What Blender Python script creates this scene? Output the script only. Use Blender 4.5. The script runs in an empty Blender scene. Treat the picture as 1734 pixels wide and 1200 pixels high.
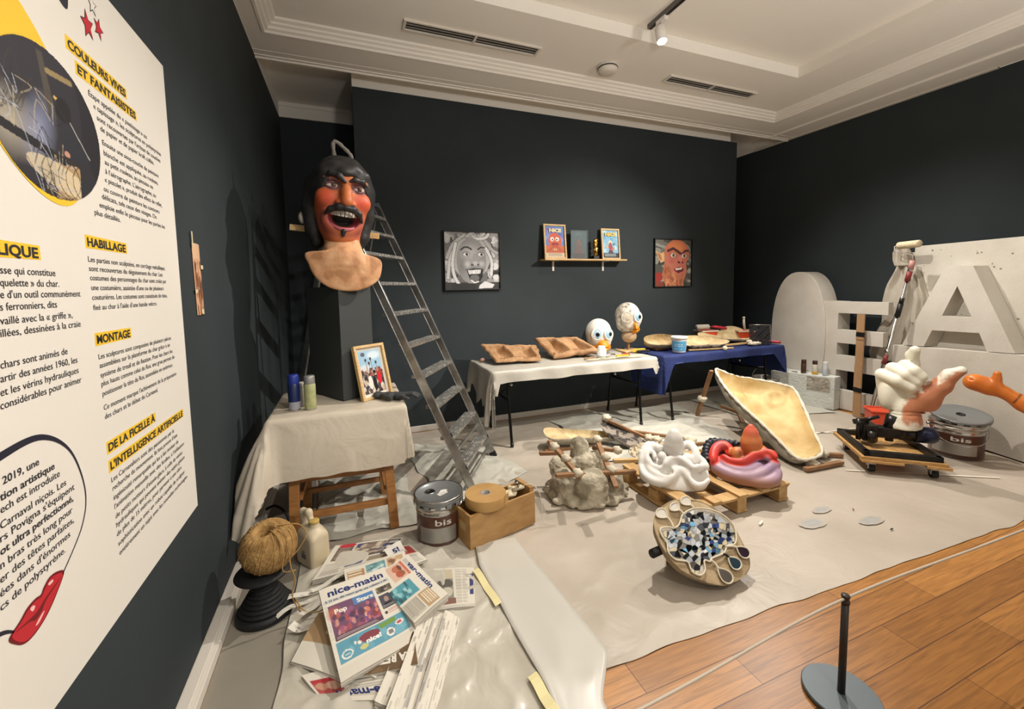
import bpy, math, random
import numpy as np
from mathutils import Vector, Matrix, noise

random.seed(7)
D = bpy.data
SC = bpy.context.scene
COL = SC.collection
PI = math.pi

# ------------------------------------------------------------------ camera, world, exposure
FPX, YAW, PITCH, ROLL, SHIFT = 709.491, 0.370062, -0.0784348, -0.0179542, -56.805
cam = D.objects.new('camera', D.cameras.new('camera'))
COL.objects.link(cam)
_cy, _sy, _cp, _sp = math.cos(YAW), math.sin(YAW), math.cos(PITCH), math.sin(PITCH)
_f = Vector((_sy * _cp, _cy * _cp, _sp))
_r = Vector((_cy, -_sy, 0))
_u = _r.cross(_f)
_r2 = _r * math.cos(ROLL) + _u * math.sin(ROLL)
_u2 = -_r * math.sin(ROLL) + _u * math.cos(ROLL)
cam.matrix_world = Matrix(((_r2.x, _u2.x, -_f.x, 0), (_r2.y, _u2.y, -_f.y, 0), (_r2.z, _u2.z, -_f.z, 1.5), (0, 0, 0, 1)))
cam.data.sensor_width = 36
cam.data.lens = 36 * FPX / 1734
cam.data.shift_y = SHIFT / 1734
cam.data.clip_start = 0.02
SC.camera = cam
SC.view_settings.view_transform = 'Standard'
SC.view_settings.look = 'None'
SC.view_settings.gamma = 1
SC.view_settings.use_curve_mapping = False
SC.view_settings.exposure = -0.12
wd = D.worlds.new('world')
SC.world = wd
wd.use_nodes = True
wd.node_tree.nodes['Background'].inputs[0].default_value = (1, .95, .89, 1)
wd.node_tree.nodes['Background'].inputs[1].default_value = 0.8

# gallery ceiling spots, then one added fill lamp: position, aim, watts, cone degrees, blend
WARM = (1, .935, .86)
SPOTS = [
    ((2.40, 2.80, 3.41), (1.35, 2.05, 0), 760, 118, .5),   # the one in view
    ((4.55, 0.75, 3.45), (2.55, 4.3, 1.0), 980, 54, .9),    # tables and partition
    ((2.40, 0.55, 3.48), (-0.02, 3.0, 1.75), 150, 40, .7),  # the bust
    ((2.40, -1.2, 3.48), (-0.63, 1.35, 1.35), 420, 68, .8),  # the text panel
    ((2.40, 2.2, 3.48), (5.35, 2.5, .9), 330, 62, .8),       # the foam letters
    ((4.55, 3.3, 3.40), (3.9, 2.0, 0), 300, 95, .7),        # the hand and the hollow mould
    ((1.0, -1.0, 3.48), (0.3, 1.5, 0), 130, 80, .8),        # newspapers
    ((3.6, -0.9, 3.48), (2.9, 0.6, 0), 50, 95, .8),        # unseen fill lamp added over the visitors' floor for bounce
]


def add_light(kind, name, loc, aim, watts, **kw):
    d = D.lights.new(name, kind)
    d.energy = watts
    d.color = WARM
    for k, v in kw.items():
        setattr(d, k, v)
    o = D.objects.new(name, d)
    COL.objects.link(o)
    o.location = loc
    o.rotation_euler = (Vector(aim) - Vector(loc)).to_track_quat('-Z', 'Y').to_euler()
    return o


for _i, (_p, _a, _w, _c, _b) in enumerate(SPOTS):
    add_light('SPOT', 'track_and_fill_spot', _p, _a, _w, spot_size=math.radians(_c), spot_blend=_b, shadow_soft_size=.03)
# unseen fill lamps near the viewer, added to brighten the ceiling
for _p, _a in (((0.9, 0.1, 2.2), (1.1, 1.0, 3.6)), ((3.7, -0.2, 2.2), (3.7, 0.7, 3.6))):
    add_light('SPOT', 'ceiling_fill_light', _p, _a, 150, spot_size=math.radians(128), spot_blend=.8, shadow_soft_size=.12)

# ------------------------------------------------------------------ helpers
def H(s):
    s = s.lstrip('#')
    o = []
    for i in (0, 2, 4):
        c = int(s[i:i + 2], 16) / 255
        o.append(c / 12.92 if c <= .04045 else ((c + .055) / 1.055) ** 2.4)
    return tuple(o)


MATS = {}


def M(name, hexc='808080', rough=.6, metal=0., bump=0., bscale=25., var=None, vscale=6., vsharp=.0, alpha=1., trans=0.,
      coat=0., attr=False, emit=0., spec=.5, bdetail=4., stretch=None, ior=1.45, bdist=0.):
    if name in MATS:
        return MATS[name]
    m = D.materials.new(name)
    m.use_nodes = True
    t = m.node_tree
    N, L = t.nodes, t.links
    b = N['Principled BSDF']
    col = H(hexc) + (1,)
    b.inputs['Base Color'].default_value = col
    b.inputs['Roughness'].default_value = rough
    b.inputs['Metallic'].default_value = metal
    b.inputs['Alpha'].default_value = alpha
    b.inputs['Transmission Weight'].default_value = trans
    b.inputs['Coat Weight'].default_value = coat
    b.inputs['Specular IOR Level'].default_value = spec
    b.inputs['IOR'].default_value = ior
    if emit:
        b.inputs['Emission Color'].default_value = col
        b.inputs['Emission Strength'].default_value = emit
    tc = N.new('ShaderNodeTexCoord')
    vec = tc.outputs['Object']
    if stretch:
        mp = N.new('ShaderNodeMapping')
        mp.inputs['Scale'].default_value = stretch
        L.new(vec, mp.inputs['Vector'])
        vec = mp.outputs['Vector']
    src = None
    if attr:
        a = N.new('ShaderNodeAttribute')
        a.attribute_name = 'Col'
        src = a.outputs['Color']
    if var:
        n = N.new('ShaderNodeTexNoise')
        n.inputs['Scale'].default_value = vscale
        n.inputs['Detail'].default_value = 6
        L.new(vec, n.inputs['Vector'])
        rr = N.new('ShaderNodeValToRGB')
        lo, hi = .35 + vsharp * .13, .68 - vsharp * .13
        rr.color_ramp.elements[0].position = lo
        rr.color_ramp.elements[1].position = hi
        L.new(n.outputs['Fac'], rr.inputs['Fac'])
        mx = N.new('ShaderNodeMix')
        mx.data_type = 'RGBA'
        L.new(rr.outputs['Color'], mx.inputs['Factor'])
        if src:
            L.new(src, mx.inputs['A'])
            mx.blend_type = 'MULTIPLY'
        else:
            mx.inputs['A'].default_value = col
        mx.inputs['B'].default_value = H(var) + (1,)
        src = mx.outputs['Result']
    if src:
        L.new(src, b.inputs['Base Color'])
    if bump:
        n2 = N.new('ShaderNodeTexNoise')
        n2.inputs['Scale'].default_value = bscale
        n2.inputs['Detail'].default_value = bdetail
        n2.inputs['Distortion'].default_value = bdist
        L.new(vec, n2.inputs['Vector'])
        bp = N.new('ShaderNodeBump')
        bp.inputs['Strength'].default_value = bump
        bp.inputs['Distance'].default_value = .02
        L.new(n2.outputs['Fac'], bp.inputs['Height'])
        L.new(bp.outputs['Normal'], b.inputs['Normal'])
    MATS[name] = m
    return m


class MB:
    """a pile of vertices and faces that becomes one mesh object"""

    def __init__(s):
        s.v, s.f, s.mi, s.c = [], [], [], None
        s.m = 0

    def add(s, vs, fs, m=None):
        k = len(s.v)
        s.v.extend([tuple(map(float, p)) for p in vs])
        for f in fs:
            s.f.append(tuple(int(i) + k for i in f))
            s.mi.append(s.m if m is None else m)
        return s

    def box(s, a, b, m=None):
        x0, y0, z0 = a
        x1, y1, z1 = b
        return s.add([(x0, y0, z0), (x1, y0, z0), (x1, y1, z0), (x0, y1, z0), (x0, y0, z1), (x1, y0, z1), (x1, y1, z1), (x0, y1, z1)],
                     [(0, 3, 2, 1), (4, 5, 6, 7), (0, 1, 5, 4), (1, 2, 6, 5), (2, 3, 7, 6), (3, 0, 4, 7)], m)

    def hexa(s, bot, top, m=None):
        return s.add(list(bot) + list(top), [(0, 3, 2, 1), (4, 5, 6, 7), (0, 1, 5, 4), (1, 2, 6, 5), (2, 3, 7, 6), (3, 0, 4, 7)], m)

    def beam(s, p, q, w, h, up=(0, 0, 1), m=None):
        p, q = Vector(p), Vector(q)
        d = (q - p).normalized()
        u = Vector(up)
        sd = d.cross(u)
        if sd.length < 1e-4:
            sd = d.cross(Vector((1, 0, 0)))
        sd.normalize()
        u = sd.cross(d).normalized()
        a, b = sd * w / 2, u * h / 2
        return s.hexa([p - a - b, p + a - b, q + a - b, q - a - b], [p - a + b, p + a + b, q + a + b, q - a + b], m)

    def tube(s, pts, r, seg=10, m=None, closed=False):
        pts = [Vector(p) for p in pts]
        n = len(pts)
        R = r if isinstance(r, (list, tuple)) else [r] * n
        vs, fs = [], []
        up = None
        for i in range(n):
            if closed:
                t = (pts[(i + 1) % n] - pts[i - 1])
            else:
                t = pts[min(i + 1, n - 1)] - pts[max(i - 1, 0)]
            t.normalize()
            if up is None:
                up = Vector((0, 0, 1)) if abs(t.z) < .9 else Vector((1, 0, 0))
            a = t.cross(up)
            if a.length < 1e-5:
                a = t.cross(Vector((0, 1, 0)))
            a.normalize()
            up = a.cross(t).normalized()
            for k in range(seg):
                th = 2 * PI * k / seg
                vs.append(pts[i] + (a * math.cos(th) + up * math.sin(th)) * R[i])
        for i in range(n if closed else n - 1):
            j = (i + 1) % n
            for k in range(seg):
                k2 = (k + 1) % seg
                fs.append((i * seg + k, i * seg + k2, j * seg + k2, j * seg + k))
        if not closed:
            fs.append(tuple(range(seg - 1, -1, -1)))
            fs.append(tuple((n - 1) * seg + k for k in range(seg)))
        return s.add(vs, fs, m)

    def lathe(s, prof, c=(0, 0, 0), seg=32, m=None, axis=None, ms=None):
        """profile [(r, z)]; axis = optional Matrix applied to local points"""
        vs, n = [], len(prof)
        for r, z in prof:
            for k in range(seg):
                th = 2 * PI * k / seg
                p = Vector((r * math.cos(th), r * math.sin(th), z))
                if axis is not None:
                    p = axis @ p
                vs.append((p.x + c[0], p.y + c[1], p.z + c[2]))
        base = len(s.v)
        s.add(vs, [])
        for i in range(n - 1):
            for k in range(seg):
                k2 = (k + 1) % seg
                s.f.append((base + i * seg + k, base + i * seg + k2, base + (i + 1) * seg + k2, base + (i + 1) * seg + k))
                s.mi.append(ms[i] if ms else (s.m if m is None else m))
        return s

    def prism(s, poly, h, xf=None, m=None):
        """extrude a 2-D polygon (ccw) from w=0 to w=h; xf maps (u,v,w) to the world"""
        n = len(poly)
        vs = [Vector((p[0], p[1], 0)) for p in poly] + [Vector((p[0], p[1], h)) for p in poly]
        if xf is not None:
            vs = [xf @ p for p in vs]
        fs = [tuple(range(n - 1, -1, -1)), tuple(range(n, 2 * n))] + [(i, (i + 1) % n, n + (i + 1) % n, n + i) for i in range(n)]
        return s.add(vs, fs, m)

    def grid(s, fn, nu, nv, m=None, wrap=False):
        vs = [fn(i / nu, j / nv) for j in range(nv + 1) for i in range(nu + (0 if wrap else 1))]
        w = nu if wrap else nu + 1
        fs = [(j * w + i, j * w + (i + 1) % w, (j + 1) * w + (i + 1) % w, (j + 1) * w + i) for j in range(nv) for i in range(nu)]
        return s.add(vs, fs, m)

    def ball(s, c, r, seg=16, rings=10, m=None, fn=None):
        rx, ry, rz = (r, r, r) if not isinstance(r, (tuple, list)) else r
        vs = []
        for j in range(rings + 1):
            ph = PI * j / rings
            for i in range(seg):
                th = 2 * PI * i / seg
                d = Vector((math.sin(ph) * math.cos(th), math.sin(ph) * math.sin(th), math.cos(ph)))
                k = fn(d) if fn else 1
                vs.append((c[0] + d.x * rx * k, c[1] + d.y * ry * k, c[2] + d.z * rz * k))
        fs = [(j * seg + i, (j + 1) * seg + i, (j + 1) * seg + (i + 1) % seg, j * seg + (i + 1) % seg) for j in range(rings) for i in range(seg)]
        return s.add(vs, fs, m)


WM = {}


def obj(name, mb, mats, parent=None, smooth=False, xf=None, bevel=0., label=None, sub=0, seg=2):
    """link one mesh object; vertices are authored in world coordinates (or local ones mapped by xf)"""
    vs = [Vector(p) for p in mb.v]
    if xf is not None:
        vs = [xf @ p for p in vs]
    if parent is not None:
        w = WM[parent.name]
    else:
        a = np.array([tuple(p) for p in vs])
        lo, hi = a.min(0), a.max(0)
        w = Matrix.Translation(((lo[0] + hi[0]) / 2, (lo[1] + hi[1]) / 2, lo[2]))
    wi = w.inverted()
    vs = [tuple(wi @ p) for p in vs]
    me = D.meshes.new(name)
    me.from_pydata(vs, [], mb.f)
    mats = mats if isinstance(mats, (list, tuple)) else [mats]
    for m in mats:
        me.materials.append(m)
    if len(mats) > 1:
        me.polygons.foreach_set('material_index', mb.mi)
    if mb.c is not None:
        at = me.color_attributes.new('Col', 'FLOAT_COLOR', 'POINT')
        c4 = np.ones((len(vs), 4), np.float32)
        c4[:, :3] = mb.c
        at.data.foreach_set('color', c4.ravel())
    if smooth:
        me.polygons.foreach_set('use_smooth', [True] * len(mb.f))
    me.update()
    o = D.objects.new(name, me)
    COL.objects.link(o)
    if parent is not None:
        o.parent = parent
    else:
        o.matrix_world = w
    WM[o.name] = w
    if bevel:
        b = o.modifiers.new('bevel', 'BEVEL')
        b.width = bevel
        b.segments = seg
        b.limit_method = 'ANGLE'
        b.angle_limit = math.radians(40)
    if sub:
        b = o.modifiers.new('sub', 'SUBSURF')
        b.levels = b.render_levels = sub
    if label:
        o['label'] = label
    return o


def thing(name, label, cat, loc, rotz=0., group=None):
    o = D.objects.new(name, None)
    COL.objects.link(o)
    o.location = loc
    o.rotation_euler = (0, 0, rotz)
    o.empty_display_size = .05
    WM[o.name] = Matrix.Translation(loc) @ Matrix.Rotation(rotz, 4, 'Z')
    return tag(o, label, cat, group)


def tag(o, label, cat, group=None):
    o['label'] = label
    o['category'] = cat
    if group:
        o['group'] = group
    return o


def struct(o):
    o['kind'] = 'structure'
    return o


def frame(o, u, v=None, n=None):
    """matrix with columns u, v, n at origin o"""
    u = Vector(u).normalized()
    if n is None:
        v = Vector(v)
        v = (v - u * v.dot(u)).normalized()
        n = u.cross(v)
    else:
        n = Vector(n)
        n = (n - u * n.dot(u)).normalized()
        v = n.cross(u)
    return Matrix(((u.x, v.x, n.x, o[0]), (u.y, v.y, n.y, o[1]), (u.z, v.z, n.z, o[2]), (0, 0, 0, 1)))


def TR(x, y, z, rz=0., ry=0., rx=0.):
    return Matrix.Translation((x, y, z)) @ Matrix.Rotation(rz, 4, 'Z') @ Matrix.Rotation(ry, 4, 'Y') @ Matrix.Rotation(rx, 4, 'X')


_TXT = {}


def glyphs(text, bold=0.):
    """(verts, faces) of a text set at size 1 with its baseline at 0, from the built-in font"""
    k = (text, bold)
    if k in _TXT:
        return _TXT[k]
    cu = D.curves.new('t', 'FONT')
    cu.body = text
    cu.size = 1
    cu.resolution_u = 3
    cu.offset = bold
    o = D.objects.new('t', cu)
    COL.objects.link(o)
    dg = bpy.context.evaluated_depsgraph_get()
    me = D.meshes.new_from_object(o.evaluated_get(dg))
    v = [(p.co.x, p.co.y) for p in me.vertices]
    f = [tuple(p.vertices) for p in me.polygons]
    D.objects.remove(o)
    D.curves.remove(cu)
    D.meshes.remove(me)
    _TXT[k] = (v, f)
    return v, f


def text(mb, s, x0, y0, size, x1=None, bold=0., m=None, shear=0., fn=None, lift=0., slope=0.):
    """append a line of text to mb in (u, v, w) coordinates; fits the width x0..x1 when x1 is given"""
    v, f = glyphs(s, bold)
    if not v:
        return
    a, b = min(p[0] for p in v), max(p[0] for p in v)
    sx = size if x1 is None else (x1 - x0) / max(b - a, 1e-6)
    out = []
    for p in v:
        u = x0 + (p[0] - a) * sx + p[1] * size * shear
        w = y0 + p[1] * size + (p[0] - a) * sx * slope
        out.append(fn(u, w) if fn else (u, w, lift))
    mb.add(out, f, m)


# ---- painted pictures: a fine grid with a colour per vertex
class Paint:
    def __init__(s, nu, nv, base):
        s.nu, s.nv = nu, nv
        u, v = np.meshgrid(np.linspace(0, 1, nu + 1), np.linspace(0, 1, nv + 1))
        s.u, s.v = u.ravel(), v.ravel()
        s.c = np.tile(np.array(H(base)), (len(s.u), 1))
        s.rs = np.random.RandomState(3)

    def put(s, mask, col, a=1.):
        col = np.array(H(col)) if isinstance(col, str) else np.array(col)
        k = (mask.astype(float) * a)[:, None]
        s.c = s.c * (1 - k) + col * k
        return s

    def rect(s, u0, v0, u1, v1, col, a=1.):
        return s.put((s.u >= u0) & (s.u <= u1) & (s.v >= v0) & (s.v <= v1), col, a)

    def ell(s, cu, cv, ru, rv, col, a=1., rot=0., soft=0.):
        du, dv = s.u - cu, s.v - cv
        cr, sr = math.cos(rot), math.sin(rot)
        du, dv = du * cr + dv * sr, -du * sr + dv * cr
        d = np.hypot(du / ru, dv / rv)
        return s.put(np.clip((1 - d) / max(soft, 1e-3), 0, 1) if soft else (d < 1), col, a)

    def poly(s, pts, col, a=1.):
        ins = np.zeros(len(s.u), bool)
        n = len(pts)
        for i in range(n):
            x0, y0 = pts[i]
            x1, y1 = pts[(i + 1) % n]
            if y0 == y1:
                continue
            c = ((y0 > s.v) != (y1 > s.v)) & (s.u < (x1 - x0) * (s.v - y0) / (y1 - y0) + x0)
            ins ^= c
        return s.put(ins, col, a)

    def line(s, pts, w, col, a=1.):
        d = np.full(len(s.u), 9.)
        for (x0, y0), (x1, y1) in zip(pts[:-1], pts[1:]):
            L2 = (x1 - x0) ** 2 + (y1 - y0) ** 2 + 1e-12
            t = np.clip(((s.u - x0) * (x1 - x0) + (s.v - y0) * (y1 - y0)) / L2, 0, 1)
            d = np.minimum(d, np.hypot(s.u - x0 - t * (x1 - x0), s.v - y0 - t * (y1 - y0)))
        return s.put(d < w, col, a)

    def blobs(s, n, box, cols, r, a=.8, seed=1):
        rs = np.random.RandomState(seed)
        u0, v0, u1, v1 = box
        for i in range(n):
            cu, cv = rs.uniform(u0, u1), rs.uniform(v0, v1)
            ru, rv = rs.uniform(.4, 1) * r, rs.uniform(.4, 1) * r
            d = np.hypot((s.u - cu) / ru, (s.v - cv) / rv) < 1
            d &= (s.u >= u0) & (s.u <= u1) & (s.v >= v0) & (s.v <= v1)
            s.put(d, cols[rs.randint(len(cols))], a)
        return s

    def lines(s, u0, v0, u1, v1, n, col='55524c', a=.75, duty=.5, seed=0):
        """columns of unreadable small print"""
        rs = np.random.RandomState(seed)
        t = (s.v - v0) / (v1 - v0) * n
        row = np.floor(t)
        ends = rs.uniform(.8, 1., n + 1)
        m = (s.u >= u0) & (s.v >= v0) & (s.v < v1) & ((t - row) < duty)
        m &= s.u <= u0 + (u1 - u0) * ends[np.clip(row, 0, n).astype(int)]
        return s.put(m, col, a)

    def mesh(s, fn):
        """fn(u, v down) -> world point"""
        mb = MB()
        w = s.nu + 1
        mb.v = [tuple(fn(a, b)) for a, b in zip(s.u, s.v)]
        mb.f = [(j * w + i, (j + 1) * w + i, (j + 1) * w + i + 1, j * w + i + 1) for j in range(s.nv) for i in range(s.nu)]
        mb.mi = [0] * len(mb.f)
        mb.c = s.c
        return mb


# ---- implicit shapes for the sculpted things
def ellip(X, Y, Z, c, r):
    a, b, d = (X - c[0]), (Y - c[1]), (Z - c[2])
    k0 = np.sqrt((a / r[0]) ** 2 + (b / r[1]) ** 2 + (d / r[2]) ** 2)
    k1 = np.sqrt((a / r[0] ** 2) ** 2 + (b / r[1] ** 2) ** 2 + (d / r[2] ** 2) ** 2) + 1e-9
    return k0 * (k0 - 1) / k1


def caps(X, Y, Z, a, b, ra, rb=None):
    rb = ra if rb is None else rb
    ax, ay, az = b[0] - a[0], b[1] - a[1], b[2] - a[2]
    L2 = ax * ax + ay * ay + az * az + 1e-12
    t = np.clip(((X - a[0]) * ax + (Y - a[1]) * ay + (Z - a[2]) * az) / L2, 0, 1)
    return np.sqrt((X - a[0] - t * ax) ** 2 + (Y - a[1] - t * ay) ** 2 + (Z - a[2] - t * az) ** 2) - (ra + (rb - ra) * t)


def chain(X, Y, Z, pts, rs, k=.0):
    d = None
    for i in range(len(pts) - 1):
        e = caps(X, Y, Z, pts[i], pts[i + 1], rs[i], rs[i + 1])
        d = e if d is None else (smin(d, e, k) if k else np.minimum(d, e))
    return d


def smin(a, b, k):
    h = np.maximum(k - np.abs(a - b), 0) / k
    return np.minimum(a, b) - h * h * k * .25


def smax(a, b, k):
    return -smin(-a, -b, k)


def sdf(fn, lo, hi, h):
    """surface nets: returns an MB of the zero level of fn"""
    ax = [np.arange(lo[i], hi[i] + h, h) for i in range(3)]
    X, Y, Z = np.meshgrid(*ax, indexing='ij')
    S = fn(X, Y, Z)
    S[0], S[-1], S[:, 0], S[:, -1], S[:, :, 0], S[:, :, -1] = (np.maximum(q, 1e-4) for q in (S[0], S[-1], S[:, 0], S[:, -1], S[:, :, 0], S[:, :, -1]))
    ins = S < 0
    n = [q - 1 for q in S.shape]

    def cn(A, i, j, k):
        return A[i:i + n[0], j:j + n[1], k:k + n[2]]
    acc = np.zeros(n + [3])
    cnt = np.zeros(n)
    O = np.stack([X, Y, Z], -1)
    for a in range(3):
        for p in (0, 1):
            for q in (0, 1):
                c0 = [0, 0, 0]
                c0[(a + 1) % 3], c0[(a + 2) % 3] = p, q
                c1 = list(c0)
                c1[a] = 1
                s0, s1 = cn(S, *c0), cn(S, *c1)
                x = (s0 < 0) != (s1 < 0)
                t = np.where(x, s0 / np.where(x, s0 - s1, 1), 0)[..., None]
                pt = cn(O, *c0) * (1 - t) + cn(O, *c1) * t
                acc += pt * x[..., None]
                cnt += x
    act = cnt > 0
    idx = np.full(n, -1)
    idx[act] = np.arange(act.sum())
    V = acc[act] / cnt[act][:, None]
    F = []
    for a in range(3):
        b, c = (a + 1) % 3, (a + 2) % 3
        sl0 = [slice(None)] * 3
        sl1 = [slice(None)] * 3
        sl0[a], sl1[a] = slice(0, n[a]), slice(1, n[a] + 1)
        for q in (b, c):
            sl0[q] = sl1[q] = slice(1, n[q])
        s0, s1 = ins[tuple(sl0)], ins[tuple(sl1)]

        def cell(db, dc):
            s = [None] * 3
            s[a] = slice(0, n[a])
            s[b] = slice(1 - db, n[b] - db)
            s[c] = slice(1 - dc, n[c] - dc)
            return idx[tuple(s)]
        q = np.stack([cell(1, 1), cell(0, 1), cell(0, 0), cell(1, 0)], -1)
        F.append(q[s0 & ~s1])
        F.append(q[~s0 & s1][:, ::-1])
    F = np.concatenate(F)
    mb = MB()
    mb.v = [tuple(p) for p in V.tolist()]
    mb.f = [tuple(p) for p in F.tolist()]
    mb.mi = [0] * len(mb.f)
    mb.V = V
    return mb


def roughen(m, amp, scale, seed=0):
    """push the points of a sculpted mesh about with 3-D noise"""
    for i, p in enumerate(m.v):
        q = Vector(p)
        m.v[i] = tuple(q + noise.noise_vector(q * scale + Vector((seed, 0, 0))) * amp + noise.noise_vector(q * scale * 2.7) * amp * .4)
    return m


def vnoise(V, scale, off=0.):
    return np.array([noise.noise(Vector((p[0] * scale + off, p[1] * scale, p[2] * scale))) for p in V])


def mixc(base, col, k):
    return base * (1 - k[:, None]) + np.array(H(col)) * k[:, None]


def sstep(a, b, x):
    t = np.clip((x - a) / (b - a), 0, 1)
    return t * t * (3 - 2 * t)


def bowl(rim, depth, th=.02, rings=10, flat=.5, seed=0, rough=.006, inner=None):
    """a shell: rim loop of 3-D points, hollow towards depth (Vector); returns (outer MB with lip, inner MB)"""
    rim = [Vector(p) for p in rim]
    n = len(rim)
    c = sum(rim, Vector()) / n
    dep = Vector(depth)
    dn = dep.normalized()

    def surf(k, inset, dd, jit):
        out = []
        for j in range(rings + 1):
            t = j / rings
            for i, p in enumerate(rim):
                q = p.lerp(c, inset)
                e = q.lerp(c, t)
                prof = (1 - (1 - t) ** 2.2) ** flat
                z = dep * prof * dd
                nz = noise.noise(e * 9 + Vector((seed, 0, 0))) * jit + noise.noise(e * 28 + Vector((seed, 3, 0))) * jit * .5
                extra = inner(e, t) if (inner and k) else 0
                out.append(e + z + dn * (nz * (1 if t > 0 else .6) + extra))
        return out
    o = surf(0, 0, 1, rough)
    i_ = surf(1, th, max(0.05, 1 - th / dep.length), rough)
    A, B = MB(), MB()
    fo = [(j * n + i, j * n + (i + 1) % n, (j + 1) * n + (i + 1) % n, (j + 1) * n + i) for j in range(rings) for i in range(n)]
    A.add(o, [f[::-1] for f in fo])
    k = len(A.v)
    A.add(i_[:n], [])
    for i in range(n):
        A.f.append((i, (i + 1) % n, k + (i + 1) % n, k + i))
        A.mi.append(0)
    B.add(i_, fo)
    return A, B


def smooth_loop(pts, n):
    """closed Catmull-Rom through pts"""
    pts = [Vector(p) for p in pts]
    k = len(pts)
    out = []
    for i in range(n):
        t = i / n * k
        j = int(t)
        f = t - j
        p0, p1, p2, p3 = (pts[(j + q) % k] for q in (-1, 0, 1, 2))
        out.append(.5 * ((2 * p1) + (p2 - p0) * f + (2 * p0 - 5 * p1 + 4 * p2 - p3) * f * f + (3 * p1 - p0 - 3 * p2 + p3) * f ** 3))
    return out


def smooth_path(pts, n):
    pts = [Vector(p) for p in pts]
    k = len(pts) - 1
    out = []
    for i in range(n + 1):
        t = min(i / n * k, k - 1e-6)
        j = int(t)
        f = t - j
        p0, p1, p2, p3 = (pts[min(max(j + q, 0), k)] for q in (-1, 0, 1, 2))
        out.append(.5 * ((2 * p1) + (p2 - p0) * f + (2 * p0 - 5 * p1 + 4 * p2 - p3) * f * f + (3 * p1 - p0 - 3 * p2 + p3) * f ** 3))
    return out


# ------------------------------------------------------------------ materials of the room
def parquet():
    m = M('parquet', 'a5672f', rough=.36)
    N, L = m.node_tree.nodes, m.node_tree.links
    b = N['Principled BSDF']
    tc = N.new('ShaderNodeTexCoord')
    br = N.new('ShaderNodeTexBrick')
    br.inputs['Scale'].default_value = 1
    br.inputs['Brick Width'].default_value = 1.15
    br.inputs['Row Height'].default_value = .135
    br.inputs['Mortar Size'].default_value = .0016
    br.inputs['Mortar Smooth'].default_value = .2
    br.inputs['Bias'].default_value = 0
    br.offset = .37
    br.inputs['Color1'].default_value = H('b07c3f') + (1,)
    br.inputs['Color2'].default_value = H('8c5d29') + (1,)
    br.inputs['Mortar'].default_value = H('4a2a12') + (1,)
    L.new(tc.outputs['Object'], br.inputs['Vector'])
    mp = N.new('ShaderNodeMapping')
    mp.inputs['Scale'].default_value = (1.2, 22, 1)
    n = N.new('ShaderNodeTexNoise')
    n.inputs['Scale'].default_value = 3
    n.inputs['Detail'].default_value = 8
    n.inputs['Distortion'].default_value = 1.2
    L.new(tc.outputs['Object'], mp.inputs['Vector'])
    L.new(mp.outputs['Vector'], n.inputs['Vector'])
    mx = N.new('ShaderNodeMix')
    mx.data_type = 'RGBA'
    mx.blend_type = 'MULTIPLY'
    cr = N.new('ShaderNodeValToRGB')
    cr.color_ramp.elements[0].position = .3
    cr.color_ramp.elements[0].color = (.62, .58, .52, 1)
    cr.color_ramp.elements[1].position = .65
    cr.color_ramp.elements[1].color = (1.1, 1.06, 1.0, 1)
    L.new(n.outputs['Fac'], cr.inputs['Fac'])
    mx.inputs['Factor'].default_value = 1
    L.new(br.outputs['Color'], mx.inputs['A'])
    L.new(cr.outputs['Color'], mx.inputs['B'])
    L.new(mx.outputs['Result'], b.inputs['Base Color'])
    bp = N.new('ShaderNodeBump')
    bp.inputs['Strength'].default_value = .25
    bp.inputs['Distance'].default_value = .004
    L.new(br.outputs['Fac'], bp.inputs['Height'])
    bp.invert = True
    L.new(bp.outputs['Normal'], b.inputs['Normal'])
    return m


PARQ = parquet()
DARK = M('dark wall paint', '30373a', rough=.75, bump=.05, bscale=120, var='2c3335', vscale=2.2, spec=.3)
WHITEP = M('white ceiling paint', 'e6e2d9', rough=.8, bump=.03, bscale=60)
TRIMW = M('trim paint', 'd3cdc2', rough=.5)
GREYP = M('grey plinth paint', '8f8b83', rough=.6)
BLACK = M('black paint', '0e0f0f', rough=.5)
BLKMET = M('black metal', '141414', rough=.35, metal=.6)
STEEL = M('tin steel', 'b9b7b2', rough=.22, metal=1, bump=.03, bscale=8)
ALU = M('aluminium', 'c4c3c0', rough=.32, metal=.9, var='8d8b86', vscale=9)
PINE = M('pine wood', 'cdae7e', rough=.55, var='b9965f', vscale=5, stretch=(2, 14, 14), bump=.1, bscale=30)
OLDW = M('old stick wood', '9c7551', rough=.7, var='775739', vscale=7, bump=.2, bscale=30)
BEECH = M('beech wood', 'a97643', rough=.5, var='8d5f33', vscale=6, stretch=(2, 8, 8))
PLAST = M('plaster', 'd8cfba', rough=.85, bump=.35, bscale=22, var='b9ad95', vscale=9)
FOAM = M('polystyrene foam', 'd2ccc0', rough=.85, bump=.15, bscale=90, var='c3bcae', vscale=4)

XL, YP, XR, YN, ZD = -.63, 4.42, 5.70, 5.43, 3.446

# ------------------------------------------------------------------ the room
mb = MB().add([(XL - .1, -3.2, 0), (XR + .1, -3.2, 0), (XR + .1, YN + .1, 0), (XL - .1, YN + .1, 0)], [(0, 1, 2, 3)])
struct(obj('floor', mb, PARQ))


def wall(name, a, b, split=ZD, top=3.75):
    m = MB().box((a[0], a[1], 0), (b[0], b[1], split), 0).box((a[0], a[1], split), (b[0], b[1], top), 1)
    return struct(obj(name, m, [DARK, WHITEP]))


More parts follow.
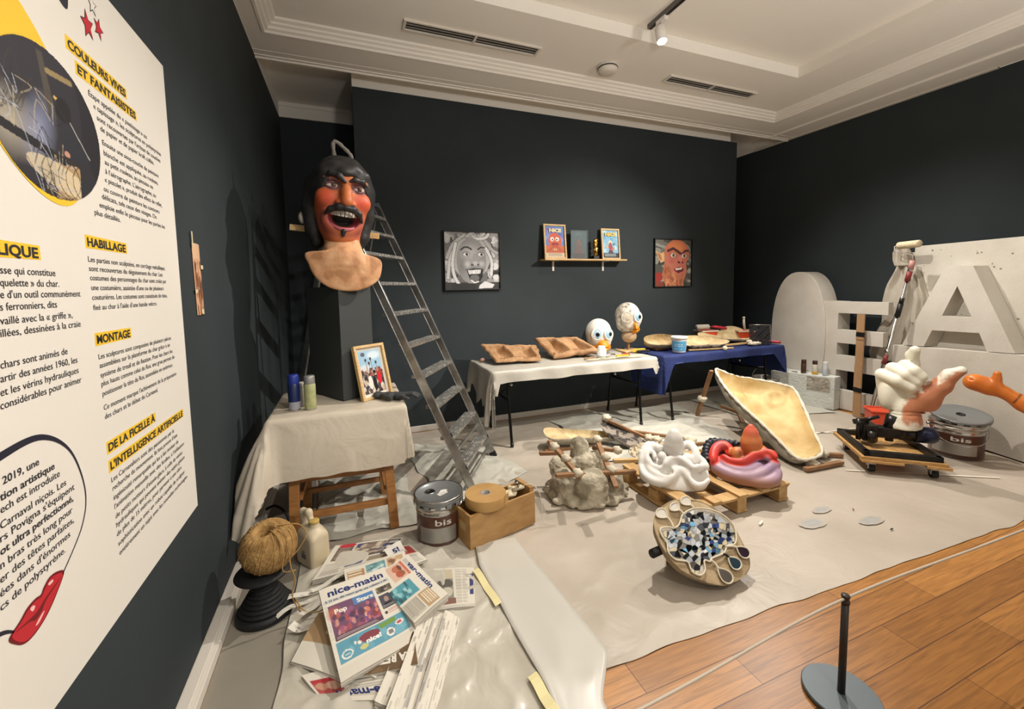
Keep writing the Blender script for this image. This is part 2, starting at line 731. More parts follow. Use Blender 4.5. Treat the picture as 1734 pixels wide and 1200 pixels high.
wall('wall_left', (XL - .12, -3.2), (XL, YN + .12))
wall('wall_right', (XR, -3.2), (XR + .12, YN + .12))
wall('wall_niche', (XL, YN), (XR, YN + .12))
mb = MB().box((.118, YP, 0), (5.10, YP + .24, ZD), 0).box((.118, YP + .004, ZD), (4.985, YP + .24, 3.6), 1)
struct(obj('wall_back', mb, [DARK, WHITEP]))


def ring(x0, x1, y0, y1, X0, X1, Y0, Y1, z):
    return [((X0, Y0), (X1, y0)), ((X0, y1), (X1, Y1)), ((X0, y0), (x0, y1)), ((x1, y0), (X1, y1))]


mb = MB()
CX0, CX1, CY0, CY1 = -.518, 4.94, -2.6, 3.76          # edge of the cornice
TX0, TX1, TY0, TY1 = .45, 4.26, -2.0, 3.0            # raised tray
for (a, b) in [((XL, -3.2), (XR, CY0)), ((XL, CY1), (XR, 4.14)), ((XL, CY0), (CX0, CY1)), ((CX1, CY0), (XR, CY1))]:
    mb.box((a[0], a[1], 3.452), (b[0], b[1], 3.66))
for (a, b) in [((CX0, CY0), (CX1, TY0)), ((CX0, TY1), (CX1, CY1)), ((CX0, TY0), (TX0, TY1)), ((TX1, TY0), (CX1, TY1))]:
    mb.box((a[0], a[1], 3.53), (b[0], b[1], 3.66))
mb.box((TX0 - .1, TY0 - .1, 3.63), (TX1 + .1, TY1 + .1, 3.72))
mb.box((XL, 4.14, 3.6), (XR, YN, 3.7))
struct(obj('ceiling', mb, WHITEP))


def moulding(name, prof, path, closed=False):
    """sweep a profile [(out, z)] along a horizontal path; out is measured to the left of travel"""
    m = MB()
    n = len(prof)
    P = [Vector((p[0], p[1])) for p in path]
    k = len(P)
    vs = []
    for i in range(k):
        d0 = (P[i] - P[i - 1]).normalized() if (i > 0 or closed) else None
        d1 = (P[(i + 1) % k] - P[i]).normalized() if (i < k - 1 or closed) else None
        d0 = d0 or d1
        d1 = d1 or d0
        n0, n1 = Vector((-d0.y, d0.x)), Vector((-d1.y, d1.x))
        mi = (n0 + n1)
        mi = mi / max(mi.dot(n0), .2)
        for o, z in prof:
            vs.append((P[i].x + mi.x * o, P[i].y + mi.y * o, z))
    fs = []
    for i in range(k if closed else k - 1):
        j = (i + 1) % k
        fs += [(i * n + a, i * n + (a + 1) % n, j * n + (a + 1) % n, j * n + a) for a in range(n)]
    if not closed:
        fs += [tuple(range(n))[::-1], tuple((k - 1) * n + a for a in range(n))]
    m.add(vs, fs)
    return struct(obj(name, m, WHITEP))


CP = [(0, 3.445), (.02, 3.445), (.024, 3.46), (.045, 3.468), (.05, 3.485), (.07, 3.492), (.075, 3.505), (.10, 3.515), (.105, 3.532), (0, 3.532)]
moulding('trim_1', CP, [(CX0, CY0), (CX1, CY0), (CX1, CY1), (CX0, CY1)], True)
CP2 = [(0, 3.432), (.018, 3.432), (.02, 3.444), (.05, 3.442), (.055, 3.449), (.12, 3.449), (.12, 3.46), (0, 3.46)]
moulding('trim_2', [(o, z) for o, z in CP2], [(XR, 4.14), (XL, 4.14)])
struct(obj('trim_3', MB().box((XL, YN - .02, ZD - .002), (.118, YN, 3.6)).box((XL, YN - .035, 3.56), (.118, YN, 3.6)), WHITEP))
struct(obj('trim_4', MB().box((XR - .025, 2.12, ZD - .005), (XR, 4.62, 3.452)).box((XR - .04, 2.12, 3.44), (XR, 4.5, 3.456)), TRIMW))
CP3 = [(0, 3.432), (.02, 3.432), (.025, 3.444), (.05, 3.446), (.055, 3.449), (.055, 3.46), (0, 3.46)]
moulding('trim_5', [(-o, z) for o, z in CP3[::-1]], [(5.33, -3.2), (5.33, 4.14)])

# baseboards
mb = MB().box((XL, -3.2, 0), (XL + .062, 5.43, .045)).box((XL, -3.2, .045), (XL + .045, 5.43, .058))
struct(obj('baseboard_left', mb, TRIMW, bevel=.004))
struct(obj('baseboard_back', MB().box((.118, YP - .02, 0), (5.1, YP, .062)), TRIMW, bevel=.004))
struct(obj('baseboard_right', MB().box((XR - .02, -3.2, 0), (XR, 5.4, .062)), TRIMW, bevel=.004))

# ------------------------------------------------------------------ ceiling fittings
GRILL = M('grille dark', '2a2722', rough=.7)


def vent(x0, x1, y, label):
    t = thing('ceiling_vent', label, 'air vent', ((x0 + x1) / 2, y, 3.53), 0)
    f = MB()
    w = .052
    for a, b in (((x0 - .02, y - w - .015), (x1 + .02, y - w)), ((x0 - .02, y + w), (x1 + .02, y + w + .015)), ((x0 - .02, y - w), (x0, y + w)),
                 ((x1, y - w), (x1 + .02, y + w)), (((x0 + x1) / 2 - .009, y - w), ((x0 + x1) / 2 + .009, y + w))):
        f.box((a[0], a[1], 3.515), (b[0], b[1], 3.53))
    obj('frame', f, TRIMW, t)
    obj('backing', MB().box((x0, y - w, 3.5285), (x1, y + w, 3.5298)), GRILL, t)
    s = MB()
    for k in range(2):
        yy = y - w + .034 + k * .036
        s.beam((x0, yy, 3.522), (x1, yy, 3.522), .007, .005)
    obj('slats', s, GREYP, t)


vent(.50, 1.60, 3.43, 'long slotted white ceiling vent nearer the tall text panel')
vent(3.02, 4.14, 3.43, 'long slotted white ceiling vent nearer the right-hand wall')
t = thing('smoke_detector', 'round white smoke detector on the ceiling between the two vents', 'smoke detector', (2.33, 3.44, 3.53))
obj('base', MB().lathe([(0, 3.53), (.10, 3.53), (.10, 3.515), (0, 3.515)], (2.33, 3.44, 0)), TRIMW, t, True)
obj('housing', MB().lathe([(.085, 3.515), (.09, 3.495), (.078, 3.47), (.05, 3.462), (0, 3.46)], (2.33, 3.44, 0)), TRIMW, t, True)
obj('slot', MB().lathe([(.088, 3.512), (.0905, 3.512), (.0905, 3.503), (.088, 3.503)], (2.33, 3.44, 0)), GRILL, t)

t = thing('lighting_track', 'grey ceiling track that carries the lit spotlight', 'track', (2.40, 1.2, 3.63))
obj('rail', MB().box((2.38, -.8, 3.595), (2.42, 2.95, 3.63)), M('track grey', '6c6a66', rough=.4, metal=.5), t)
obj('slot', MB().box((2.393, -.79, 3.592), (2.407, 2.94, 3.5952)), BLACK, t)
LP, LA = Vector(SPOTS[0][0]), Vector(SPOTS[0][1])
ld = (LA - LP).normalized()
t = thing('track_spotlight', 'lit white cylindrical spotlight hanging from the ceiling track', 'spotlight', (LP.x, LP.y, LP.z))
q = Vector((0, 0, -1)).rotation_difference(ld).to_matrix().to_4x4()
SHELL = M('lamp white', 'dedad2', rough=.4)
tilt = Matrix.Translation(LP + Vector((0, 0, .03))) @ Matrix.Rotation(math.radians(-14), 4, 'X')
obj('adapter', MB().box((LP.x - .018, LP.y - .05, 3.565), (LP.x + .018, LP.y + .05, 3.596)), SHELL, t)
obj('stem', MB().tube([(LP.x, LP.y, 3.57), (LP.x, LP.y, 3.50)], .008), SHELL, t, True)
obj('body', MB().lathe([(.001, .10), (.036, .10), (.04, .095), (.04, -.02), (.037, -.02), (.037, .02), (.001, .02)]), SHELL, t, True, xf=tilt)
obj('lens', MB().ball((0, 0, -.004), (.034, .034, .03)), M('lamp glow', 'fff0d0', emit=40), t, True, xf=tilt)


# ------------------------------------------------------------------ floor coverings
SHEET = M('paper drop sheet', 'bbb1a3', rough=.38, bump=.35, bscale=5, var='a99f90', vscale=1.6, spec=.45, bdetail=3, bdist=.8)
PLSHEET = M('milky plastic sheet', 'c4bfb2', rough=.25, bump=.55, bscale=6, var='b2ac9d', vscale=3, spec=.8, coat=.4, bdetail=2, bdist=1.2)
FOLDED = M('folded translucent sheet', 'bdbab0', rough=.34, bump=.2, bscale=3, spec=.6, bdetail=2, bdist=.8)
GREYMAT = M('grey floor card', '8b8578', rough=.65, var='7f796d', vscale=2)


def ridge(x, y, s, o=0.):
    n = noise.noise(Vector((x * s + o, y * s, o)))
    return (1 - abs(n) * 2.2) ** 2 if abs(n) < .45 else 0


def inside(p, poly):
    r = False
    n = len(poly)
    for i in range(n):
        (x0, y0), (x1, y1) = poly[i], poly[(i + 1) % n]
        if (y0 > p[1]) != (y1 > p[1]) and p[0] < (x1 - x0) * (p[1] - y0) / (y1 - y0) + x0:
            r = not r
    return r


def sheet(name, quad, mat, label, cat, z0, hf, nu, nv, jag=.0, clip=None):
    """a sheet lying on the floor: bilinear quad TL TR BR BL with height function"""
    TL, TR_, BR, BL = [Vector((p[0], p[1])) for p in quad]
    mb = MB()

    def fn(u, v):
        p = TL.lerp(TR_, u).lerp(BL.lerp(BR, u), v)
        e = min(u, 1 - u, v, 1 - v)
        if e < 1e-6 and jag:
            d = noise.noise(Vector((p.x * 5, p.y * 5, 3))) * jag
            p = p + Vector((d, noise.noise(Vector((p.x * 5, p.y * 5, 9))) * jag))
        return (p.x, p.y, z0 + max(0, hf(p.x, p.y)) * min(1, .25 + e * 12))
    mb.grid(fn, nu, nv)
    mb.f = [f[::-1] for f in mb.f]
    return tag(obj(name, mb, mat, smooth=True), label, cat)


tagm = sheet('floor_card', ((XL + .063, 5.4), (-.28, 5.4), (-.28, .3), (XL + .063, .3)), GREYMAT, 'smooth grey card strip on the floor along the left baseboard', 'floor cover', .0015, lambda x, y: 0, 4, 20)
sheet('drop_sheet', ((-.3, 4.37), (5.45, 4.38), (5.02, 1.13), (-.3, 1.36)), SHEET, 'large beige drop sheet covering the floor of the roped-off workshop', 'drop sheet', .003,
      lambda x, y: .010 * ridge(x, y, 2.1) * (1 if (y > 2.9 and x < 3.6) else .25) + (.007 * ridge(x, y, 5, 4) if x < 1.7 else .0015), 220, 130, jag=.015)


def z_pl(x, y):
    return .012 * ridge(x, y, 3.1, 2) + .010 * ridge(x, y, 6.3, 5) + .004


sheet('plastic_sheet', ((-.31, 2.6), (.62, 2.5), (.66, .7), (-.31, .7)), PLSHEET, 'crumpled milky plastic sheet under the newspapers and the jug', 'plastic sheet', .0085, z_pl, 90, 130, jag=.02)
FP = [(.66, 2.19), (.86, 2.26), (.925, 1.36), (.79, 1.20), (.72, .7), (.58, .7), (.60, 1.62)]
mb = MB()
N_ = 60
for j in range(N_ + 1):
    v = j / N_
    y = 2.26 - v * 1.56
    xl = np.interp(y, [.7, 1.3, 1.63, 2.05, 2.26], [.60, .615, .60, .585, .62])
    xr = np.interp(y, [.7, 1.2, 1.36, 2.26], [.72, .79, .925, .86])
    for i in range(13):
        u = i / 12
        x = xl + (xr - xl) * u
        z = .016 + .012 * math.exp(-(u / .09) ** 2) + .008 * ridge(x, y, 3, 7) * (u < .9) + .004 * noise.noise(Vector((x * 4, y * 4, 0)))
        mb.v.append((x, y, max(z, .013)))
k = 13
mb.f = [(j * k + i, (j + 1) * k + i, (j + 1) * k + i + 1, j * k + i + 1) for j in range(N_) for i in range(12)]
mb.mi = [0] * len(mb.f)
o = tag(obj('folded_plastic_sheet', mb, FOLDED, smooth=True), 'smooth folded translucent sheet with a pointed corner, right of the newspapers', 'plastic sheet')
so = o.modifiers.new('s', 'SOLIDIFY')
so.thickness = .004
YTAPE = M('cream masking tape', 'd9cf9c', rough=.6)
for i, (a, b, w, lab) in enumerate([((.555, 2.02), (.585, 1.74), .035, 'strip of pale yellow masking tape above the seam of the folded sheet'),
                                    ((.585, 1.36), (.60, 1.18), .04, 'strip of pale yellow masking tape low on the seam of the folded sheet')]):
    m = MB()
    A, B = Vector((*a, .034)), Vector((*b, .036))
    for t_ in np.linspace(0, 1, 9):
        p = A.lerp(B, t_)
        zz = .034 + .004 * math.sin(t_ * 9)
        m.v += [(p.x - w / 2, p.y, zz), (p.x + w / 2, p.y + .008, zz + .003)]
    m.f = [(2 * j, 2 * j + 2, 2 * j + 3, 2 * j + 1) for j in range(8)]
    m.mi = [0] * 8
    tag(obj('masking_tape', m, YTAPE), lab, 'tape')

# lighter loose sheets towards the back
PALE = M('pale loose sheet', 'bab8ac', rough=.42, bump=.5, bscale=6, spec=.5, bdetail=2, bdist=1)
sheet('loose_plastic_sheet', ((2.05, 4.18), (3.75, 4.05), (3.35, 2.75), (1.95, 2.95)), PALE, 'pale rumpled plastic sheet behind the broken moulds, below the second table', 'plastic sheet', .014, lambda x, y: .02 * ridge(x, y, 2.6, 3) + .01 * ridge(x, y, 6, 1), 80, 60, jag=.05)
sheet('loose_plastic_sheet', ((.42, 4.1), (1.12, 3.7), (1.28, 3.02), (.55, 2.72)), PALE, 'pale crumpled plastic sheet under the foot of the ladder', 'plastic sheet', .014, lambda x, y: .022 * ridge(x, y, 3.1, 6) + .015 * ridge(x, y, 8, 2), 60, 60, jag=.05)
sheet('loose_plastic_sheet', ((-.27, 3.55), (.36, 3.4), (.36, 2.62), (-.28, 2.64)), PALE, 'pale crumpled plastic sheet on the floor below the wooden trestle table', 'plastic sheet', .014, lambda x, y: .022 * ridge(x, y, 3.6, 8) + .015 * ridge(x, y, 8, 4), 50, 50, jag=.03)
sheet('loose_plastic_sheet', ((4.05, 4.3), (5.42, 4.3), (5.15, 3.05), (4.05, 3.35)), PALE, 'pale plastic sheet on the floor in front of the foam block', 'plastic sheet', .014, lambda x, y: .012 * ridge(x, y, 2.6, 5), 50, 40, jag=.04)

# tape lines, stains and crumbs on the sheet
WT = M('white floor tape', 'ddd6c6', rough=.5)


def strip(a, b, w, lab, z=.0125, mat=WT, name='floor_tape'):
    A, B = Vector((*a, 0)), Vector((*b, 0))
    d = (B - A).normalized()
    s = Vector((-d.y, d.x, 0)) * w / 2
    m = MB()
    for i in range(13):
        p = A.lerp(B, i / 12)
        m.v += [(p.x - s.x, p.y - s.y, z), (p.x + s.x, p.y + s.y, z)]
    m.f = [(2 * j, 2 * j + 2, 2 * j + 3, 2 * j + 1) for j in range(12)]
    m.mi = [0] * 12
    tag(obj(name, m, mat), lab, 'tape')


strip((4.15, 2.78), (5.0, 2.32), .018, 'white tape line on the drop sheet leading to the open pail behind the dolly')
strip((4.05, 2.72), (4.95, 2.60), .016, 'thin white tape line starting at the tip of the big hollow mould')
strip((3.62, 2.05), (4.5, 1.52), .02, 'white tape line on the drop sheet in front of the castor dolly')
STN = M('stained sheet', 'ffffff', rough=.5, attr=True)
for i, (x, y, rx, ry, lab) in enumerate([(2.62, 1.66, .10, .05, 'long greyish blue paint smudge, nearest the pallet'), (2.83, 1.74, .08, .035, 'faint blue paint smudge farthest back on the drop sheet'), (2.98, 1.54, .10, .042, 'blue ring-shaped paint smudge, rightmost on the drop sheet')]):
    P = Paint(36, 30, 'b2a899')
    P.ell(.5, .5, .5, .5, '8f979c', .75, soft=.6).ell(.5, .5, .22, .22, 'a9a59c', .8, soft=.8)
    P.c = P.c * (1 + .12 * np.array([noise.noise(Vector((a * 5, b * 5, i))) for a, b in zip(P.u, P.v)]))[:, None]
    pm = P.mesh(lambda u, v: (x + (u - .5) * 2 * rx, y - (v - .5) * 2 * ry, .0125))
    pm.f = [f for f in pm.f if (P.u[f[0]] - .5) ** 2 + (P.v[f[0]] - .5) ** 2 < .24 * (1 + .3 * noise.noise(Vector((P.u[f[0]] * 4, P.v[f[0]] * 4, i))))]
    pm.mi = [0] * len(pm.f)
    tag(obj('paint_stain', pm, STN), lab, 'paint stain')
# ------------------------------------------------------------------ the text panel on the left wall
PX = XL + .008
K = -PX / .655


def wz(y, z):
    return y * K, 1.5 + (z - 1.5) * K


def onwall(u, w, lift=.0):
    return (PX + lift, u, w)


INK = M('print ink', '26262b', rough=.6)
YEL = M('yellow highlight', 'e6bd2c', rough=.6)
PANEL = M('panel white', 'dcd8cf', rough=.55)
RED = M('print red', 'b8202c', rough=.45)
DRED = M('print dark red', '6d1018', rough=.5)
NAVY = M('print navy', '1b1c2e', rough=.5)
t = thing('wall_text_panel', 'large white printed text panel with yellow headings on the left wall', 'wall panel', (XL, 1.2, 0.6))
y0, zt = wz(2.146, 2.415)
y1, zb = wz(.2, .580)
obj('board', MB().box((XL + .0005, y1, zb), (PX, y0, zt)), PANEL, t)
HEADS = [('COULEURS VIVES', 1.486, 1.793, 2.148), ('ET FANTAISISTES', 1.521, 1.854, 2.100), ('LIQUE', 1.168, 1.288, 1.587), ('HABILLAGE', 1.489, 1.700, 1.635),
         ('MONTAGE', 1.490, 1.680, 1.367), ('DE LA FICELLE À', 1.496, 1.802, 1.057), ("L'INTELLIGENCE ARTIFICIELLE", 1.497, 2.055, 1.003)]
for s, a, b, z in HEADS:
    ya, za = wz(a, z)
    yb, _ = wz(b, z)
    j = .004
    hb = MB()
    hb.prism([(ya - .008, za - .006), (yb + .008, za - .005 + j * .4), (yb + .007, za + .0285 * K), (ya - .007, za + .0275 * K + j * .5)], .0006, frame((PX, 0, 0), (0, 1, 0), (0, 0, 1)))
    obj('heading_highlight', hb, YEL, t)
    tb = MB()
    text(tb, s, ya, za, .0325 * K, yb, bold=.034, fn=lambda u, w: onwall(u, w, .0012))
    obj('heading_text', tb, INK, t)
PARA = [
    [('Étape appelée du « pastissage » ou', 1.566, 1.932, 2.060), ('« tapissage », les sculptures en polystyrène', 1.586, 2.048, 2.0335), ("sont recouvertes par l'artisan de couches", 1.6, 2.039, 2.006), ('de papier et de papier kraft collés.', 1.613, 1.977, 1.9805)],
    [('Ensuite une sous-couche de peinture', 1.617, 2.009, 1.942), ('blanche est appliquée, au rouleau,', 1.62, 2.0, 1.913), ('au petit rouleau, au pinceau ou', 1.621, 1.95, 1.887), ("à l'aérographe. L'aérographe, au", 1.619, 1.97, 1.86),
     ('« pistolet », produit des effets de reflet,', 1.612, 2.02, 1.834), ('ou couvre de peinture les contours', 1.601, 1.99, 1.805), ('délicats, tels ceux des visages. On', 1.587, 1.96, 1.78), ('emploie enfin le pinceau pour les parties les', 1.57, 2.03, 1.753), ('plus détaillés.', 1.54, 1.684, 1.727)],
    [('Les parties non sculptées, en cerclage métallique,', 1.486, 1.999, 1.592), ('sont recouvertes du déguisement du char. Les', 1.486, 1.97, 1.567), ('costumes des personnages du char sont créés par', 1.487, 2.0, 1.542), ("une costumière, assistée d'une ou de plusieurs", 1.488, 1.97, 1.515),
     ('couturières. Les costumes sont constitués de tissu,', 1.488, 1.999, 1.488), ("fixé au char à l'aide d'une bande velcro.", 1.488, 1.899, 1.46)],
    [('Les sculptures sont composées de plusieurs pièces', 1.491, 2.0, 1.323), ('assemblées sur la plateforme du char grâce à un', 1.492, 1.985, 1.298), ('système de treuil et de fixation. Pour les chars les', 1.492, 2.005, 1.271), ('plus hauts comme celui du Roi, une grue permet de', 1.492, 2.02, 1.246),
     ('positionner la tête du Roi, assemblée en extérieur.', 1.493, 1.998, 1.218), ("Ce moment marque l'achèvement de la préparation", 1.493, 2.024, 1.178), ('des chars et le début du Carnaval.', 1.494, 1.847, 1.152)],
    [('Les Carnavaliers sont des passionnés par la', 1.496, 1.957, .967), ("recherche du mouvement. Ils font preuve d'une", 1.498, 1.985, .941), ('ingéniosité remarquable qui les a fait évoluer de', 1.499, 1.99, .913), ("l'animation manuelle avec des ficelles, à l'utilisation", 1.499, 2.045, .886),
     ("de petits moteurs d'essuie-glace, à celle de vérins", 1.5, 2.02, .857), ('hydrauliques qui peuvent animer des sujets géants', 1.499, 2.04, .831), ('de plus de 15 mètres, pour parvenir à une ultra', 1.498, 2.0, .804), ('sophistication avec un robot capable de sculpter', 1.5, 2.03, .774), ('entièrement un sujet avec les nouvelles technologies.', 1.502, 2.054, .745)],
    [('sse qui constitue', 1.17, 1.342, 1.548), ('quelette » du char.', 1.166, 1.352, 1.5225), ("e d'un outil communément", 1.163, 1.435, 1.498), ('s ferronniers, dits', 1.159, 1.336, 1.473), ('vaillé avec la « griffe »,', 1.155, 1.392, 1.445), ('illées, dessinées à la craie', 1.152, 1.423, 1.42)],
    [('chars sont animés de', 1.143, 1.358, 1.357), ('artir des années 1960, les', 1.139, 1.394, 1.33), ('et les vérins hydrauliques', 1.135, 1.395, 1.303), ('considérables pour animer', 1.131, 1.403, 1.277)]]
for para in PARA:
    tb = MB()
    for s, a, b, z in para:
        ya, za = wz(a, z)
        yb, _ = wz(b, z)
        text(tb, s, ya, za, (.0215 if a > 1.4 else .023) * K, yb, bold=.003, fn=lambda u, w: onwall(u, w, .0008))
    obj('body_text', tb, INK, t)
tb = MB()
for s, a, b, z, bo in [('n 2019, une', 1.095, 1.22, 1.130, .015), ('tion artistique', 1.104, 1.268, 1.101, .02), ('ech est introduite', 1.102, 1.283, 1.077, .006), ('Carnaval niçois. Les', 1.097, 1.302, 1.047, .006), ("rs Povigna s'équipent", 1.093, 1.331, 1.023, .006),
                       ('ot ultra perfectionné,', 1.09, 1.322, .998, .02), ('n bras très long pour', 1.086, 1.315, .972, .006), ('er des têtes parfaites,', 1.082, 1.316, .946, .006), ("ées dans d'énormes", 1.078, 1.297, .92, .006), ('cs de polystyrène.', 1.075, 1.274, .894, .006)]:
    ya, za = wz(a, z)
    yb, _ = wz(b, z)
    text(tb, s, ya, za, .0225 * K, yb, bold=bo, fn=lambda u, w: onwall(u, w, .0008))
obj('bubble_text', tb, INK, t)


def ribbon(pts, ws, n=60):
    """flat drawn line on the panel: list of (y, z) with half widths"""
    P = smooth_path([(p[0], p[1], w) for p, w in zip(pts, ws)], n)
    m = MB()
    for i, p in enumerate(P):
        a, b = P[max(i - 1, 0)], P[min(i + 1, n)]
        d = Vector((b.x - a.x, b.y - a.y)).normalized()
        nx, ny = -d.y * p.z, d.x * p.z
        m.v += [onwall(p.x + nx, p.y + ny, .001), onwall(p.x - nx, p.y - ny, .001)]
    m.f = [(2 * i, 2 * i + 1, 2 * i + 3, 2 * i + 2) for i in range(n)]
    m.mi = [0] * n
    return m


bp = [wz(*p) for p in [(1.0, 1.16), (1.117, 1.187), (1.237, 1.186), (1.33, 1.12), (1.372, 1.003), (1.345, .92), (1.25, .846)]]
obj('bubble_outline', ribbon(bp, [.008, .008, .006, .003, .002, .0018, .0015]), NAVY, t)
bp = [wz(*p) for p in [(1.0, .87), (1.068, .853), (1.10, .832)]]
obj('bubble_outline', ribbon(bp, [.006, .004, .002], 20), NAVY, t)


def flat(pts, lift, sm=0):
    P = [wz(*p) for p in pts]
    if sm:
        P = [(p.x, p.y) for p in smooth_loop([(a, b, 0) for a, b in P], sm)]
    m = MB().add([onwall(a, b, lift) for a, b in P], [tuple(range(len(P)))])
    return m


LIPO = [(1.262, .852), (1.24, .868), (1.213, .872), (1.192, .862), (1.182, .853), (1.165, .856), (1.14, .853), (1.118, .842), (1.085, .828), (1.10, .805), (1.118, .790), (1.14, .784), (1.17, .788), (1.20, .800), (1.232, .822)]
LIPI = [(1.255, .849), (1.24, .862), (1.213, .867), (1.194, .857), (1.181, .848), (1.164, .851), (1.14, .848), (1.12, .838), (1.093, .828), (1.104, .808), (1.12, .794), (1.14, .788), (1.17, .792), (1.198, .804), (1.23, .826)]
obj('lips_outline', flat(LIPO, .001, 70), DRED, t)
li = obj('lips', flat(LIPI, .0014, 70), RED, t)
obj('lips_gap', flat([(1.25, .848), (1.215, .842), (1.19, .836), (1.165, .826), (1.14, .826), (1.10, .829), (1.14, .821), (1.158, .812), (1.178, .818), (1.197, .832)], .0017, 50), DRED, t)
SHINE = M('print pink', 'e9b9b5', rough=.4)
for pts in ([(1.205, .862), (1.219, .862), (1.22, .856), (1.207, .856)], [(1.145, .845), (1.152, .848), (1.16, .842), (1.152, .836)], [(1.155, .802), (1.165, .800), (1.185, .812), (1.175, .812)]):
    obj('lip_shine', flat(pts, .002, 16), SHINE, t)
# round photograph on a yellow disc
obj('yellow_disc', flat([(1.30 + .205 * math.cos(a), 1.955 + .208 * math.sin(a) - .10 * math.cos(a)) for a in np.linspace(0, 2 * PI, 60, False)], .0009), YEL, t)
P = Paint(200, 170, '1d1c22')
P.ell(.3, .35, .5, .6, '2a2830', .8).ell(.15, .62, .3, .25, 'cfc6b2', .55, soft=.9).ell(.38, .58, .16, .3, '8f97b5', .7, .3, soft=.9)
P.poly([(.5, .75), (.85, .7), (.8, 1), (.5, 1)], 'a88d66').ell(.55, .85, .3, .09, 'd8c9a8', .7, .2)
P.poly([(.42, .05), (.47, .05), (.55, .45), (.48, .45)], '4a443c').line([(.5, .15), (.72, .12)], .02, '8f7d55').line([(.55, .3), (.65, .33)], .012, 'c9a75a')
P.ell(.62, .36, .075, .085, '121115').poly([(.6, .43), (.78, .48), (.9, .75), (.93, 1), (.72, 1), (.74, .72), (.55, .62)], '23262e').line([(.68, .42), (.86, .62)], .006, '9a9894')
P.ell(.62, .66, .03, .02, 'b98a72').line([(.1, .65), (.58, .72)], .03, '17171b')
rs = np.random.RandomState(5)
for k in range(60):
    a = rs.uniform(0, 1, 2)
    c = [(a[0], a[1]), (a[0] + rs.uniform(-.2, .2), a[1] + rs.uniform(-.25, .25)), (a[0] + rs.uniform(-.3, .3), a[1] + rs.uniform(-.3, .3))]
    P.line([(p.x, p.y) for p in smooth_path([(q[0] * .6, .3 + q[1] * .7, 0) for q in c], 6)], .0035, ['3a3128', '15130f', 'b5a68a', 'a9b0bd'][k % 4], .7)
for k in range(5):
    P.line([(.55 + .07 * k + .18 * math.cos(a), .84 + .15 * math.sin(a)) for a in np.linspace(0, 6.3, 16)], .003, '2b2118')
pm = P.mesh(lambda u, v: onwall(*wz(1.385 + (u - .5) * .425, 1.917 - (v - .5) * .356), .0016))
keep = [f for f in pm.f if (P.u[f[0]] - .5) ** 2 + (P.v[f[0]] - .5) ** 2 < .245]
pm.f, pm.mi = keep, [0] * len(keep)
PRINT = M('colour print', 'ffffff', rough=.55, attr=True)
GLOSSP = M('glossy colour print', 'ffffff', rough=.55, attr=True, spec=.3)
obj('round_photo', pm, PRINT, t)


def star(c, r, rot, q=.45):
    return [(c[0] + (r if k % 2 == 0 else r * q) * math.cos(rot + k * PI / 5) * .8, c[1] + (r if k % 2 == 0 else r * q) * math.sin(rot + k * PI / 5)) for k in range(10)]


for c, r, rot in (((1.594, 2.263), .043, 1.75), ((1.655, 2.287), .034, 1.3)):
    obj('star', flat(star(c, r, rot), .0009), NAVY, t)
    obj('star', flat(star(c, r * .86, rot), .0012), RED, t)
obj('star', flat(star((1.63, 2.338), .032, 1.6), .0009), INK, t)
obj('star', flat(star((1.63, 2.338), .025, 1.6), .0012), PANEL, t)
obj('printed_mark', flat([(1.39, 2.29), (1.45, 2.262), (1.49, 2.247), (1.505, 2.262), (1.50, 2.31), (1.42, 2.34)], .0009, 30), NAVY, t)

# sketch taped to the wall
t = thing('taped_photo', 'small brownish photo taped to the dark left wall beside the white panel', 'photo', (XL, 2.26, 1.4))
P = Paint(40, 60, 'c39a76')
P.blobs(50, (.1, .25, 1, 1), ['6d3f2c', '4a2d24', 'b07a58', '8c5a41', 'd8b28f'], .13, .8, 4).rect(0, 0, 1, .2, 'cfae8c', .7)
obj('print', P.mesh(lambda u, v: (XL + .003 + .004 * math.sin(u * 3), 2.222 + u * .095 + .01 * v, 1.722 - v * .318)), PRINT, t)
for c, w, h, a in (((2.218, 1.735), .012, .07, .2), ((2.226, 1.51), .03, .018, .3), ((2.29, 1.42), .03, .02, -.5), ((2.32, 1.62), .03, .018, .1)):
    tp = MB().prism([(c[0] - w / 2, c[1] - h / 2), (c[0] + w / 2, c[1] - h / 2 + a * .01), (c[0] + w / 2, c[1] + h / 2), (c[0] - w / 2, c[1] + h / 2)], .001, frame((XL + .008, 0, 0), (0, 1, 0), (0, 0, 1)))
    obj('tape', tp, M('beige tape', 'cdbf9c', rough=.6), t)

# ------------------------------------------------------------------ trestle table with its paper cover


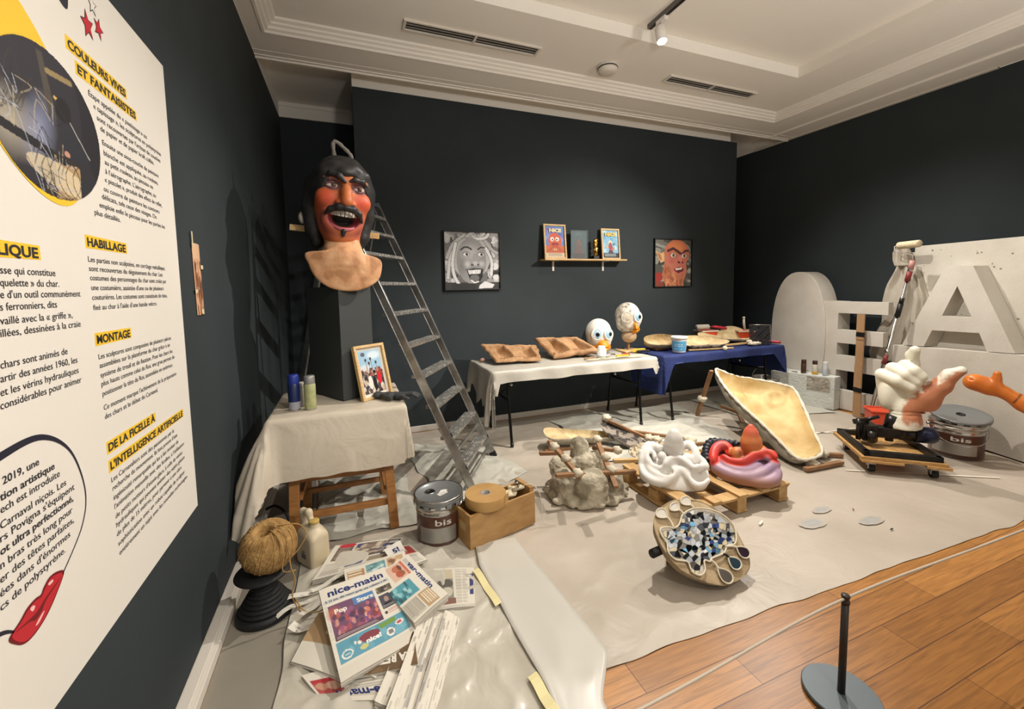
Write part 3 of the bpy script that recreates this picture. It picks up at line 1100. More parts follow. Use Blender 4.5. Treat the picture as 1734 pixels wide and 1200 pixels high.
def drape(x0, x1, y0, y1, z, L, flare=.1, fold=.012, nx=60, ny=50, ext=.6, seed=0, lift=.012, rough=.004, freq=26):
    """cloth over a rectangle; L(px, py) gives the hem length at a point of the flat pattern"""
    xs = np.concatenate([np.linspace(x0 - ext, x0, nx // 3, False), np.linspace(x0, x1, nx // 2, False), np.linspace(x1, x1 + ext, nx // 3)])
    ys = np.concatenate([np.linspace(y0 - ext, y0, ny // 2, False), np.linspace(y0, y1, ny // 3, False), np.linspace(y1, y1 + ext, ny // 3)])
    m = MB()
    dd = []
    for py in ys:
        for px in xs:
            cx, cy = min(max(px, x0), x1), min(max(py, y0), y1)
            ox, oy = px - cx, py - cy
            d = math.hypot(ox, oy)
            l = L(px, py)
            dd.append(d > l + .0001)
            q = min(d, l)
            if d > 1e-6:
                ux, uy = ox / d, oy / d
                s = (cx * abs(uy) + cy * abs(ux)) * freq + math.atan2(uy, ux) * 3
                f = (flare(px, py) if callable(flare) else flare) * q + fold * math.sin(s + seed) * min(1, q * 6) + fold * .7 * math.sin(s * .37 + 2 + seed) * min(1, q * 5)
                bend = min(q, .02)
                f += .5 * bend
                m.v.append((cx + ux * f, cy + uy * f, z + .002 - max(0, q - .008) + rough * noise.noise(Vector((px * 7, py * 7, seed)))))
            else:
                m.v.append((px, py, z + .002 + lift * abs(noise.noise(Vector((px * 5, py * 5, seed)))) ** 1.5))
    w = len(xs)
    for j in range(len(ys) - 1):
        for i in range(w - 1):
            f = (j * w + i, j * w + i + 1, (j + 1) * w + i + 1, (j + 1) * w + i)
            if sum(dd[k] for k in f) <= 2:
                m.f.append(f)
                m.mi.append(0)
    used = sorted({k for f in m.f for k in f})
    mp = {k: i for i, k in enumerate(used)}
    m.v = [m.v[k] for k in used]
    m.f = [tuple(mp[k] for k in f) for f in m.f]
    return m


t = thing('trestle_table', 'brown wooden trestle table under a cream paper cover by the left wall', 'table', (-.07, 2.9, 0))
obj('table_top', MB().box((-.45, 2.64, .755), (.29, 3.3, .783)), BEECH, t, bevel=.003)
for (tx, ty, bx, by) in ((-.33, 2.68, -.36, 2.66), (.17, 2.68, .205, 2.64), (-.30, 3.08, -.33, 3.12), (.15, 3.06, .185, 3.10)):
    obj('leg', MB().beam((bx, by, 0.012), (tx, ty, .755), .055, .04, up=(0, 1, 0)), BEECH, t, bevel=.004)
for a, b, w in (((-.33, 2.70, .40), (.16, 2.70, .40), .05), ((-.33, 2.69, .17), (.18, 2.68, .17), .042), ((-.31, 2.90, .31), (.17, 2.88, .30), .035), ((-.31, 3.08, .36), (.15, 3.07, .36), .05),
                ((-.32, 2.70, .28), (-.31, 3.08, .28), .035), ((.165, 2.70, .25), (.16, 3.06, .25), .035), ((-.32, 3.09, .14), (.17, 3.09, .14), .035)):
    obj('rail', MB().beam(a, b, .022, w), BEECH, t, bevel=.003)
PAPER = M('cream table paper', 'c3baa9', rough=.55, bump=.5, bscale=6, var='b5aa98', vscale=3, bdetail=3, bdist=.6)


def L1(px, py):
    a = .36
    if px < -.45:
        a = .36 + .20 * min(1, (-.45 - px) * 5) if py < 2.9 else .34
    if px > .29:
        a = .33 if py < 2.7 else .14
    if py > 3.3:
        a = .12
    return a + .015 * noise.noise(Vector((px * 9, py * 9, 1)))


m = drape(-.455, .295, 2.632, 3.305, .785, L1, flare=lambda px, py: .13 + .30 * max(0, min(1, (-.40 - px) * 6)) * max(0, min(1, (2.75 - py) * 6)), fold=.007, nx=84, ny=70, ext=.6, seed=1, freq=9)
m.v = [(max(p[0], XL + .014), p[1], p[2]) for p in m.v]
tag(obj('paper_cover', m, PAPER, smooth=True), 'wrinkled cream paper cover hanging over the trestle table by the left wall', 'table cover')

# black plinth of the bust
RP = frame((-.06, 2.87, .792), (.85, .527, 0), (-.527, .85, 0))
t = obj('plinth', MB().prism([(0, 0), (.235, 0), (.235, .40), (0, .40)], .735, RP), M('plinth black', '363a39', rough=.7), bevel=.003)
tag(t, 'tall dark grey plinth under the moustached bust on the covered trestle table', 'plinth')


def can(x, y, z, r, h, body, cap, label, group=None, lab=None, cap_h=.22, name='spray_can'):
    t = thing(name, label, 'spray can', (x, y, z), 0, group)
    hb = h * (1 - cap_h)
    obj('can_body', MB().lathe([(0, z), (r * .96, z), (r, z + .004), (r, z + hb - .012), (r * .8, z + hb), (0, z + hb)], (x, y, 0), 28), body, t, True)
    obj('rim', MB().lathe([(r * 1.01, z), (r * 1.03, z + .003), (r * 1.01, z + .007)], (x, y, 0), 28), STEEL, t, True)
    obj('cap', MB().lathe([(r * .93, z + hb - .008), (r * .95, z + hb + .004), (r * .93, z + h - .006), (r * .84, z + h), (0, z + h)], (x, y, 0), 28), cap, t, True)
    return t


def can_text(t, x, y, z, r, lines, mat, name='label_text'):
    """lettering wrapped on the camera side of a can"""
    c = math.atan2(-y, -x)
    m = MB()
    for s, w, z0, sz, bo in lines:
        text(m, s, -w / 2, z + z0, sz, w / 2, bold=bo, fn=lambda u, q: (x + (r + .0012) * math.cos(c + u / r), y + (r + .0012) * math.sin(c + u / r), q))
    obj(name, m, mat, t)


BL_ = M('spray blue', '16234f', rough=.35)
t = can(-.334, 2.80, .79, .033, .215, BL_, M('cap blue', '1d2f7c', rough=.4), 'dark blue spray can with a blue cap on the covered trestle table', 'spray cans on the trestle table')
obj('label_band', MB().lathe([(.0333, .797), (.0334, .80), (.0334, .84), (.0333, .842)], (-.334, 2.80, 0), 28), M('label grey', '8d8f98', rough=.5), t, True)
t = can(-.245, 2.775, .79, .033, .205, M('spray green grey', 'a3a678', rough=.4, var='8b8f60', vscale=30), M('cap grey', '8e8f8b', rough=.35, metal=.4), 'pale green spray can with a grey cap on the covered trestle table', 'spray cans on the trestle table', cap_h=.2)
t = can(-.296, 2.88, .79, .026, .15, M('spray white', 'b9b5aa', rough=.4), M('cap pale', 'c9c5ba', rough=.4), 'small off-white can half hidden between the blue and the green spray cans', 'spray cans on the trestle table')


def photo_frame(name, label, cat, base, u, vv, n, w, h, d, bw, wood, P, mat_w=.0, group=None, glass=None):
    """box picture frame: base = lower-left front corner, u right, vv up along the face, n towards the viewer"""
    X = frame(base, u, n=n)
    t = thing(name, label, cat, tuple((X @ Vector((w / 2, 0, -d / 2)))), 0, group)
    f = MB()
    for a, b in (((0, 0), (w, bw)), ((0, h - bw), (w, h)), ((0, bw), (bw, h - bw)), ((w - bw, bw), (w, h - bw))):
        f.box((a[0], a[1], -d), (b[0], b[1], 0))
    obj('frame', f, wood, t, xf=X, bevel=.0015)
    obj('backing', MB().box((.002, .002, -d), (w - .002, h - .002, -d + .004)), BLACK, t, xf=X)
    if mat_w:
        obj('mount', MB().box((bw, bw, -d + .004), (w - bw, h - bw, -d + .007)), M('mount white', 'd9d5ca', rough=.7), t, xf=X)
    e = bw + mat_w
    z = -d + .009 if d > .02 else -.004
    obj('picture', P.mesh(lambda a, b: X @ Vector((e + a * (w - 2 * e), h - e - b * (h - 2 * e), z))), GLOSSP, t)
    return t, X


P = Paint(70, 100, '6d6a66')
P.rect(0, 0, 1, .5, '8fb3c9').ell(.7, .12, .4, .12, 'cfdbe0', .8, soft=.5).ell(.2, .4, .4, .1, 'd8d8d2', .6, soft=.5)
P.rect(0, .5, 1, 1, '4a4340').blobs(60, (0, .42, 1, .62), ['8a3f32', 'c9b8a5', '2f2b2c', '7c6d62', 'a8432f'], .06, .9, 3).blobs(70, (0, .6, 1, 1), ['26232a', '1d2740', 'b8a596', '57433a', 'd8cdbd'], .09, .9, 8)
for x, y in ((.28, .22), (.52, .2), (.42, .3), (.75, .3)):
    P.line([(x, y), (x + .02, .5)], .012, '5a4c46').ell(x, y, .05, .035, '43383a')
P.ell(.2, .08, .1, .05, '5b5560').ell(.8, .68, .11, .14, 'c2202a').ell(.35, .75, .1, .16, 'd8d3c8').ell(.55, .78, .09, .18, '1b1a20').ell(.6, .52, .06, .05, '1b1412')
t, X = photo_frame('wooden_photo_frame', 'light wooden photo frame leaning on the dark plinth on the trestle table', 'photo frame', (.062, 2.795, .792), (.80, .60, 0), 0, (.60, -.80, .24), .245, .36, .028, .018, PINE, P, .02)
# gloves
m = MB()
GL = M('glove grey', '3b3d3e', rough=.65, bump=.2, bscale=60, var='2c2e2f', vscale=25)
t = thing('work_gloves', 'pair of dark grey work gloves by the leaning wooden photo frame', 'gloves', (.27, 2.80, .79))
for (ox, oy, rz, sc) in ((.21, 2.83, -.35, 1.0), (.29, 2.78, -.15, 1.05)):
    cr, sr = math.cos(rz), math.sin(rz)

    def W(x, y, z):
        return (ox + (x * cr - y * sr) * sc, oy + (x * sr + y * cr) * sc, .795 + z * sc)

    def fg(X, Y, Z):
        x = ((X - ox) * cr + (Y - oy) * sr) / sc
        y = (-(X - ox) * sr + (Y - oy) * cr) / sc
        z = (Z - .795) / sc
        d = ellip(x, y, z, (0, 0, .018), (.05, .042, .02))
        d = smin(d, ellip(x, y, z, (-.065, .0, .02), (.03, .036, .022)), .02)
        for i, (dy, l) in enumerate(((-.034, .066), (-.012, .078), (.012, .074), (.034, .06))):
            d = smin(d, chain(x, y, z, [(.035, dy * .8, .02), (.07, dy * 1.2, .03 - .004 * i), (.035 + l, dy * 1.5, .011)], [.0125, .0115, .010]), .006)
        d = smin(d, chain(x, y, z, [(-.02, -.035, .02), (.015, -.066, .022), (.045, -.078, .012)], [.015, .013, .011]), .01)
        return d * sc
    obj('glove', sdf(fg, (ox - .15, oy - .16, .785), (ox + .19, oy + .16, .86), .006), GL, t, True)
# ------------------------------------------------------------------ the moustached bust
SKIN = M('painted papier mache skin', 'ffffff', rough=.55, attr=True, bump=.15, bscale=14)
HAIR = M('painted black hair', '1d1d1e', rough=.5, bump=.35, bscale=16, var='2b2a29', vscale=10)
HB = thing('carnival_bust', 'painted papier mache bust with black hair, orange face and curled moustache', 'bust', (-.02, 3.02, 1.5))
HC = Vector((-.02, 3.05, 2.08))      # centre of the head


def hd(X, Y, Z):
    """coordinates turned so that the face looks along -y: slight yaw to the right and a roll"""
    a = .16
    x, y, z = X - HC.x, Y - HC.y, Z - HC.z
    x, y = x * math.cos(a) + y * math.sin(a), -x * math.sin(a) + y * math.cos(a)
    b = .10
    x, z = x * math.cos(b) - z * math.sin(b), x * math.sin(b) + z * math.cos(b)
    return x, y, z


def hinv(x, y, z):
    b = .10
    x, z = x * math.cos(b) + z * math.sin(b), -x * math.sin(b) + z * math.cos(b)
    a = .16
    x, y = x * math.cos(a) - y * math.sin(a), x * math.sin(a) + y * math.cos(a)
    return (x + HC.x, y + HC.y, z + HC.z)


def face(X, Y, Z):
    x, y, z = hd(X, Y, Z)
    d = ellip(x, y, z, (0, .0, .06), (.175, .19, .22))
    d = smin(d, ellip(x, y, z, (0, -.03, -.10), (.145, .155, .19)), .06)
    d = smin(d, ellip(x, y, z, (.0, -.10, -.23), (.075, .065, .055)), .05)          # chin
    for s in (-1, 1):
        d = smin(d, ellip(x, y, z, (s * .098, -.115, -.005), (.068, .065, .06)), .04)  # cheeks
        d = smin(d, caps(x, y, z, (s * .025, -.175, .115), (s * .12, -.145, .115), .022, .018), .03)
        d = smax(d, -ellip(x, y, z, (s * .078, -.205, .072), (.052, .05, .03)), .025)  # sockets
    # nose
    d = smin(d, chain(x, y, z, [(.0, -.165, .10), (.0, -.21, .03), (.0, -.245, -.03)], [.024, .03, .034], .02), .02)
    for s in (-1, 1):
        d = smin(d, ellip(x, y, z, (s * .036, -.205, -.038), (.026, .03, .022)), .015)
    # mouth
    mo = ellip(x, y, z, (.0, -.20, -.128), (.098, .10, .066))
    mo = smax(mo, z + .088 - 2.6 * x * x, .01)
    d = smin(d, ellip(x, y, z, (0, -.13, -.135), (.125, .058, .09)), .03)
    d = smax(d, -mo, .012)
    # neck and shoulder plate
    n = caps(X, Y, Z, (-.02, 3.06, 1.95), (-.025, 3.04, 1.66), .105, .115)
    d = smin(d, n, .03)
    return d


FH = .0085
m = sdf(face, (-.30, 2.72, 1.64), (.26, 3.3, 2.42), FH)
V = m.V
x, y, z = hd(V[:, 0], V[:, 1], V[:, 2])
c = np.tile(np.array(H('b9683a')), (len(V), 1))
c = mixc(c, 'c9905f', sstep(-.24, -.36, z))
c = mixc(c, 'b65a33', .6 * sstep(.05, .13, np.abs(x)) * sstep(-.3, -.1, z))
c = mixc(c, 'c8452a', .85 * np.exp(-(((np.abs(x) - .105) / .055) ** 2 + ((z + .012) / .055) ** 2)) * (y < 0))
c = mixc(c, 'b5584f', .75 * np.exp(-(((np.abs(x) - .09) / .05) ** 2 + ((z + .15) / .10) ** 2)))
c = mixc(c, '8c4a3c', .7 * np.exp(-((np.hypot(x / .13, (z + .145) / .085) - 1) / .18) ** 2) * (y < -.05) * (z < -.09))
for s in (-1, 1):
    e = np.hypot((x - s * .078) / .058, (z - .072) / .036)
    c = mixc(c, '5d4752', .9 * sstep(1.25, .7, e) * (y < -.05))
c = mixc(c, '9a5a2c', .55 * np.exp(-((np.abs(x) - .028) / .014) ** 2) * (z < .09) * (z > -.03) * (y < -.12))
mo = ((x / .10) ** 2 + ((z + .128) / .068) ** 2 < 1.02) & (y < -.02) & (z < -.07)
c = mixc(c, '0a0606', sstep(-.155, -.115, y) * mo)
c = mixc(c, '7f3038', 1. * (mo & (y < -.13)))
m.c = c
obj('face', m, SKIN, HB, True)


BIB = smooth_loop([(-.238, 1.742, 0), (-.10, 1.752, 0), (.07, 1.742, 0), (.20, 1.705, 0), (.213, 1.64, 0), (.185, 1.565, 0), (.10, 1.512, 0), (.0, 1.497, 0), (-.11, 1.522, 0), (-.19, 1.59, 0), (-.225, 1.67, 0)], 60)


def plate(X, Y, Z):
    """chest plate: a thin bib-shaped shell that hangs over the front of the plinth"""
    r = np.sqrt((X + .02) ** 2 + (Y - 3.33) ** 2 + ((Z - 1.66) * .8) ** 2)
    d = np.abs(r - .47) - .013
    # signed distance to the outline, in the picture plane
    x, z = X[:, 0, :], Z[:, 0, :]
    q = np.full(x.shape, 9.)
    ins = np.zeros(x.shape, bool)
    n = len(BIB)
    for i in range(n):
        a, b = BIB[i], BIB[(i + 1) % n]
        ex, ez = b.x - a.x, b.y - a.y
        t = np.clip(((x - a.x) * ex + (z - a.y) * ez) / (ex * ex + ez * ez), 0, 1)
        q = np.minimum(q, np.hypot(x - a.x - t * ex, z - a.y - t * ez))
        c_ = ((a.y > z) != (b.y > z)) & (x < ex * (z - a.y) / (ez + 1e-12) + a.x)
        ins ^= c_
    q = np.where(ins, -q, q)[:, None, :]
    d = smax(d, np.broadcast_to(q, d.shape), .01)
    d = np.maximum(d, Y - 3.12)
    neck = caps(X, Y, Z, (-.025, 3.04, 1.86), (-.02, 2.99, 1.68), .098, .145)
    neck = np.maximum(neck, 1.675 - Z)
    d = smin(d, neck, .05)
    sh = caps(X, Y, Z, (-.19, 3.0, 1.715), (.15, 3.0, 1.69), .035, .035)
    return smin(d, sh, .04)


m = sdf(plate, (-.30, 2.80, 1.46), (.27, 3.2, 1.86), .009)
V = m.V
c = np.tile(np.array(H('c4936a')), (len(V), 1))
n1 = vnoise(V, 16)
c = mixc(c, '9a6b46', .7 * sstep(.1, .5, n1))
c = mixc(c, 'd9b08a', .6 * sstep(.1, .5, -n1))
m.c = c
obj('chest_plate', m, M('crumpled paper skin', 'ffffff', rough=.7, attr=True, bump=.5, bscale=13), HB, True)


def hair(X, Y, Z):
    x, y, z = hd(X, Y, Z)
    d = ellip(x, y, z, (0, .01, .085), (.198, .218, .222))
    for s in (-1, 1):
        d = smin(d, chain(x, y, z, [(s * .165, .04, .10), (s * .172, .05, -.05), (s * .152, .06, -.20), (s * .125, .065, -.27)], [.06, .055, .048, .04], .02), .05)
    d = smin(d, ellip(x, y, z, (0, .12, -.12), (.15, .09, .19)), .05)
    # open the face
    fr = ellip(x, y, z, (0, -.25, -.09), (.168, .27, .25))
    d = smax(d, -fr, .02)
    for a, zz in ((-.11, .158), (-.055, .182), (-.01, .160), (.045, .186), (.10, .168)):
        d = smin(d, ellip(x, y, z, (a, -.165 + abs(a) * .4, zz), (.05, .045, .04)), .025)
    d = d - .003 * np.sin(x * 42 + np.sin(z * 14) * 1.2)
    return d


obj('hair', sdf(hair, (-.32, 2.78, 1.72), (.26, 3.36, 2.44), .0095), HAIR, HB, True)


def chainpart(name, pts, rs, mat, k=.01, h=.006, squash=1.):
    P = [hinv(*p) for p in pts]
    a = np.array(P)
    r = max(rs) * 1.3
    return obj(name, sdf(lambda X, Y, Z: chain(X, Y, Z, P, rs, k), a.min(0) - r - .01, a.max(0) + r + .01, h), mat, HB, True)


chainpart('eyebrow', [(-.130, -.142, .110), (-.092, -.182, .138), (-.045, -.205, .122), (-.010, -.21, .092)], [.008, .018, .021, .010], HAIR)
chainpart('eyebrow', [(.018, -.20, .102), (.05, -.20, .118), (.095, -.18, .120), (.135, -.145, .095)], [.008, .017, .017, .008], HAIR)
chainpart('moustache', [(-.112, -.165, -.112), (-.085, -.195, -.083), (-.04, -.225, -.068), (.0, -.235, -.070), (.04, -.228, -.072), (.085, -.2, -.090), (.108, -.172, -.135)], [.008, .018, .023, .021, .023, .018, .009], HAIR)
chainpart('goatee', [(.0, -.185, -.207), (.0, -.182, -.232)], [.017, .011], HAIR)
EYEW = M('eye white', 'b9b3aa', rough=.35)
IRIS = M('iris brown', '4f3526', rough=.3)
for s in (-1, 1):
    e = MB().ball((0, 0, 0), (.038, .022, .025), 24, 14)
    o_ = hinv(s * .078, -.148, .070)
    ob = obj('eye', e, EYEW, HB, True, xf=Matrix.Translation(o_))
    i_ = hinv(s * .078 + .006, -.1685, .071)
    ir = obj('iris', MB().ball((0, 0, 0), (.015, .006, .015), 18, 10), IRIS, ob, True, xf=Matrix.Translation(i_))
    for zz, r in ((.016, .010), (-.017, .008)):
        P_ = [hinv(s * .078 + q * .04, -.155 - .012 * (1 - abs(q)), .070 + zz * (1 - q * q * .8)) for q in np.linspace(-1, 1, 9)]
        obj('eyelid', MB().tube(P_, [r * (.5 + .5 * (1 - abs(q))) for q in np.linspace(-1, 1, 9)], 10), M('eyelid paint', '6b4a4c', rough=.6), HB, True)
    # tiny catch of light painted in white
TEETH = M('tooth white', 'd6d1c4', rough=.4)
for k in range(8):
    u = (k - 3.5) / 3.5
    xx, yy, zc = u * .078, -.186 + .050 * u * u, -.099 + .014 * u * u
    a_, b_, c_ = (Vector(hinv(xx + q[0], yy + q[1], zc + q[2])) for q in ((0, 0, 0), (.0105, .05 * u * .3, .004 * u), (0, 0, .02)))
    ex, ez = b_ - a_, c_ - a_
    ey = ex.cross(ez).normalized() * .008
    tb_ = MB().hexa([a_ - ex * .85 - ez - ey, a_ + ex * .85 - ez - ey, a_ + ex * .85 - ez + ey, a_ - ex * .85 - ez + ey], [a_ - ex + ez - ey, a_ + ex + ez - ey, a_ + ex + ez + ey, a_ - ex + ez + ey])
    obj('tooth', tb_, TEETH, HB, bevel=.004, seg=3)
P_ = [hinv(.100 * math.cos(a), -.182 + .062 * math.cos(a) ** 2, -.108 + .088 * math.sin(a)) for a in np.linspace(PI + .1, 2 * PI - .1, 17)]
obj('lower_lip', MB().tube(P_, [.005 + .008 * math.sin(a) for a in np.linspace(0, PI, 17)], 10), M('lip paint', 'a3535a', rough=.5), HB, True)
# rope handle on the crown
P_ = smooth_path([(-.045, 3.03, 2.37), (-.05, 3.02, 2.45), (-.028, 3.02, 2.465), (.02, 3.02, 2.425), (.055, 3.02, 2.385), (.062, 3.03, 2.34)], 18)
obj('crown_handle', MB().tube(P_, [.013 + .002 * math.sin(i * 2.3) for i in range(19)], 10), M('handle paper', '77726c', rough=.8, bump=.5, bscale=40), HB, True)
# carrying bar behind the head
obj('carrying_bar', MB().beam((-.345, 3.17, 1.93), (.22, 3.13, 1.88), .022, .04), PINE, HB, bevel=.003)
obj('strap', MB().ball((-.262, 3.10, 1.985), (.022, .03, .04), 14, 10), M('strap white', 'a9a49a', rough=.7), HB, True)

# ------------------------------------------------------------------ the ladder
t = thing('step_ladder', 'long paint-spattered aluminium ladder leaning behind the moustached bust', 'ladder', (.99, 3.15, 0))
fL, fR = Vector((.823, 2.869, .012)), Vector((1.17, 3.44, .012))
hh = Vector((-.8546, .5193, 0))
ww = (fR - fL).normalized()


def onlad(side, z, k=.455):
    """point on the front edge of a rail at height z; the rails close in towards the top"""
    p = (fL if side == 0 else fR).copy()
    p += hh * (z * (k if side == 0 else k))
    p.z = z
    return p


top = 2.28
slope = Vector((hh.x * .455, hh.y * .455, 1)).normalized()
nrm = ww.cross(slope).normalized()
for sd in (0, 1):
    a, b = onlad(sd, .012), onlad(sd, top)
    off = nrm * -.03
    r = MB().beam(a + off, b + off, .022, .062, up=nrm)
    r.beam(a + off * 1.85, b + off * 1.85, .034, .006, up=nrm)
    ra = obj('rail', r, ALU, t, bevel=.002)
    obj('foot', MB().beam(a + off + Vector((0, 0, .0)), a + off + slope * .05, .03, .068, up=nrm), BLACK, t, bevel=.003)
    for zz in (.19, .43):
        q = onlad(sd, zz) + nrm * .002 + (ww * .0)
        obj('rivet', MB().beam(q - slope * .014, q + slope * .014, .016, .004, up=nrm), BLACK, ra)
STEPM = M('spattered tread', 'a9a8a4', rough=.35, metal=.8, var='e4e0d8', vscale=38, vsharp=1.6)
zs = [.196, .405, .640, .866, 1.09, 1.33, 1.56, 1.79, 1.98, 2.14]
for k, z in enumerate(zs):
    a, b = onlad(0, z), onlad(1, z)
    a, b = a + ww * .012, b - ww * .012
    s = MB()
    dep = .10
    bk = hh * dep
    s.hexa([a - Vector((0, 0, .022)), b - Vector((0, 0, .022)), b + bk - Vector((0, 0, .022)), a + bk - Vector((0, 0, .022))], [a, b, b + bk, a + bk])
    for q in range(5):
        f0 = .08 + q * .19
        o0, o1 = bk * f0, bk * (f0 + .09)
        up_ = Vector((0, 0, .004))
        s.hexa([a + o0, b + o0, b + o1, a + o1], [a + o0 + up_, b + o0 + up_, b + o1 + up_, a + o1 + up_])
    obj('step', s, STEPM, t, bevel=.0015)
for z in (.30, .10):
    a, b = onlad(0, z), onlad(1, z)
    obj('brace', MB().beam(a + hh * .03, b + hh * .03, .012, .03), ALU, t, bevel=.002)
# rear frame, folded out behind the bust
for sd, e in ((0, Vector((-.52, 3.62, .012))), (1, Vector((-.20, 4.12, .012)))):
    a = onlad(sd, top - .05) + hh * .05
    obj('rear_rail', MB().beam(e, a, .02, .045, up=hh), ALU, t, bevel=.002)
a, b = onlad(0, 2.24) + hh * .02, onlad(1, 2.24) + hh * .02
obj('top_platform', MB().hexa([a, b, b + hh * .16, a + hh * .16], [p + Vector((0, 0, .03)) for p in (a, b, b + hh * .16, a + hh * .16)]), M('platform blue', '53617c', rough=.4, metal=.5), t, bevel=.003)
# ------------------------------------------------------------------ newspapers
NEWS = M('newsprint', 'ffffff', rough=.75, attr=True)
PAGES = M('page edges', 'c9c3b5', rough=.8, bump=.4, bscale=160, stretch=(1, 1, 20))
NBLUE = M('masthead blue', '232f66', rough=.6)
NINK = M('newsprint ink', '3a3b45', rough=.65)
NWHITE = M('print white', 'dcd8cc', rough=.6)
PG = 'newspapers heaped on the plastic sheet'


class News:
    """a folded newspaper whose front page is the bilinear patch TL TR BR BL"""

    def __init__(s, label, q, th, P, nl=3, wav=.004, seed=0, group=PG):
        s.q = [Vector(p) for p in q]
        s.wav, s.seed = wav, seed
        c = sum(s.q, Vector()) / 4
        s.t = thing('newspaper', label, 'newspaper', (c.x, c.y, max(.01, c.z - th)), 0, group)
        obj('front_page', P.mesh(lambda u, v: s.at(u, v)), NEWS, s.t, True)
        n = 14
        for k in range(nl):
            j = random.Random(seed * 7 + k)
            e = .012 * (k + 1) / nl
            du, dv = j.uniform(-e, e), j.uniform(-e, e)
            d0, d1 = th * k / nl + .0012, th * (k + .82) / nl + .0012
            pts = [(i / n, 0) for i in range(n)] + [(1, i / n) for i in range(n)] + [(1 - i / n, 1) for i in range(n)] + [(0, 1 - i / n) for i in range(n)]
            m = MB()
            for d in (d0, d1):
                m.v += [tuple(s.at(u + du, v + dv) - Vector((0, 0, d))) for u, v in pts]
            N4 = 4 * n
            m.f = ([tuple(range(N4))[::-1]] if k else []) + [tuple(range(N4, 2 * N4))] + [(i, (i + 1) % N4, N4 + (i + 1) % N4, N4 + i) for i in range(N4)]
            m.mi = [0] * len(m.f)
            obj('inner_pages', m, PAGES, s.t)

    def at(s, u, v, lift=0.):
        a, b, c, d = s.q
        p = a.lerp(b, u).lerp(d.lerp(c, u), v)
        w = s.wav * (math.sin(u * 5 + s.seed) + math.sin(v * 4 + u * 2 + s.seed * 2))
        return p + Vector((0, 0, w + lift))

    def print(s, name, lines, mat):
        """lines: (text, u0, u1, v of the baseline, height in v, bold)"""
        m = MB()
        for tx, u0, u1, v, hh, bo in lines:
            text(m, tx, u0, 0, hh, u1, bold=bo, fn=lambda u, w: s.at(u, v - w, .0009))
        obj(name, m, mat, s.t)
        return s


NB = 'd0cbbd'
P = Paint(96, 130, NB)
P.rect(.02, .155, .98, .20, 'a9b2b8', .6).rect(.06, .235, .70, .625, '6b4a63').rect(.40, .235, .70, .33, '4d78a8')
P.ell(.12, .34, .12, .1, 'b8643c', .9, soft=.7).blobs(60, (.06, .32, .70, .6), ['8b5577', '5a3348', 'b06a7a', 'a2504a', '433650', '7a4f86', 'c58f80'], .045, .8, 2).blobs(14, (.5, .4, .7, .55), ['c9785a', 'd8b0a0', '8d3f38'], .03, .9, 5)
P.rect(.06, .575, .70, .625, '4a3540', .8).lines(.08, .585, .66, .62, 2, 'c9b8b8', .6, .45)
P.rect(.74, .235, .97, .32, '6e675c').blobs(18, (.74, .235, .97, .32), ['3d3a36', '9c917d', '57503f'], .04, .9, 9).rect(.74, .345, .97, .52, '4a4650').ell(.84, .41, .035, .035, '9c8478').poly([(.77, .52), (.79, .45), (.89, .45), (.92, .52)], '22222b').lines(.76, .48, .95, .515, 2, 'b9b5b0', .6)
P.lines(.80, .545, .96, .595, 4, 'a0303a', .7).ell(.765, .57, .02, .022, '3d3a35')
P.rect(.045, .645, .97, .86, '5b93a6').blobs(10, (.06, .66, .95, .85), ['6fa5b5', '4b8294', '7cb3bd'], .07, .5, 4).poly([(.60, .66), (.84, .65), (.84, .70), (.62, .71)], '6d8f42').ell(.87, .735, .06, .028, 'd9d5cf').ell(.865, .735, .035, .015, 'b04a52').ell(.72, .79, .055, .045, 'dcd8d0').rect(.69, .765, .75, .815, '77797a')
P.ell(.46, .72, .14, .05, '7d3d45').ell(.15, .79, .07, .045, 'dcd9d2').ell(.15, .79, .055, .032, '5b93a6').line([(.12, .79), (.18, .79)], .004, 'dcd9d2').line([(.15, .76), (.15, .82)], .004, 'dcd9d2').ell(.32, .74, .025, .018, 'dcd8d0').ell(.36, .80, .05, .025, 'cfc46a', .8).ell(.27, .72, .012, .02, 'dcd8d0')
P.rect(0, .88, 1, 1, 'c9c4b6').lines(.02, .22, .045, .6, 30, '9a968b', .5)
nm = News('nice-matin front page with the Pop Stars photo, on top of the heap of newspapers', [(-.186, 1.993, .150), (.101, 2.06, .150), (.205, 1.659, .070), (-.090, 1.564, .070)], .022, P, 4, .003, 1)
nm.print('masthead', [('nice-matin', .10, .93, .128, .115, .03)], NBLUE)
nm.print('headline', [('À 23 ans, elle meurt après une collision à ski', .04, .95, .192, .038, .012)], NINK)
nm.print('photo_title', [('Pop', .13, .30, .345, .07, .04)], NWHITE)
nm.print('photo_title', [('Stars', .45, .69, .312, .065, .04)], NWHITE)
nm.print('banner_title', [('nice!', .40, .60, .785, .065, .05)], M('banner pale', 'dfe3dc', rough=.6))

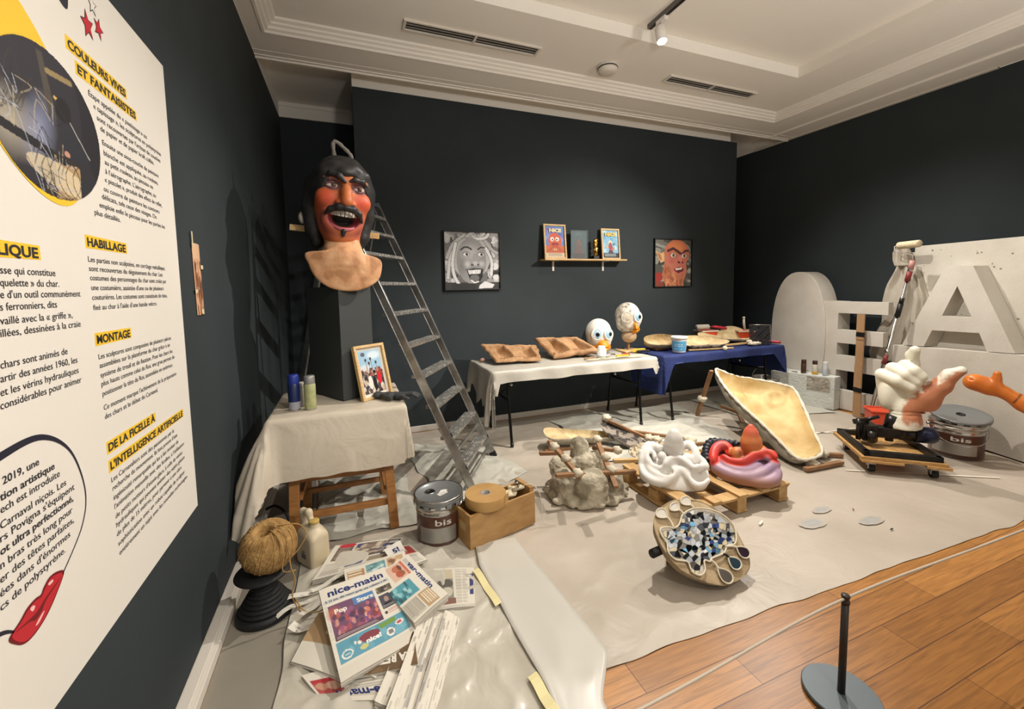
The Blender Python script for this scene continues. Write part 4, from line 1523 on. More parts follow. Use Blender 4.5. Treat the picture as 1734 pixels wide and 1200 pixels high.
P = Paint(80, 70, NB)
P.rect(.02, .26, .32, .34, 'b9553f', .9).rect(.02, .34, .32, .75, 'c9a893').ell(.12, .5, .07, .12, 'b06a50').ell(.23, .5, .06, .11, 'a7543f').ell(.12, .42, .06, .05, '6a4335').ell(.23, .42, .05, .05, '8a5c40').lines(.03, .1, .32, .24, 5, '54585e', .7).rect(.38, .40, .66, 1, '4f8f9a').blobs(24, (.38, .55, .66, 1), ['3a6670', '77b0b4', '2c4a52', '9cc6c6'], .06, .8, 4).rect(.70, .2, .97, .55, 'a98f6c').lines(.72, .24, .95, .5, 5, 'e0d8c4', .8).rect(.70, .58, .97, 1, 'b8b2a4').lines(.71, .6, .96, .98, 12, '6b675f', .6)
vm = News('var-matin newspaper with a teal photo, angled behind the Pop Stars front page', [(.225, 2.135, .135), (.362, 1.80, .115), (.195, 1.70, .105), (.058, 2.035, .125)], .035, P, 4, .003, 2)
vm.print('masthead', [('var-matin', .14, .74, .205, .19, .03)], NBLUE)

P = Paint(70, 70, NB)
P.rect(.03, .1, .30, .6, 'a3835f').lines(.05, .12, .28, .4, 4, 'e2dac8', .8).rect(.34, .06, .65, .26, '6f9a9c').blobs(14, (.34, .06, .65, .26), ['3d6a70', 'c2d3cf', '557f86'], .05, .8, 2).rect(.68, .06, .95, .3, 'b89a78').blobs(10, (.68, .06, .95, .3), ['7c5a44', 'd8c8ae'], .05, .8, 3).lines(.1, .7, .9, .95, 8, '6b675f', .6)
n3 = News('newspaper with only the letters nic showing above the Pop Stars front page', [(-.085, 2.175, .110), (.215, 2.20, .112), (.225, 1.90, .10), (-.055, 1.87, .10)], .02, P, 3, .003, 3)
n3.print('masthead', [('nice-matin', .32, .98, .46, .16, .03)], NBLUE)

P = Paint(70, 80, NB)
P.rect(.08, .1, .30, .5, '6b5a4f').lines(.1, .13, .28, .48, 6, 'b9b0a2', .5).ell(.2, .05, .12, .07, 'b53440').rect(.34, .04, .80, .56, '8e8174').blobs(40, (.34, .04, .80, .56), ['57504b', 'b8a68e', '3c4470', '77665a', 'c7bda8'], .07, .85, 5).rect(.80, .04, .98, .62, '3a3540').lines(.82, .08, .96, .6, 3, 'd5d0c8', .9, .6).rect(.36, .62, .60, .82, '5b5f80').rect(.66, .62, .95, .80, '8f8570').lines(.05, .6, .32, .95, 9, '77736b', .6).lines(.36, .86, .95, .98, 4, '77736b', .6)
News('newspaper with a red spot and dark photos, farthest back beside the white jug', [(-.135, 2.50, .055), (.235, 2.42, .06), (.115, 2.19, .085), (-.235, 2.235, .06)], .028, P, 4, .004, 4)

P = Paint(60, 70, 'cbc6b8')
P.rect(.05, .05, .46, .30, 'b6ab92').rect(.05, .30, .46, .78, '827f78').ell(.26, .42, .2, .12, '57544d').ell(.3, .62, .14, .12, 'b8b1a2').rect(.05, .78, .5, .9, '7c5a50')
P.lines(.52, .05, .84, .9, 36, '77736b', .6).rect(.68, .05, .685, .9, NB).rect(.88, .18, .97, .72, '343a68').rect(0, .93, 1, 1, 'b8b3a6')
News('newspaper page with grey columns and a blue strip, rightmost of the heap', [(.352, 2.13, .028), (.556, 2.055, .026), (.482, 1.785, .03), (.315, 1.82, .034)], .014, P, 2, .002, 5)

P = Paint(60, 60, 'b39a78')
P.rect(0, 0, 1, .62, 'a98d69').lines(.35, .1, .9, .5, 4, 'e4dcc8', .85, .5).rect(.72, .62, 1, .95, '5f9a8c').rect(0, .62, .72, 1, NB).rect(0, .93, 1, 1, NB)
News('tan newspaper page sticking out to the left below the Pop Stars front page', [(-.188, 1.965, .075), (.02, 1.88, .08), (-.055, 1.585, .045), (-.278, 1.775, .04)], .012, P, 2, .004, 6)

P = Paint(90, 60, NB)
P.rect(.70, .25, .97, .62, 'a84a4a').ell(.78, .5, .07, .13, 'c9a08a').ell(.9, .5, .06, .12, 'b88a70').rect(.70, .62, .97, .74, 'a8343a').rect(.03, .12, .7, .22, 'b9b4a6').lines(.05, .32, .66, .95, 10, '77736b', .55)
lo = News('upside-down nice-matin newspaper at the very front of the heap', [(.165, 1.43, .028), (-.155, 1.575, .02), (-.235, 1.70, .03), (.14, 1.66, .055)][:4], .018, P, 3, .002, 7)
lo.print('masthead', [('nice-matin', .16, .80, .30, .27, .03)], NBLUE)

P = Paint(80, 40, '4f3428')
P.blobs(30, (0, 0, 1, 1), ['2f211c', '7a4a35', '5c3a2c', '8f6a4c'], .12, .8, 6).rect(0, .0, 1, .62, '6d5a3f', .7)
la = News('upside-down newspaper with big white words on brown, below the Pop Stars front page', [(.185, 1.545, .062), (-.06, 1.60, .05), (-.03, 1.77, .062), (.19, 1.69, .075)], .012, P, 2, .002, 8)
la.print('headline', [('LA RETRAITE', .10, .98, .40, .30, .05)], NWHITE)
la.print('headline', [('PAS POUR', .12, .66, .86, .30, .05)], NWHITE)

P = Paint(40, 40, NB)
P.rect(.1, .1, .9, .5, 'b04a46').ell(.5, .3, .2, .14, 'cfa890').lines(.1, .55, .9, .95, 8, '77736b', .6)
News('newspaper page with a small red photo peeking out behind the var-matin paper', [(.105, 2.385, .05), (.262, 2.345, .05), (.33, 2.165, .06), (.20, 2.12, .085)], .012, P, 2, .003, 9)
P = Paint(30, 24, 'd5d2c8')
P.rect(.05, .8, .95, .95, '8a8f9c', .5)
s5 = News('torn white newspaper scrap with a blue 5 lying behind the heap', [(.112, 2.27, .105), (.205, 2.31, .112), (.222, 2.20, .115), (.142, 2.175, .11)], .003, P, 1, .003, 10)
s5.print('number', [('5!', .35, .72, .75, .55, .04)], NBLUE)

# long folded papers fanned on the right: each one its own newspaper
STR = [((.180, 1.800), (.010, 1.585), .05, .075, 'leftmost'), ((.228, 1.800), (.045, 1.46), .055, .066, 'second from the left'), ((.275, 1.795), (.075, 1.39), .05, .085, 'third from the left'),
       ((.318, 1.785), (.118, 1.36), .05, .062, 'fourth from the left'), ((.358, 1.755), (.160, 1.36), .042, .072, 'second from the right'), ((.385, 1.74), (.205, 1.38), .03, .05, 'rightmost')]
for k, (a, b, w, z, pos) in enumerate(STR):
    A, B = Vector((*a, z)), Vector((*b, z - .02))
    d = (B - A).normalized()
    s = Vector((d.y, -d.x, 0)) * -1
    P = Paint(16, 90, 'cdc7b9')
    for q in range(26):
        r_ = random.Random(k * 40 + q)
        v0, u0 = r_.uniform(0, .95), r_.uniform(0, .9)
        P.rect(u0, v0, u0 + .12, v0 + r_.uniform(.02, .12), ['8a857b', 'a8a295', '6b6964', 'bdb7a9'][q % 4], .55)
    if k in (3, 4):
        P.rect(.7, .1, .98, .9, '5b5a62', .5)
    News('narrow folded newspaper fanned right of the Pop Stars paper, ' + pos, [A + s * (w / 2) - Vector((0, 0, .018)), A - s * (w / 2), B - s * (w / 2), B + s * (w / 2) - Vector((0, 0, .018))], .036, P, 5, .002, 20 + k, 'folded newspapers fanned at the right of the heap')
# shredded strips by the jug
for k, (x, y, rz, l, w, lab) in enumerate([(-.30, 2.10, .5, .16, .03, 'white torn paper strip on the plastic right behind the black cable spool'), (-.26, 2.17, .2, .2, .035, 'white torn paper strip in front of the jug, nearest the jug'), (-.21, 2.07, .9, .17, .03, 'white torn paper strip touching the corner of the Pop Stars paper'),
                                           (-.25, 1.93, -.6, .12, .04, 'white torn paper strip with dark print left of the tan newspaper page'), (-.13, 2.20, .35, .22, .03, 'white torn paper strip tucked below the farthest newspaper')]):
    P = Paint(30, 8, 'd2cec2')
    P.blobs(8, (0, 0, 1, 1), ['4a4a4e', '8a8a88', 'b8b4aa'], .12, .7, k)
    X = TR(x, y, .034 + .006 * k, rz)
    tag(obj('paper_strip', P.mesh(lambda u, v: X @ Vector(((u - .5) * l, (.5 - v) * w, .012 * math.sin(u * 5 + k)))), NEWS, smooth=True), lab, 'paper scrap', 'torn paper strips by the jug')

# ------------------------------------------------------------------ jug, spool, twine
JUG = M('jug plastic', 'cdc0a4', rough=.45, var='b9a98a', vscale=7)
t = thing('plastic_jug', 'cream plastic jug with a handle and yellow neck behind the twine ball', 'jug', (-.232, 2.46, .012))
ja = math.atan2(2.517 - 2.353, -.323 + .243)
JX = TR(-.243, 2.358, .016, ja)        # local x along the left edge, y = to the right
JX = frame((-.235, 2.352, .016), (math.cos(.78), math.sin(.78), 0), (0, 0, 1)) if False else frame((-.243, 2.358, .016), (.83, .557, 0), n=(.557 * 1, -.83, 0))
# local: x along the right face, y up, z towards the camera; the jug extends to -z


def jf(X, Y, Z):
    d = np.maximum(np.maximum(np.abs(X - .055) - .047, np.abs(Y - .105) - .098), np.abs(Z + .085) - .075)
    q = np.sqrt(np.maximum(np.abs(X - .055) - .033, 0) ** 2 + np.maximum(np.abs(Y - .105) - .088, 0) ** 2 + np.maximum(np.abs(Z + .085) - .061, 0) ** 2) - .022
    sl = (Y - .215) * .8 + np.hypot(X - .055, (Z + .085) * .7) * .75 - .02
    d = smax(q, sl, .02)
    d = smin(d, np.maximum(np.hypot(X - .055, Z + .06) - .026, np.abs(Y - .22) - .02), .012)
    hnd = chain(X, Y, Z, [(.055, .19, -.155), (.055, .262, -.17), (.055, .275, -.11), (.055, .235, -.09)], [.019, .017, .016, .015], .02)
    return smin(d, hnd, .015)


obj('jug_body', sdf(jf, (-.03, -.005, -.21), (.14, .31, .02), .0062), JUG, t, True, xf=JX)
obj('neck', MB().lathe([(.0, .247), (.024, .247), (.027, .243), (.027, .232), (.024, .23), (0, .23)], (0, 0, 0), 24), M('neck yellow', 'b59a55', rough=.5), t, True, xf=JX @ Matrix.Translation((.055, 0, -.06)) @ Matrix.Rotation(-PI / 2, 4, 'X'))
obj('printed_mark', MB().box((-.0025, .05, -.10), (-.0015, .075, -.06)).box((-.0025, .084, -.09), (-.0015, .09, -.07)), M('faded print', '5d5a60', rough=.6), t, xf=JX)

SP = M('spool black', '141415', rough=.6)
t = thing('cable_spool', 'black cable spool standing on the floor by the left baseboard under a twine ball', 'spool', (-.43, 2.17, .002))
obj('lower_flange', MB().lathe([(0, .002), (.118, .002), (.125, .008), (.122, .03), (.11, .036), (0, .036)], (-.43, 2.165, 0), 48), SP, t, True)
cab = MB()
prof = [(.0, .034)]
for k in range(9):
    r0 = .108 - .052 * min(1, k / 5.2)
    z0 = .036 + k * .0165
    prof += [(r0 * .93, z0 + .001), (r0, z0 + .005), (r0, z0 + .011), (r0 * .93, z0 + .0155)]
prof += [(0, .186)]
obj('wound_cable', cab.lathe(prof, (-.43, 2.165, 0), 40), M('cable black', '101011', rough=.7, bump=.2, bscale=40), t, True)
obj('upper_flange', MB().lathe([(0, .184), (.075, .184), (.112, .196), (.118, .203), (.115, .209), (.0, .212)], (-.43, 2.165, 0), 48), SP, t, True)
TW = M('sisal twine', 'b08d57', rough=.85, bump=.5, bscale=70, var='8f6d3e', vscale=25)
t = thing('twine_ball', 'ball of tan sisal twine sitting on the black cable spool', 'twine', (-.402, 2.165, .213))
TC = Vector((-.402, 2.165, .318))
TAX = Matrix.Rotation(.30, 4, 'X') @ Matrix.Rotation(-.1, 4, 'Y')
prof = []
for a in np.linspace(-PI / 2 + .02, PI / 2 - .30, 36):
    prof.append((.118 * math.cos(a) ** .8 if math.cos(a) > 0 else 0, .108 * math.sin(a)))
prof += [(.030, .092), (.024, .06), (.02, .02), (0, .0)]
obj('core', MB().lathe(prof, TC, 48, axis=TAX.to_3x3()), TW, t, True)
wnd = MB()
for k in range(40):
    # slanted great-circle windings
    tlt = .55 + .30 * math.sin(k * 1.7)
    a0 = k * 2 * PI / 40
    pts = []
    for q in np.linspace(-1.15, 1.15, 15):
        lat = q * .98
        lon = a0 + q * tlt
        rr = (.1195 * math.cos(lat) ** .8, .1085 * math.sin(lat))
        p = TAX.to_3x3() @ Vector((rr[0] * math.cos(lon), rr[0] * math.sin(lon), rr[1]))
        pts.append(TC + p)
    wnd.tube(pts, .0026, 5)
o = obj('windings', wnd, TW, t, True)
o['kind'] = 'stuff'
for pts in ([(-.37, 2.12, .425), (-.33, 2.09, .42), (-.305, 2.06, .34), (-.30, 2.055, .26), (-.285, 2.05, .20), (-.30, 2.05, .12), (-.27, 2.04, .045)], [(-.36, 2.14, .42), (-.27, 2.11, .425), (-.235, 2.10, .38), (-.26, 2.09, .325), (-.30, 2.075, .29)],
            [(-.38, 2.11, .42), (-.345, 2.07, .40), (-.325, 2.05, .33), (-.33, 2.05, .25), (-.28, 2.06, .235)], [(-.29, 2.05, .11), (-.25, 2.03, .05), (-.18, 2.02, .04), (-.14, 2.0, .12)]):
    obj('loose_end', MB().tube(smooth_path(pts, 24), .003, 6), TW, t, True)

# ------------------------------------------------------------------ metal pails
BROWN = M('pail brown', '4a2c1f', rough=.3, coat=.3)
PLAB = M('pail silver label', '9c9a94', rough=.35, metal=.6)


def pail(name, label, c, r, h, closed=True, handle_ang=0., drop=True, brand=None, group=None, lid_tilt=0.):
    x, y, z = c
    t = thing(name, label, 'pail', c, 0, group)
    C = (x, y, z)
    prof = [(0, .003), (r * .93, .003), (r * .95, .0), (r * .95, .008), (r * .95, h * .30), (r * .955, h * .315), (r * .95, h * .33), (r * .955, h * .72), (r * .985, h * .735), (r * .955, h * .75), (r * .965, h * .86), (r * 1.0, h * .875), (r * 1.0, h * .89), (r * .97, h * .9), (r * .98, h * .985), (r * 1.01, h), (r * .985, h * .995), (r * .94, h * .97), (r * .92, h * .1), (0, h * .1)]
    obj('pail_body', MB().lathe(prof, C, 48), STEEL, t, True)
    obj('brown_band', MB().lathe([(r * .952, h * .02), (r * .958, h * .03), (r * .958, h * .70), (r * .954, h * .71)], C, 48), BROWN, t, True)
    can_ = math.atan2(-y, -x)
    lb = MB()
    n = 20
    for i in range(n + 1):
        a = can_ - .95 + 1.75 * i / n
        for zz in (.12 * h, .46 * h):
            lb.v.append((x + r * .9615 * math.cos(a), y + r * .9615 * math.sin(a), z + zz))
    lb.f = [(2 * i, 2 * i + 2, 2 * i + 3, 2 * i + 1) for i in range(n)]
    lb.mi = [0] * n
    obj('label', lb, PLAB, t, True)
    for s in (0, 1):
        a = handle_ang + s * PI
        p = Vector((x + r * 1.0 * math.cos(a), y + r * 1.0 * math.sin(a), z + h * .84))
        obj('handle_lug', MB().ball(p, (.018, .018, .016), 14, 8), STEEL, t, True)
    a = Vector((math.cos(handle_ang), math.sin(handle_ang), 0))
    pr = Vector((-a.y, a.x, 0))
    cc = Vector((x, y, z + h * .84))
    pts = []
    for q in np.linspace(0, PI, 25):
        if drop:
            pts.append(cc + a * (r * 1.05 * math.cos(q)) + pr * (-r * 1.07 * math.sin(q)) + Vector((0, 0, -h * .42 * math.sin(q))))
        else:
            s_ = math.sin(q)
            pts.append(cc + a * (r * 1.05 * math.copysign(abs(math.cos(q)) ** .8, math.cos(q))) + pr * (-.25 * r * s_) + Vector((0, 0, r * 1.15 * min(1, s_ * 1.15))))
    hd_ = obj('bail_handle', MB().tube(pts, .0036, 8), STEEL, t, True)
    if brand:
        # 'bis' lettering on the brown band
        m = MB()
        for s, w, z0, sz in brand:
            text(m, s, -w / 2, z + z0 * h, sz, w / 2, bold=.012, fn=lambda u, q: (x + r * .9635 * math.cos(can_ + .18 + u / r), y + r * .9635 * math.sin(can_ + .18 + u / r), q))
        obj('lettering', m, M('pail lettering', 'c8c4bc', rough=.4), t)
    return t


pc = (.450, 2.435, .012)
pr_, ph_ = .138, .262
t = pail('metal_pail', 'closed brown and silver metal pail with a dark lid and drooping wire handle', pc, pr_, ph_, handle_ang=2.55, brand=[('bis', .10, .52, .05)])
LID = M('lid grey', '7d8080', rough=.35, metal=.35)
obj('lid', MB().lathe([(0, ph_ + .006), (pr_ * .9, ph_ + .006), (pr_ * .93, ph_ + .012), (pr_ * 1.0, ph_ + .018), (pr_ * 1.06, ph_ + .012), (pr_ * 1.06, ph_ - .012), (pr_ * 1.03, ph_ - .014)], (pc[0], pc[1], pc[2]), 56), LID, t, True)
obj('lid_ring', MB().lathe([(pr_ * 1.0, ph_ + .019), (pr_ * 1.045, ph_ + .0195), (pr_ * 1.068, ph_ + .012), (pr_ * 1.0, ph_ + .016)], pc, 56), STEEL, t, True)
sp_ = (pc[0] - .045, pc[1] + .035)
obj('spout_ring', MB().lathe([(.024, ph_ + .018), (.030, ph_ + .021), (.034, ph_ + .018), (.034, ph_ + .018), (.024, ph_ + .018)], (sp_[0], sp_[1], .0), 24), STEEL, t, True)
obj('spout_cap', MB().lathe([(0, ph_ + .0185), (.024, ph_ + .0185), (.024, ph_ + .019)], (sp_[0], sp_[1], 0), 24), BLACK, t, True)
st = MB().prism([(0, 0), (.062, .0), (.062, .02), (.078, .022), (.075, .04), (.05, .052), (.012, .03), (0, .028)], .0012, TR(pc[0] + .0, pc[1] - .045, pc[2] + ph_ + .007, .5))
obj('lid_sticker', st, M('sticker white', 'dcd8d0', rough=.6), t)
m = MB()
for k in range(3):
    text(m, ['BASE MAT', 'BLANC', '12 L'][k], .008, .006 + .012 * (2 - k), .009, None, fn=lambda u, w: TR(pc[0] + .0, pc[1] - .045, pc[2] + ph_ + .0086, .5) @ Vector((u, w, 0))) if False else m.prism([(.01, .006 + .009 * k), (.055, .006 + .009 * k), (.055, .009 + .009 * k), (.01, .009 + .009 * k)], .0004, TR(pc[0] + .0, pc[1] - .045, pc[2] + ph_ + .0082, .5))
obj('sticker_print', m, M('sticker grey', '9b9a98', rough=.6), t)
for k in range(14):
    a = k * 2 * PI / 14
    p = Vector((pc[0] + pr_ * 1.055 * math.cos(a), pc[1] + pr_ * 1.055 * math.sin(a), pc[2] + ph_ - .012))
    tn = Vector((-math.sin(a), math.cos(a), 0))
    obj('lid_tab', MB().beam(p - tn * .016 + Vector((0, 0, -.008)), p + tn * .016 + Vector((0, 0, -.008)), .004, .024), LID, t, bevel=.002)
g = MB().tube([(pc[0] + .115, pc[1] - .105, .085), (pc[0] + .150, pc[1] - .085, .125)], .008, 10)
obj('handle_grip', g, BLACK, t, True)

# ------------------------------------------------------------------ wooden box, kraft roll and what lies in it
BX = frame((.579, 2.206, .014), (.965, .262, 0), (-.262, .965, 0))
BW, BD, BH = .475, .185, .205
PLY = M('plywood box', 'b08a57', rough=.55, var='9c7646', vscale=4, stretch=(1.5, 6, 6), bump=.05)
BX = frame((.579, 2.206, .014), (.966, .26, 0), (.21, .98, 0))
t = thing('wooden_box', 'long open plywood box beside the metal pail with a kraft paper roll on it', 'box', (.80, 2.36, .014))
obj('front_panel', MB().box((0, 0, 0), (BW, .014, BH)), PLY, t, xf=BX, bevel=.0015)
obj('back_panel', MB().box((0, BD - .014, 0), (BW, BD, BH)), PLY, t, xf=BX, bevel=.0015)
obj('end_panel', MB().box((0, .014, 0), (.014, BD - .014, BH)), PLY, t, xf=BX, bevel=.0015)
obj('end_panel', MB().box((BW - .03, .014, 0), (BW, BD - .014, BH + .03)), PLY, t, xf=BX, bevel=.0015)
obj('bottom_panel', MB().box((.014, .014, .0), (BW - .03, BD - .014, .012)), PLY, t, xf=BX)
obj('paper_patch', MB().box((-.0012, .05, .095), (0, .12, .14)), M('patch tan', 'b79a6c', rough=.7), t, xf=BX)
KR = M('kraft paper', 'b58f58', rough=.65, var='a8824c', vscale=9)
t = thing('kraft_tape_roll', 'roll of brown kraft paper tape lying on the end of the plywood box', 'tape roll', (.712, 2.325, .222))
kc = (.712, 2.325, .2215)
obj('paper_roll', MB().lathe([(.034, .0), (.122, .0), (.124, .004), (.124, .056), (.122, .060), (.034, .060), (.034, .0)], kc, 56), KR, t, True).modifiers.new('e', 'EDGE_SPLIT').split_angle = .6
obj('core', MB().lathe([(.026, .002), (.0335, .002), (.0335, .0605), (.026, .0605), (.026, .002)], kc, 32), M('core grey', '9a9288', rough=.7), t, True)
tail = MB()
for i in range(15):
    q = i / 14
    a = -.75 + q * .62
    r_ = .1255 + .03 * max(0, q - .5)
    p = (kc[0] + r_ * math.cos(a), kc[1] + r_ * math.sin(a))
    tail.v += [(p[0], p[1], kc[2] + .004 - .03 * q), (p[0], p[1], kc[2] + .058 - .01 * q)]
tail.f = [(2 * i, 2 * i + 2, 2 * i + 3, 2 * i + 1) for i in range(14)]
tail.mi = [0] * 14
obj('paper_tail', tail, KR, t, True)
PIP = M('pale plastic fitting', 'cfc3a4', rough=.5)
for k, (u, v, w, rz, l, lab) in enumerate([(.33, .10, .16, .3, .12, 'cream plastic pipe fitting lying along the box, nearest the kraft roll'), (.40, .11, .165, -.5, .09, 'cream plastic pipe fitting lying across the far end of the box')]):
    p = BX @ Vector((u, v, w + .05))
    d = Vector((math.cos(rz), math.sin(rz), .1)).normalized()
    m = MB().tube([p - d * l / 2, p - d * l * .3, p - d * l * .29, p + d * l * .29, p + d * l * .3, p + d * l / 2], [.013, .013, .009, .009, .014, .014], 14)
    tag(obj('pipe_fitting', m, PIP, smooth=True), lab, 'pipe fitting', 'pipe fittings in the plywood box')
p = BX @ Vector((.40, .07, BH + .002))
t = thing('brass_valve', 'small metal valve with a knob on the far end of the plywood box', 'valve', tuple(p))
obj('body', MB().tube([p + Vector((-.04, 0, .012)), p + Vector((.04, .01, .012))], .011, 12), M('valve cream', 'b9ae93', rough=.45), t, True)
obj('knob', MB().tube([p + Vector((0, 0, .015)), p + Vector((-.012, .0, .05)), p + Vector((-.012, 0, .052)), p + Vector((-.012, 0, .062))], [.004, .004, .014, .014], 12), STEEL, t, True)
obj('rag', MB().ball(p + Vector((-.07, .01, -.012)), (.06, .04, .02), 20, 12, fn=lambda d: 1 + .35 * noise.noise(d * 3.1)), PIP, t, True)
pts = smooth_path([tuple(BX @ Vector((.43, .05, BH + .04))), tuple(BX @ Vector((.48, .02, BH + .035))), tuple(BX @ Vector((.50, -.02, BH - .02))), tuple(BX @ Vector((.505, -.03, .1))), tuple(BX @ Vector((.50, -.05, .02))), tuple(BX @ Vector((.56, -.10, .006)))], 30)
tag(obj('cord', MB().tube(pts, .0022, 6), M('cord white', 'd3cdc0', rough=.6), smooth=True), 'thin white cord hanging over the right end of the plywood box', 'cord')
pts = smooth_path([(-.56, 3.02, .10), (-.50, 2.98, .13), (-.44, 2.93, .10), (-.40, 2.9, .02), (-.33, 2.85, .012)], 24)
tag(obj('black_cable', MB().tube(pts, .008, 8), BLACK, smooth=True), 'short black cable on the floor left of the trestle table', 'cable')
# ------------------------------------------------------------------ pictures and shelf on the partition
kk = YP / 4.52          # pictures were measured on a wall a little farther back


def onpart(x, z, y=YP):
    return (x * y / 4.5, y, 1.5 + (z - 1.5) * y / 4.5)


P = Paint(150, 150, '6a6a6a')
P.blobs(50, (0, 0, 1, .3), ['2e2e2e', '8a8a8a', 'b5b5b5', '474747', 'c9c9c9'], .09, .8, 3).blobs(60, (.7, 0, 1, 1), ['2c2c2c', '9a9a9a', 'c5c5c5', '505050', 'e0e0e0'], .08, .85, 4).blobs(50, (0, .3, .25, 1), ['3a3a3a', 'a5a5a5', '6c6c6c', 'cfcfcf'], .08, .85, 6).rect(0, .88, 1, 1, '3c3c3c')
P.ell(.47, .42, .36, .40, 'adadad')
for k, pts in enumerate([[(.40, .06), (.22, .14), (.12, .3), (.08, .55), (.05, .8)], [(.36, .05), (.15, .22), (.04, .45)], [(.2, .2), (.14, .5), (.16, .75), (.25, .92)], [(.62, .06), (.8, .2), (.9, .42)], [(.7, .1), (.86, .3), (.97, .36)], [(.75, .28), (.85, .5), (.84, .75)], [(.45, .04), (.6, .1), (.72, .02)], [(.4, .08), (.52, .0)], [(.5, .12), (.72, .1), (.8, .03)]]):
    sp = [(p.x, p.y) for p in smooth_path([(a, b, 0) for a, b in pts], 14)]
    P.line(sp, .034, '5a5a5a').line(sp, .026, ['c4c4c4', 'aeaeae', 'd4d4d4'][k % 3])
P.ell(.48, .50, .27, .40, '8f8f8f').ell(.46, .36, .24, .2, 'b4b4b4', .9, soft=.8).ell(.40, .56, .09, .08, 'c6c6c6', .9, soft=.8).ell(.66, .55, .08, .07, 'bcbcbc', .9, soft=.8).ell(.30, .62, .1, .2, '747474', .6, soft=.9)
P.line([(.29, .31), (.35, .265), (.42, .265), (.48, .30)], .014, '3b3b3b').line([(.60, .30), (.66, .26), (.72, .27)], .012, '3b3b3b')
for x in (.385, .655):
    P.ell(x, .385, .065, .042, '4c4c4c').ell(x, .388, .056, .034, 'dcdcdc').ell(x + .012, .388, .024, .026, '4a4a4a').ell(x + .012, .388, .011, .012, '111111')
P.poly([(.52, .38), (.585, .38), (.63, .56), (.56, .60), (.47, .57)], '9c9c9c').ell(.545, .545, .07, .05, 'bfbfbf', .9, soft=.6).ell(.49, .57, .028, .022, '5c5c5c').ell(.60, .57, .022, .02, '606060')
P.poly([(.385, .66), (.52, .635), (.69, .65), (.68, .78), (.62, .88), (.53, .90), (.44, .82)], '2b2b2b').poly([(.41, .665), (.65, .655), (.635, .725), (.43, .735)], 'e6e6e6').ell(.53, .80, .085, .06, '6b6b6b').line([(.47, .845), (.53, .885), (.60, .865)], .012, 'dedede')
for k in range(6):
    P.line([(.445 + k * .036, .665), (.445 + k * .036, .73)], .003, '6f6f6f')
P.line([(.37, .66), (.52, .632), (.70, .645)], .008, '565656').poly([(.62, .93), (.72, .86), (.9, .92), (.86, .98), (.6, .99)], 'd5d5d5').rect(.12, .9, .55, 1, '333333')
a = onpart(.968, 1.484)
photo_frame('framed_photo', 'large square black-framed black-and-white photo of a laughing sculpted face', 'framed picture', (a[0], YP - .03, a[2]), (1, 0, 0), 0, (0, -1, 0), .632, .632, .028, .010, BLACK, P)

P = Paint(130, 160, '4a4a44')
P.blobs(60, (0, 0, 1, 1), ['3a3b38', '6d6c64', '8c8a80', '2a2b2a', '55564f'], .12, .85, 3).blobs(30, (.7, .3, 1, 1), ['9a988d', '31322f', '5e5d56'], .06, .85, 5).ell(.1, .8, .12, .1, '8f3029').rect(0, .9, .25, 1, '7a3a2e').line([(0, .1), (.4, .2)], .03, '8b8b85')
P.poly([(.02, .24), (.15, .30), (.25, .27), (.27, .46), (.17, .50), (.10, .40)], 'c9a071').poly([(.05, .27), (.16, .33), (.2, .45), (.13, .42)], '9c6a4a')
P.ell(.60, .30, .34, .30, 'b5674a').ell(.62, .18, .30, .17, 'cc7d4c', .9, soft=.7).poly([(.27, .35), (.85, .3), (.88, .7), (.75, 1), (.30, 1), (.28, .65)], 'b06a55')
P.poly([(.26, .50), (.40, .58), (.45, .70), (.70, .72), (.80, .66), (.80, 1), (.30, 1), (.2, .75)], 'a56547')
for k in range(34):
    rs = random.Random(k)
    x, y = rs.uniform(.24, .78), rs.uniform(.55, .98)
    sp = [(x, y), (x + .03 * math.sin(k), y + .03), (x - .01, y + .06), (x + .02, y + .09)]
    P.line(sp, .012, ['7d442f', 'c58a62', 'b5734f', '93553b'][k % 4], .85)
P.line([(.36, .24), (.50, .19), (.62, .25), (.72, .31)], .03, '4e2a30').line([(.74, .31), (.82, .24), (.92, .23)], .024, '4e2a30')
for x, y in ((.50, .335), (.80, .345)):
    P.ell(x, y, .12, .075, '7c3550', .9, soft=.5).ell(x, y, .07, .05, 'c9b7a4').ell(x + .01, y, .035, .042, '6f6a4a').ell(x + .01, y, .016, .02, '151515')
P.ell(.72, .46, .10, .08, 'b45e55').ell(.70, .40, .06, .10, 'c07a66', .9, soft=.5).ell(.66, .485, .035, .022, '40181c').ell(.76, .49, .025, .018, '40181c').ell(.45, .46, .12, .08, 'b14f53', .7, soft=.8)
P.poly([(.52, .62), (.66, .58), (.80, .60), (.78, .68), (.62, .73), (.55, .68)], '5a2227').poly([(.56, .62), (.76, .60), (.74, .635), (.58, .66)], 'd8cdbb').line([(.52, .62), (.66, .575), (.80, .6)], .012, 'b5655c').line([(.55, .69), (.64, .74), (.76, .70)], .016, 'b5655c')
a = onpart(3.755, 1.476)
photo_frame('framed_photo', 'square black-framed colour photo of a bearded orange head with pointed ears', 'framed picture', (a[0], YP - .03, a[2]), (1, 0, 0), 0, (0, -1, 0), .625, .628, .028, .010, BLACK, P)

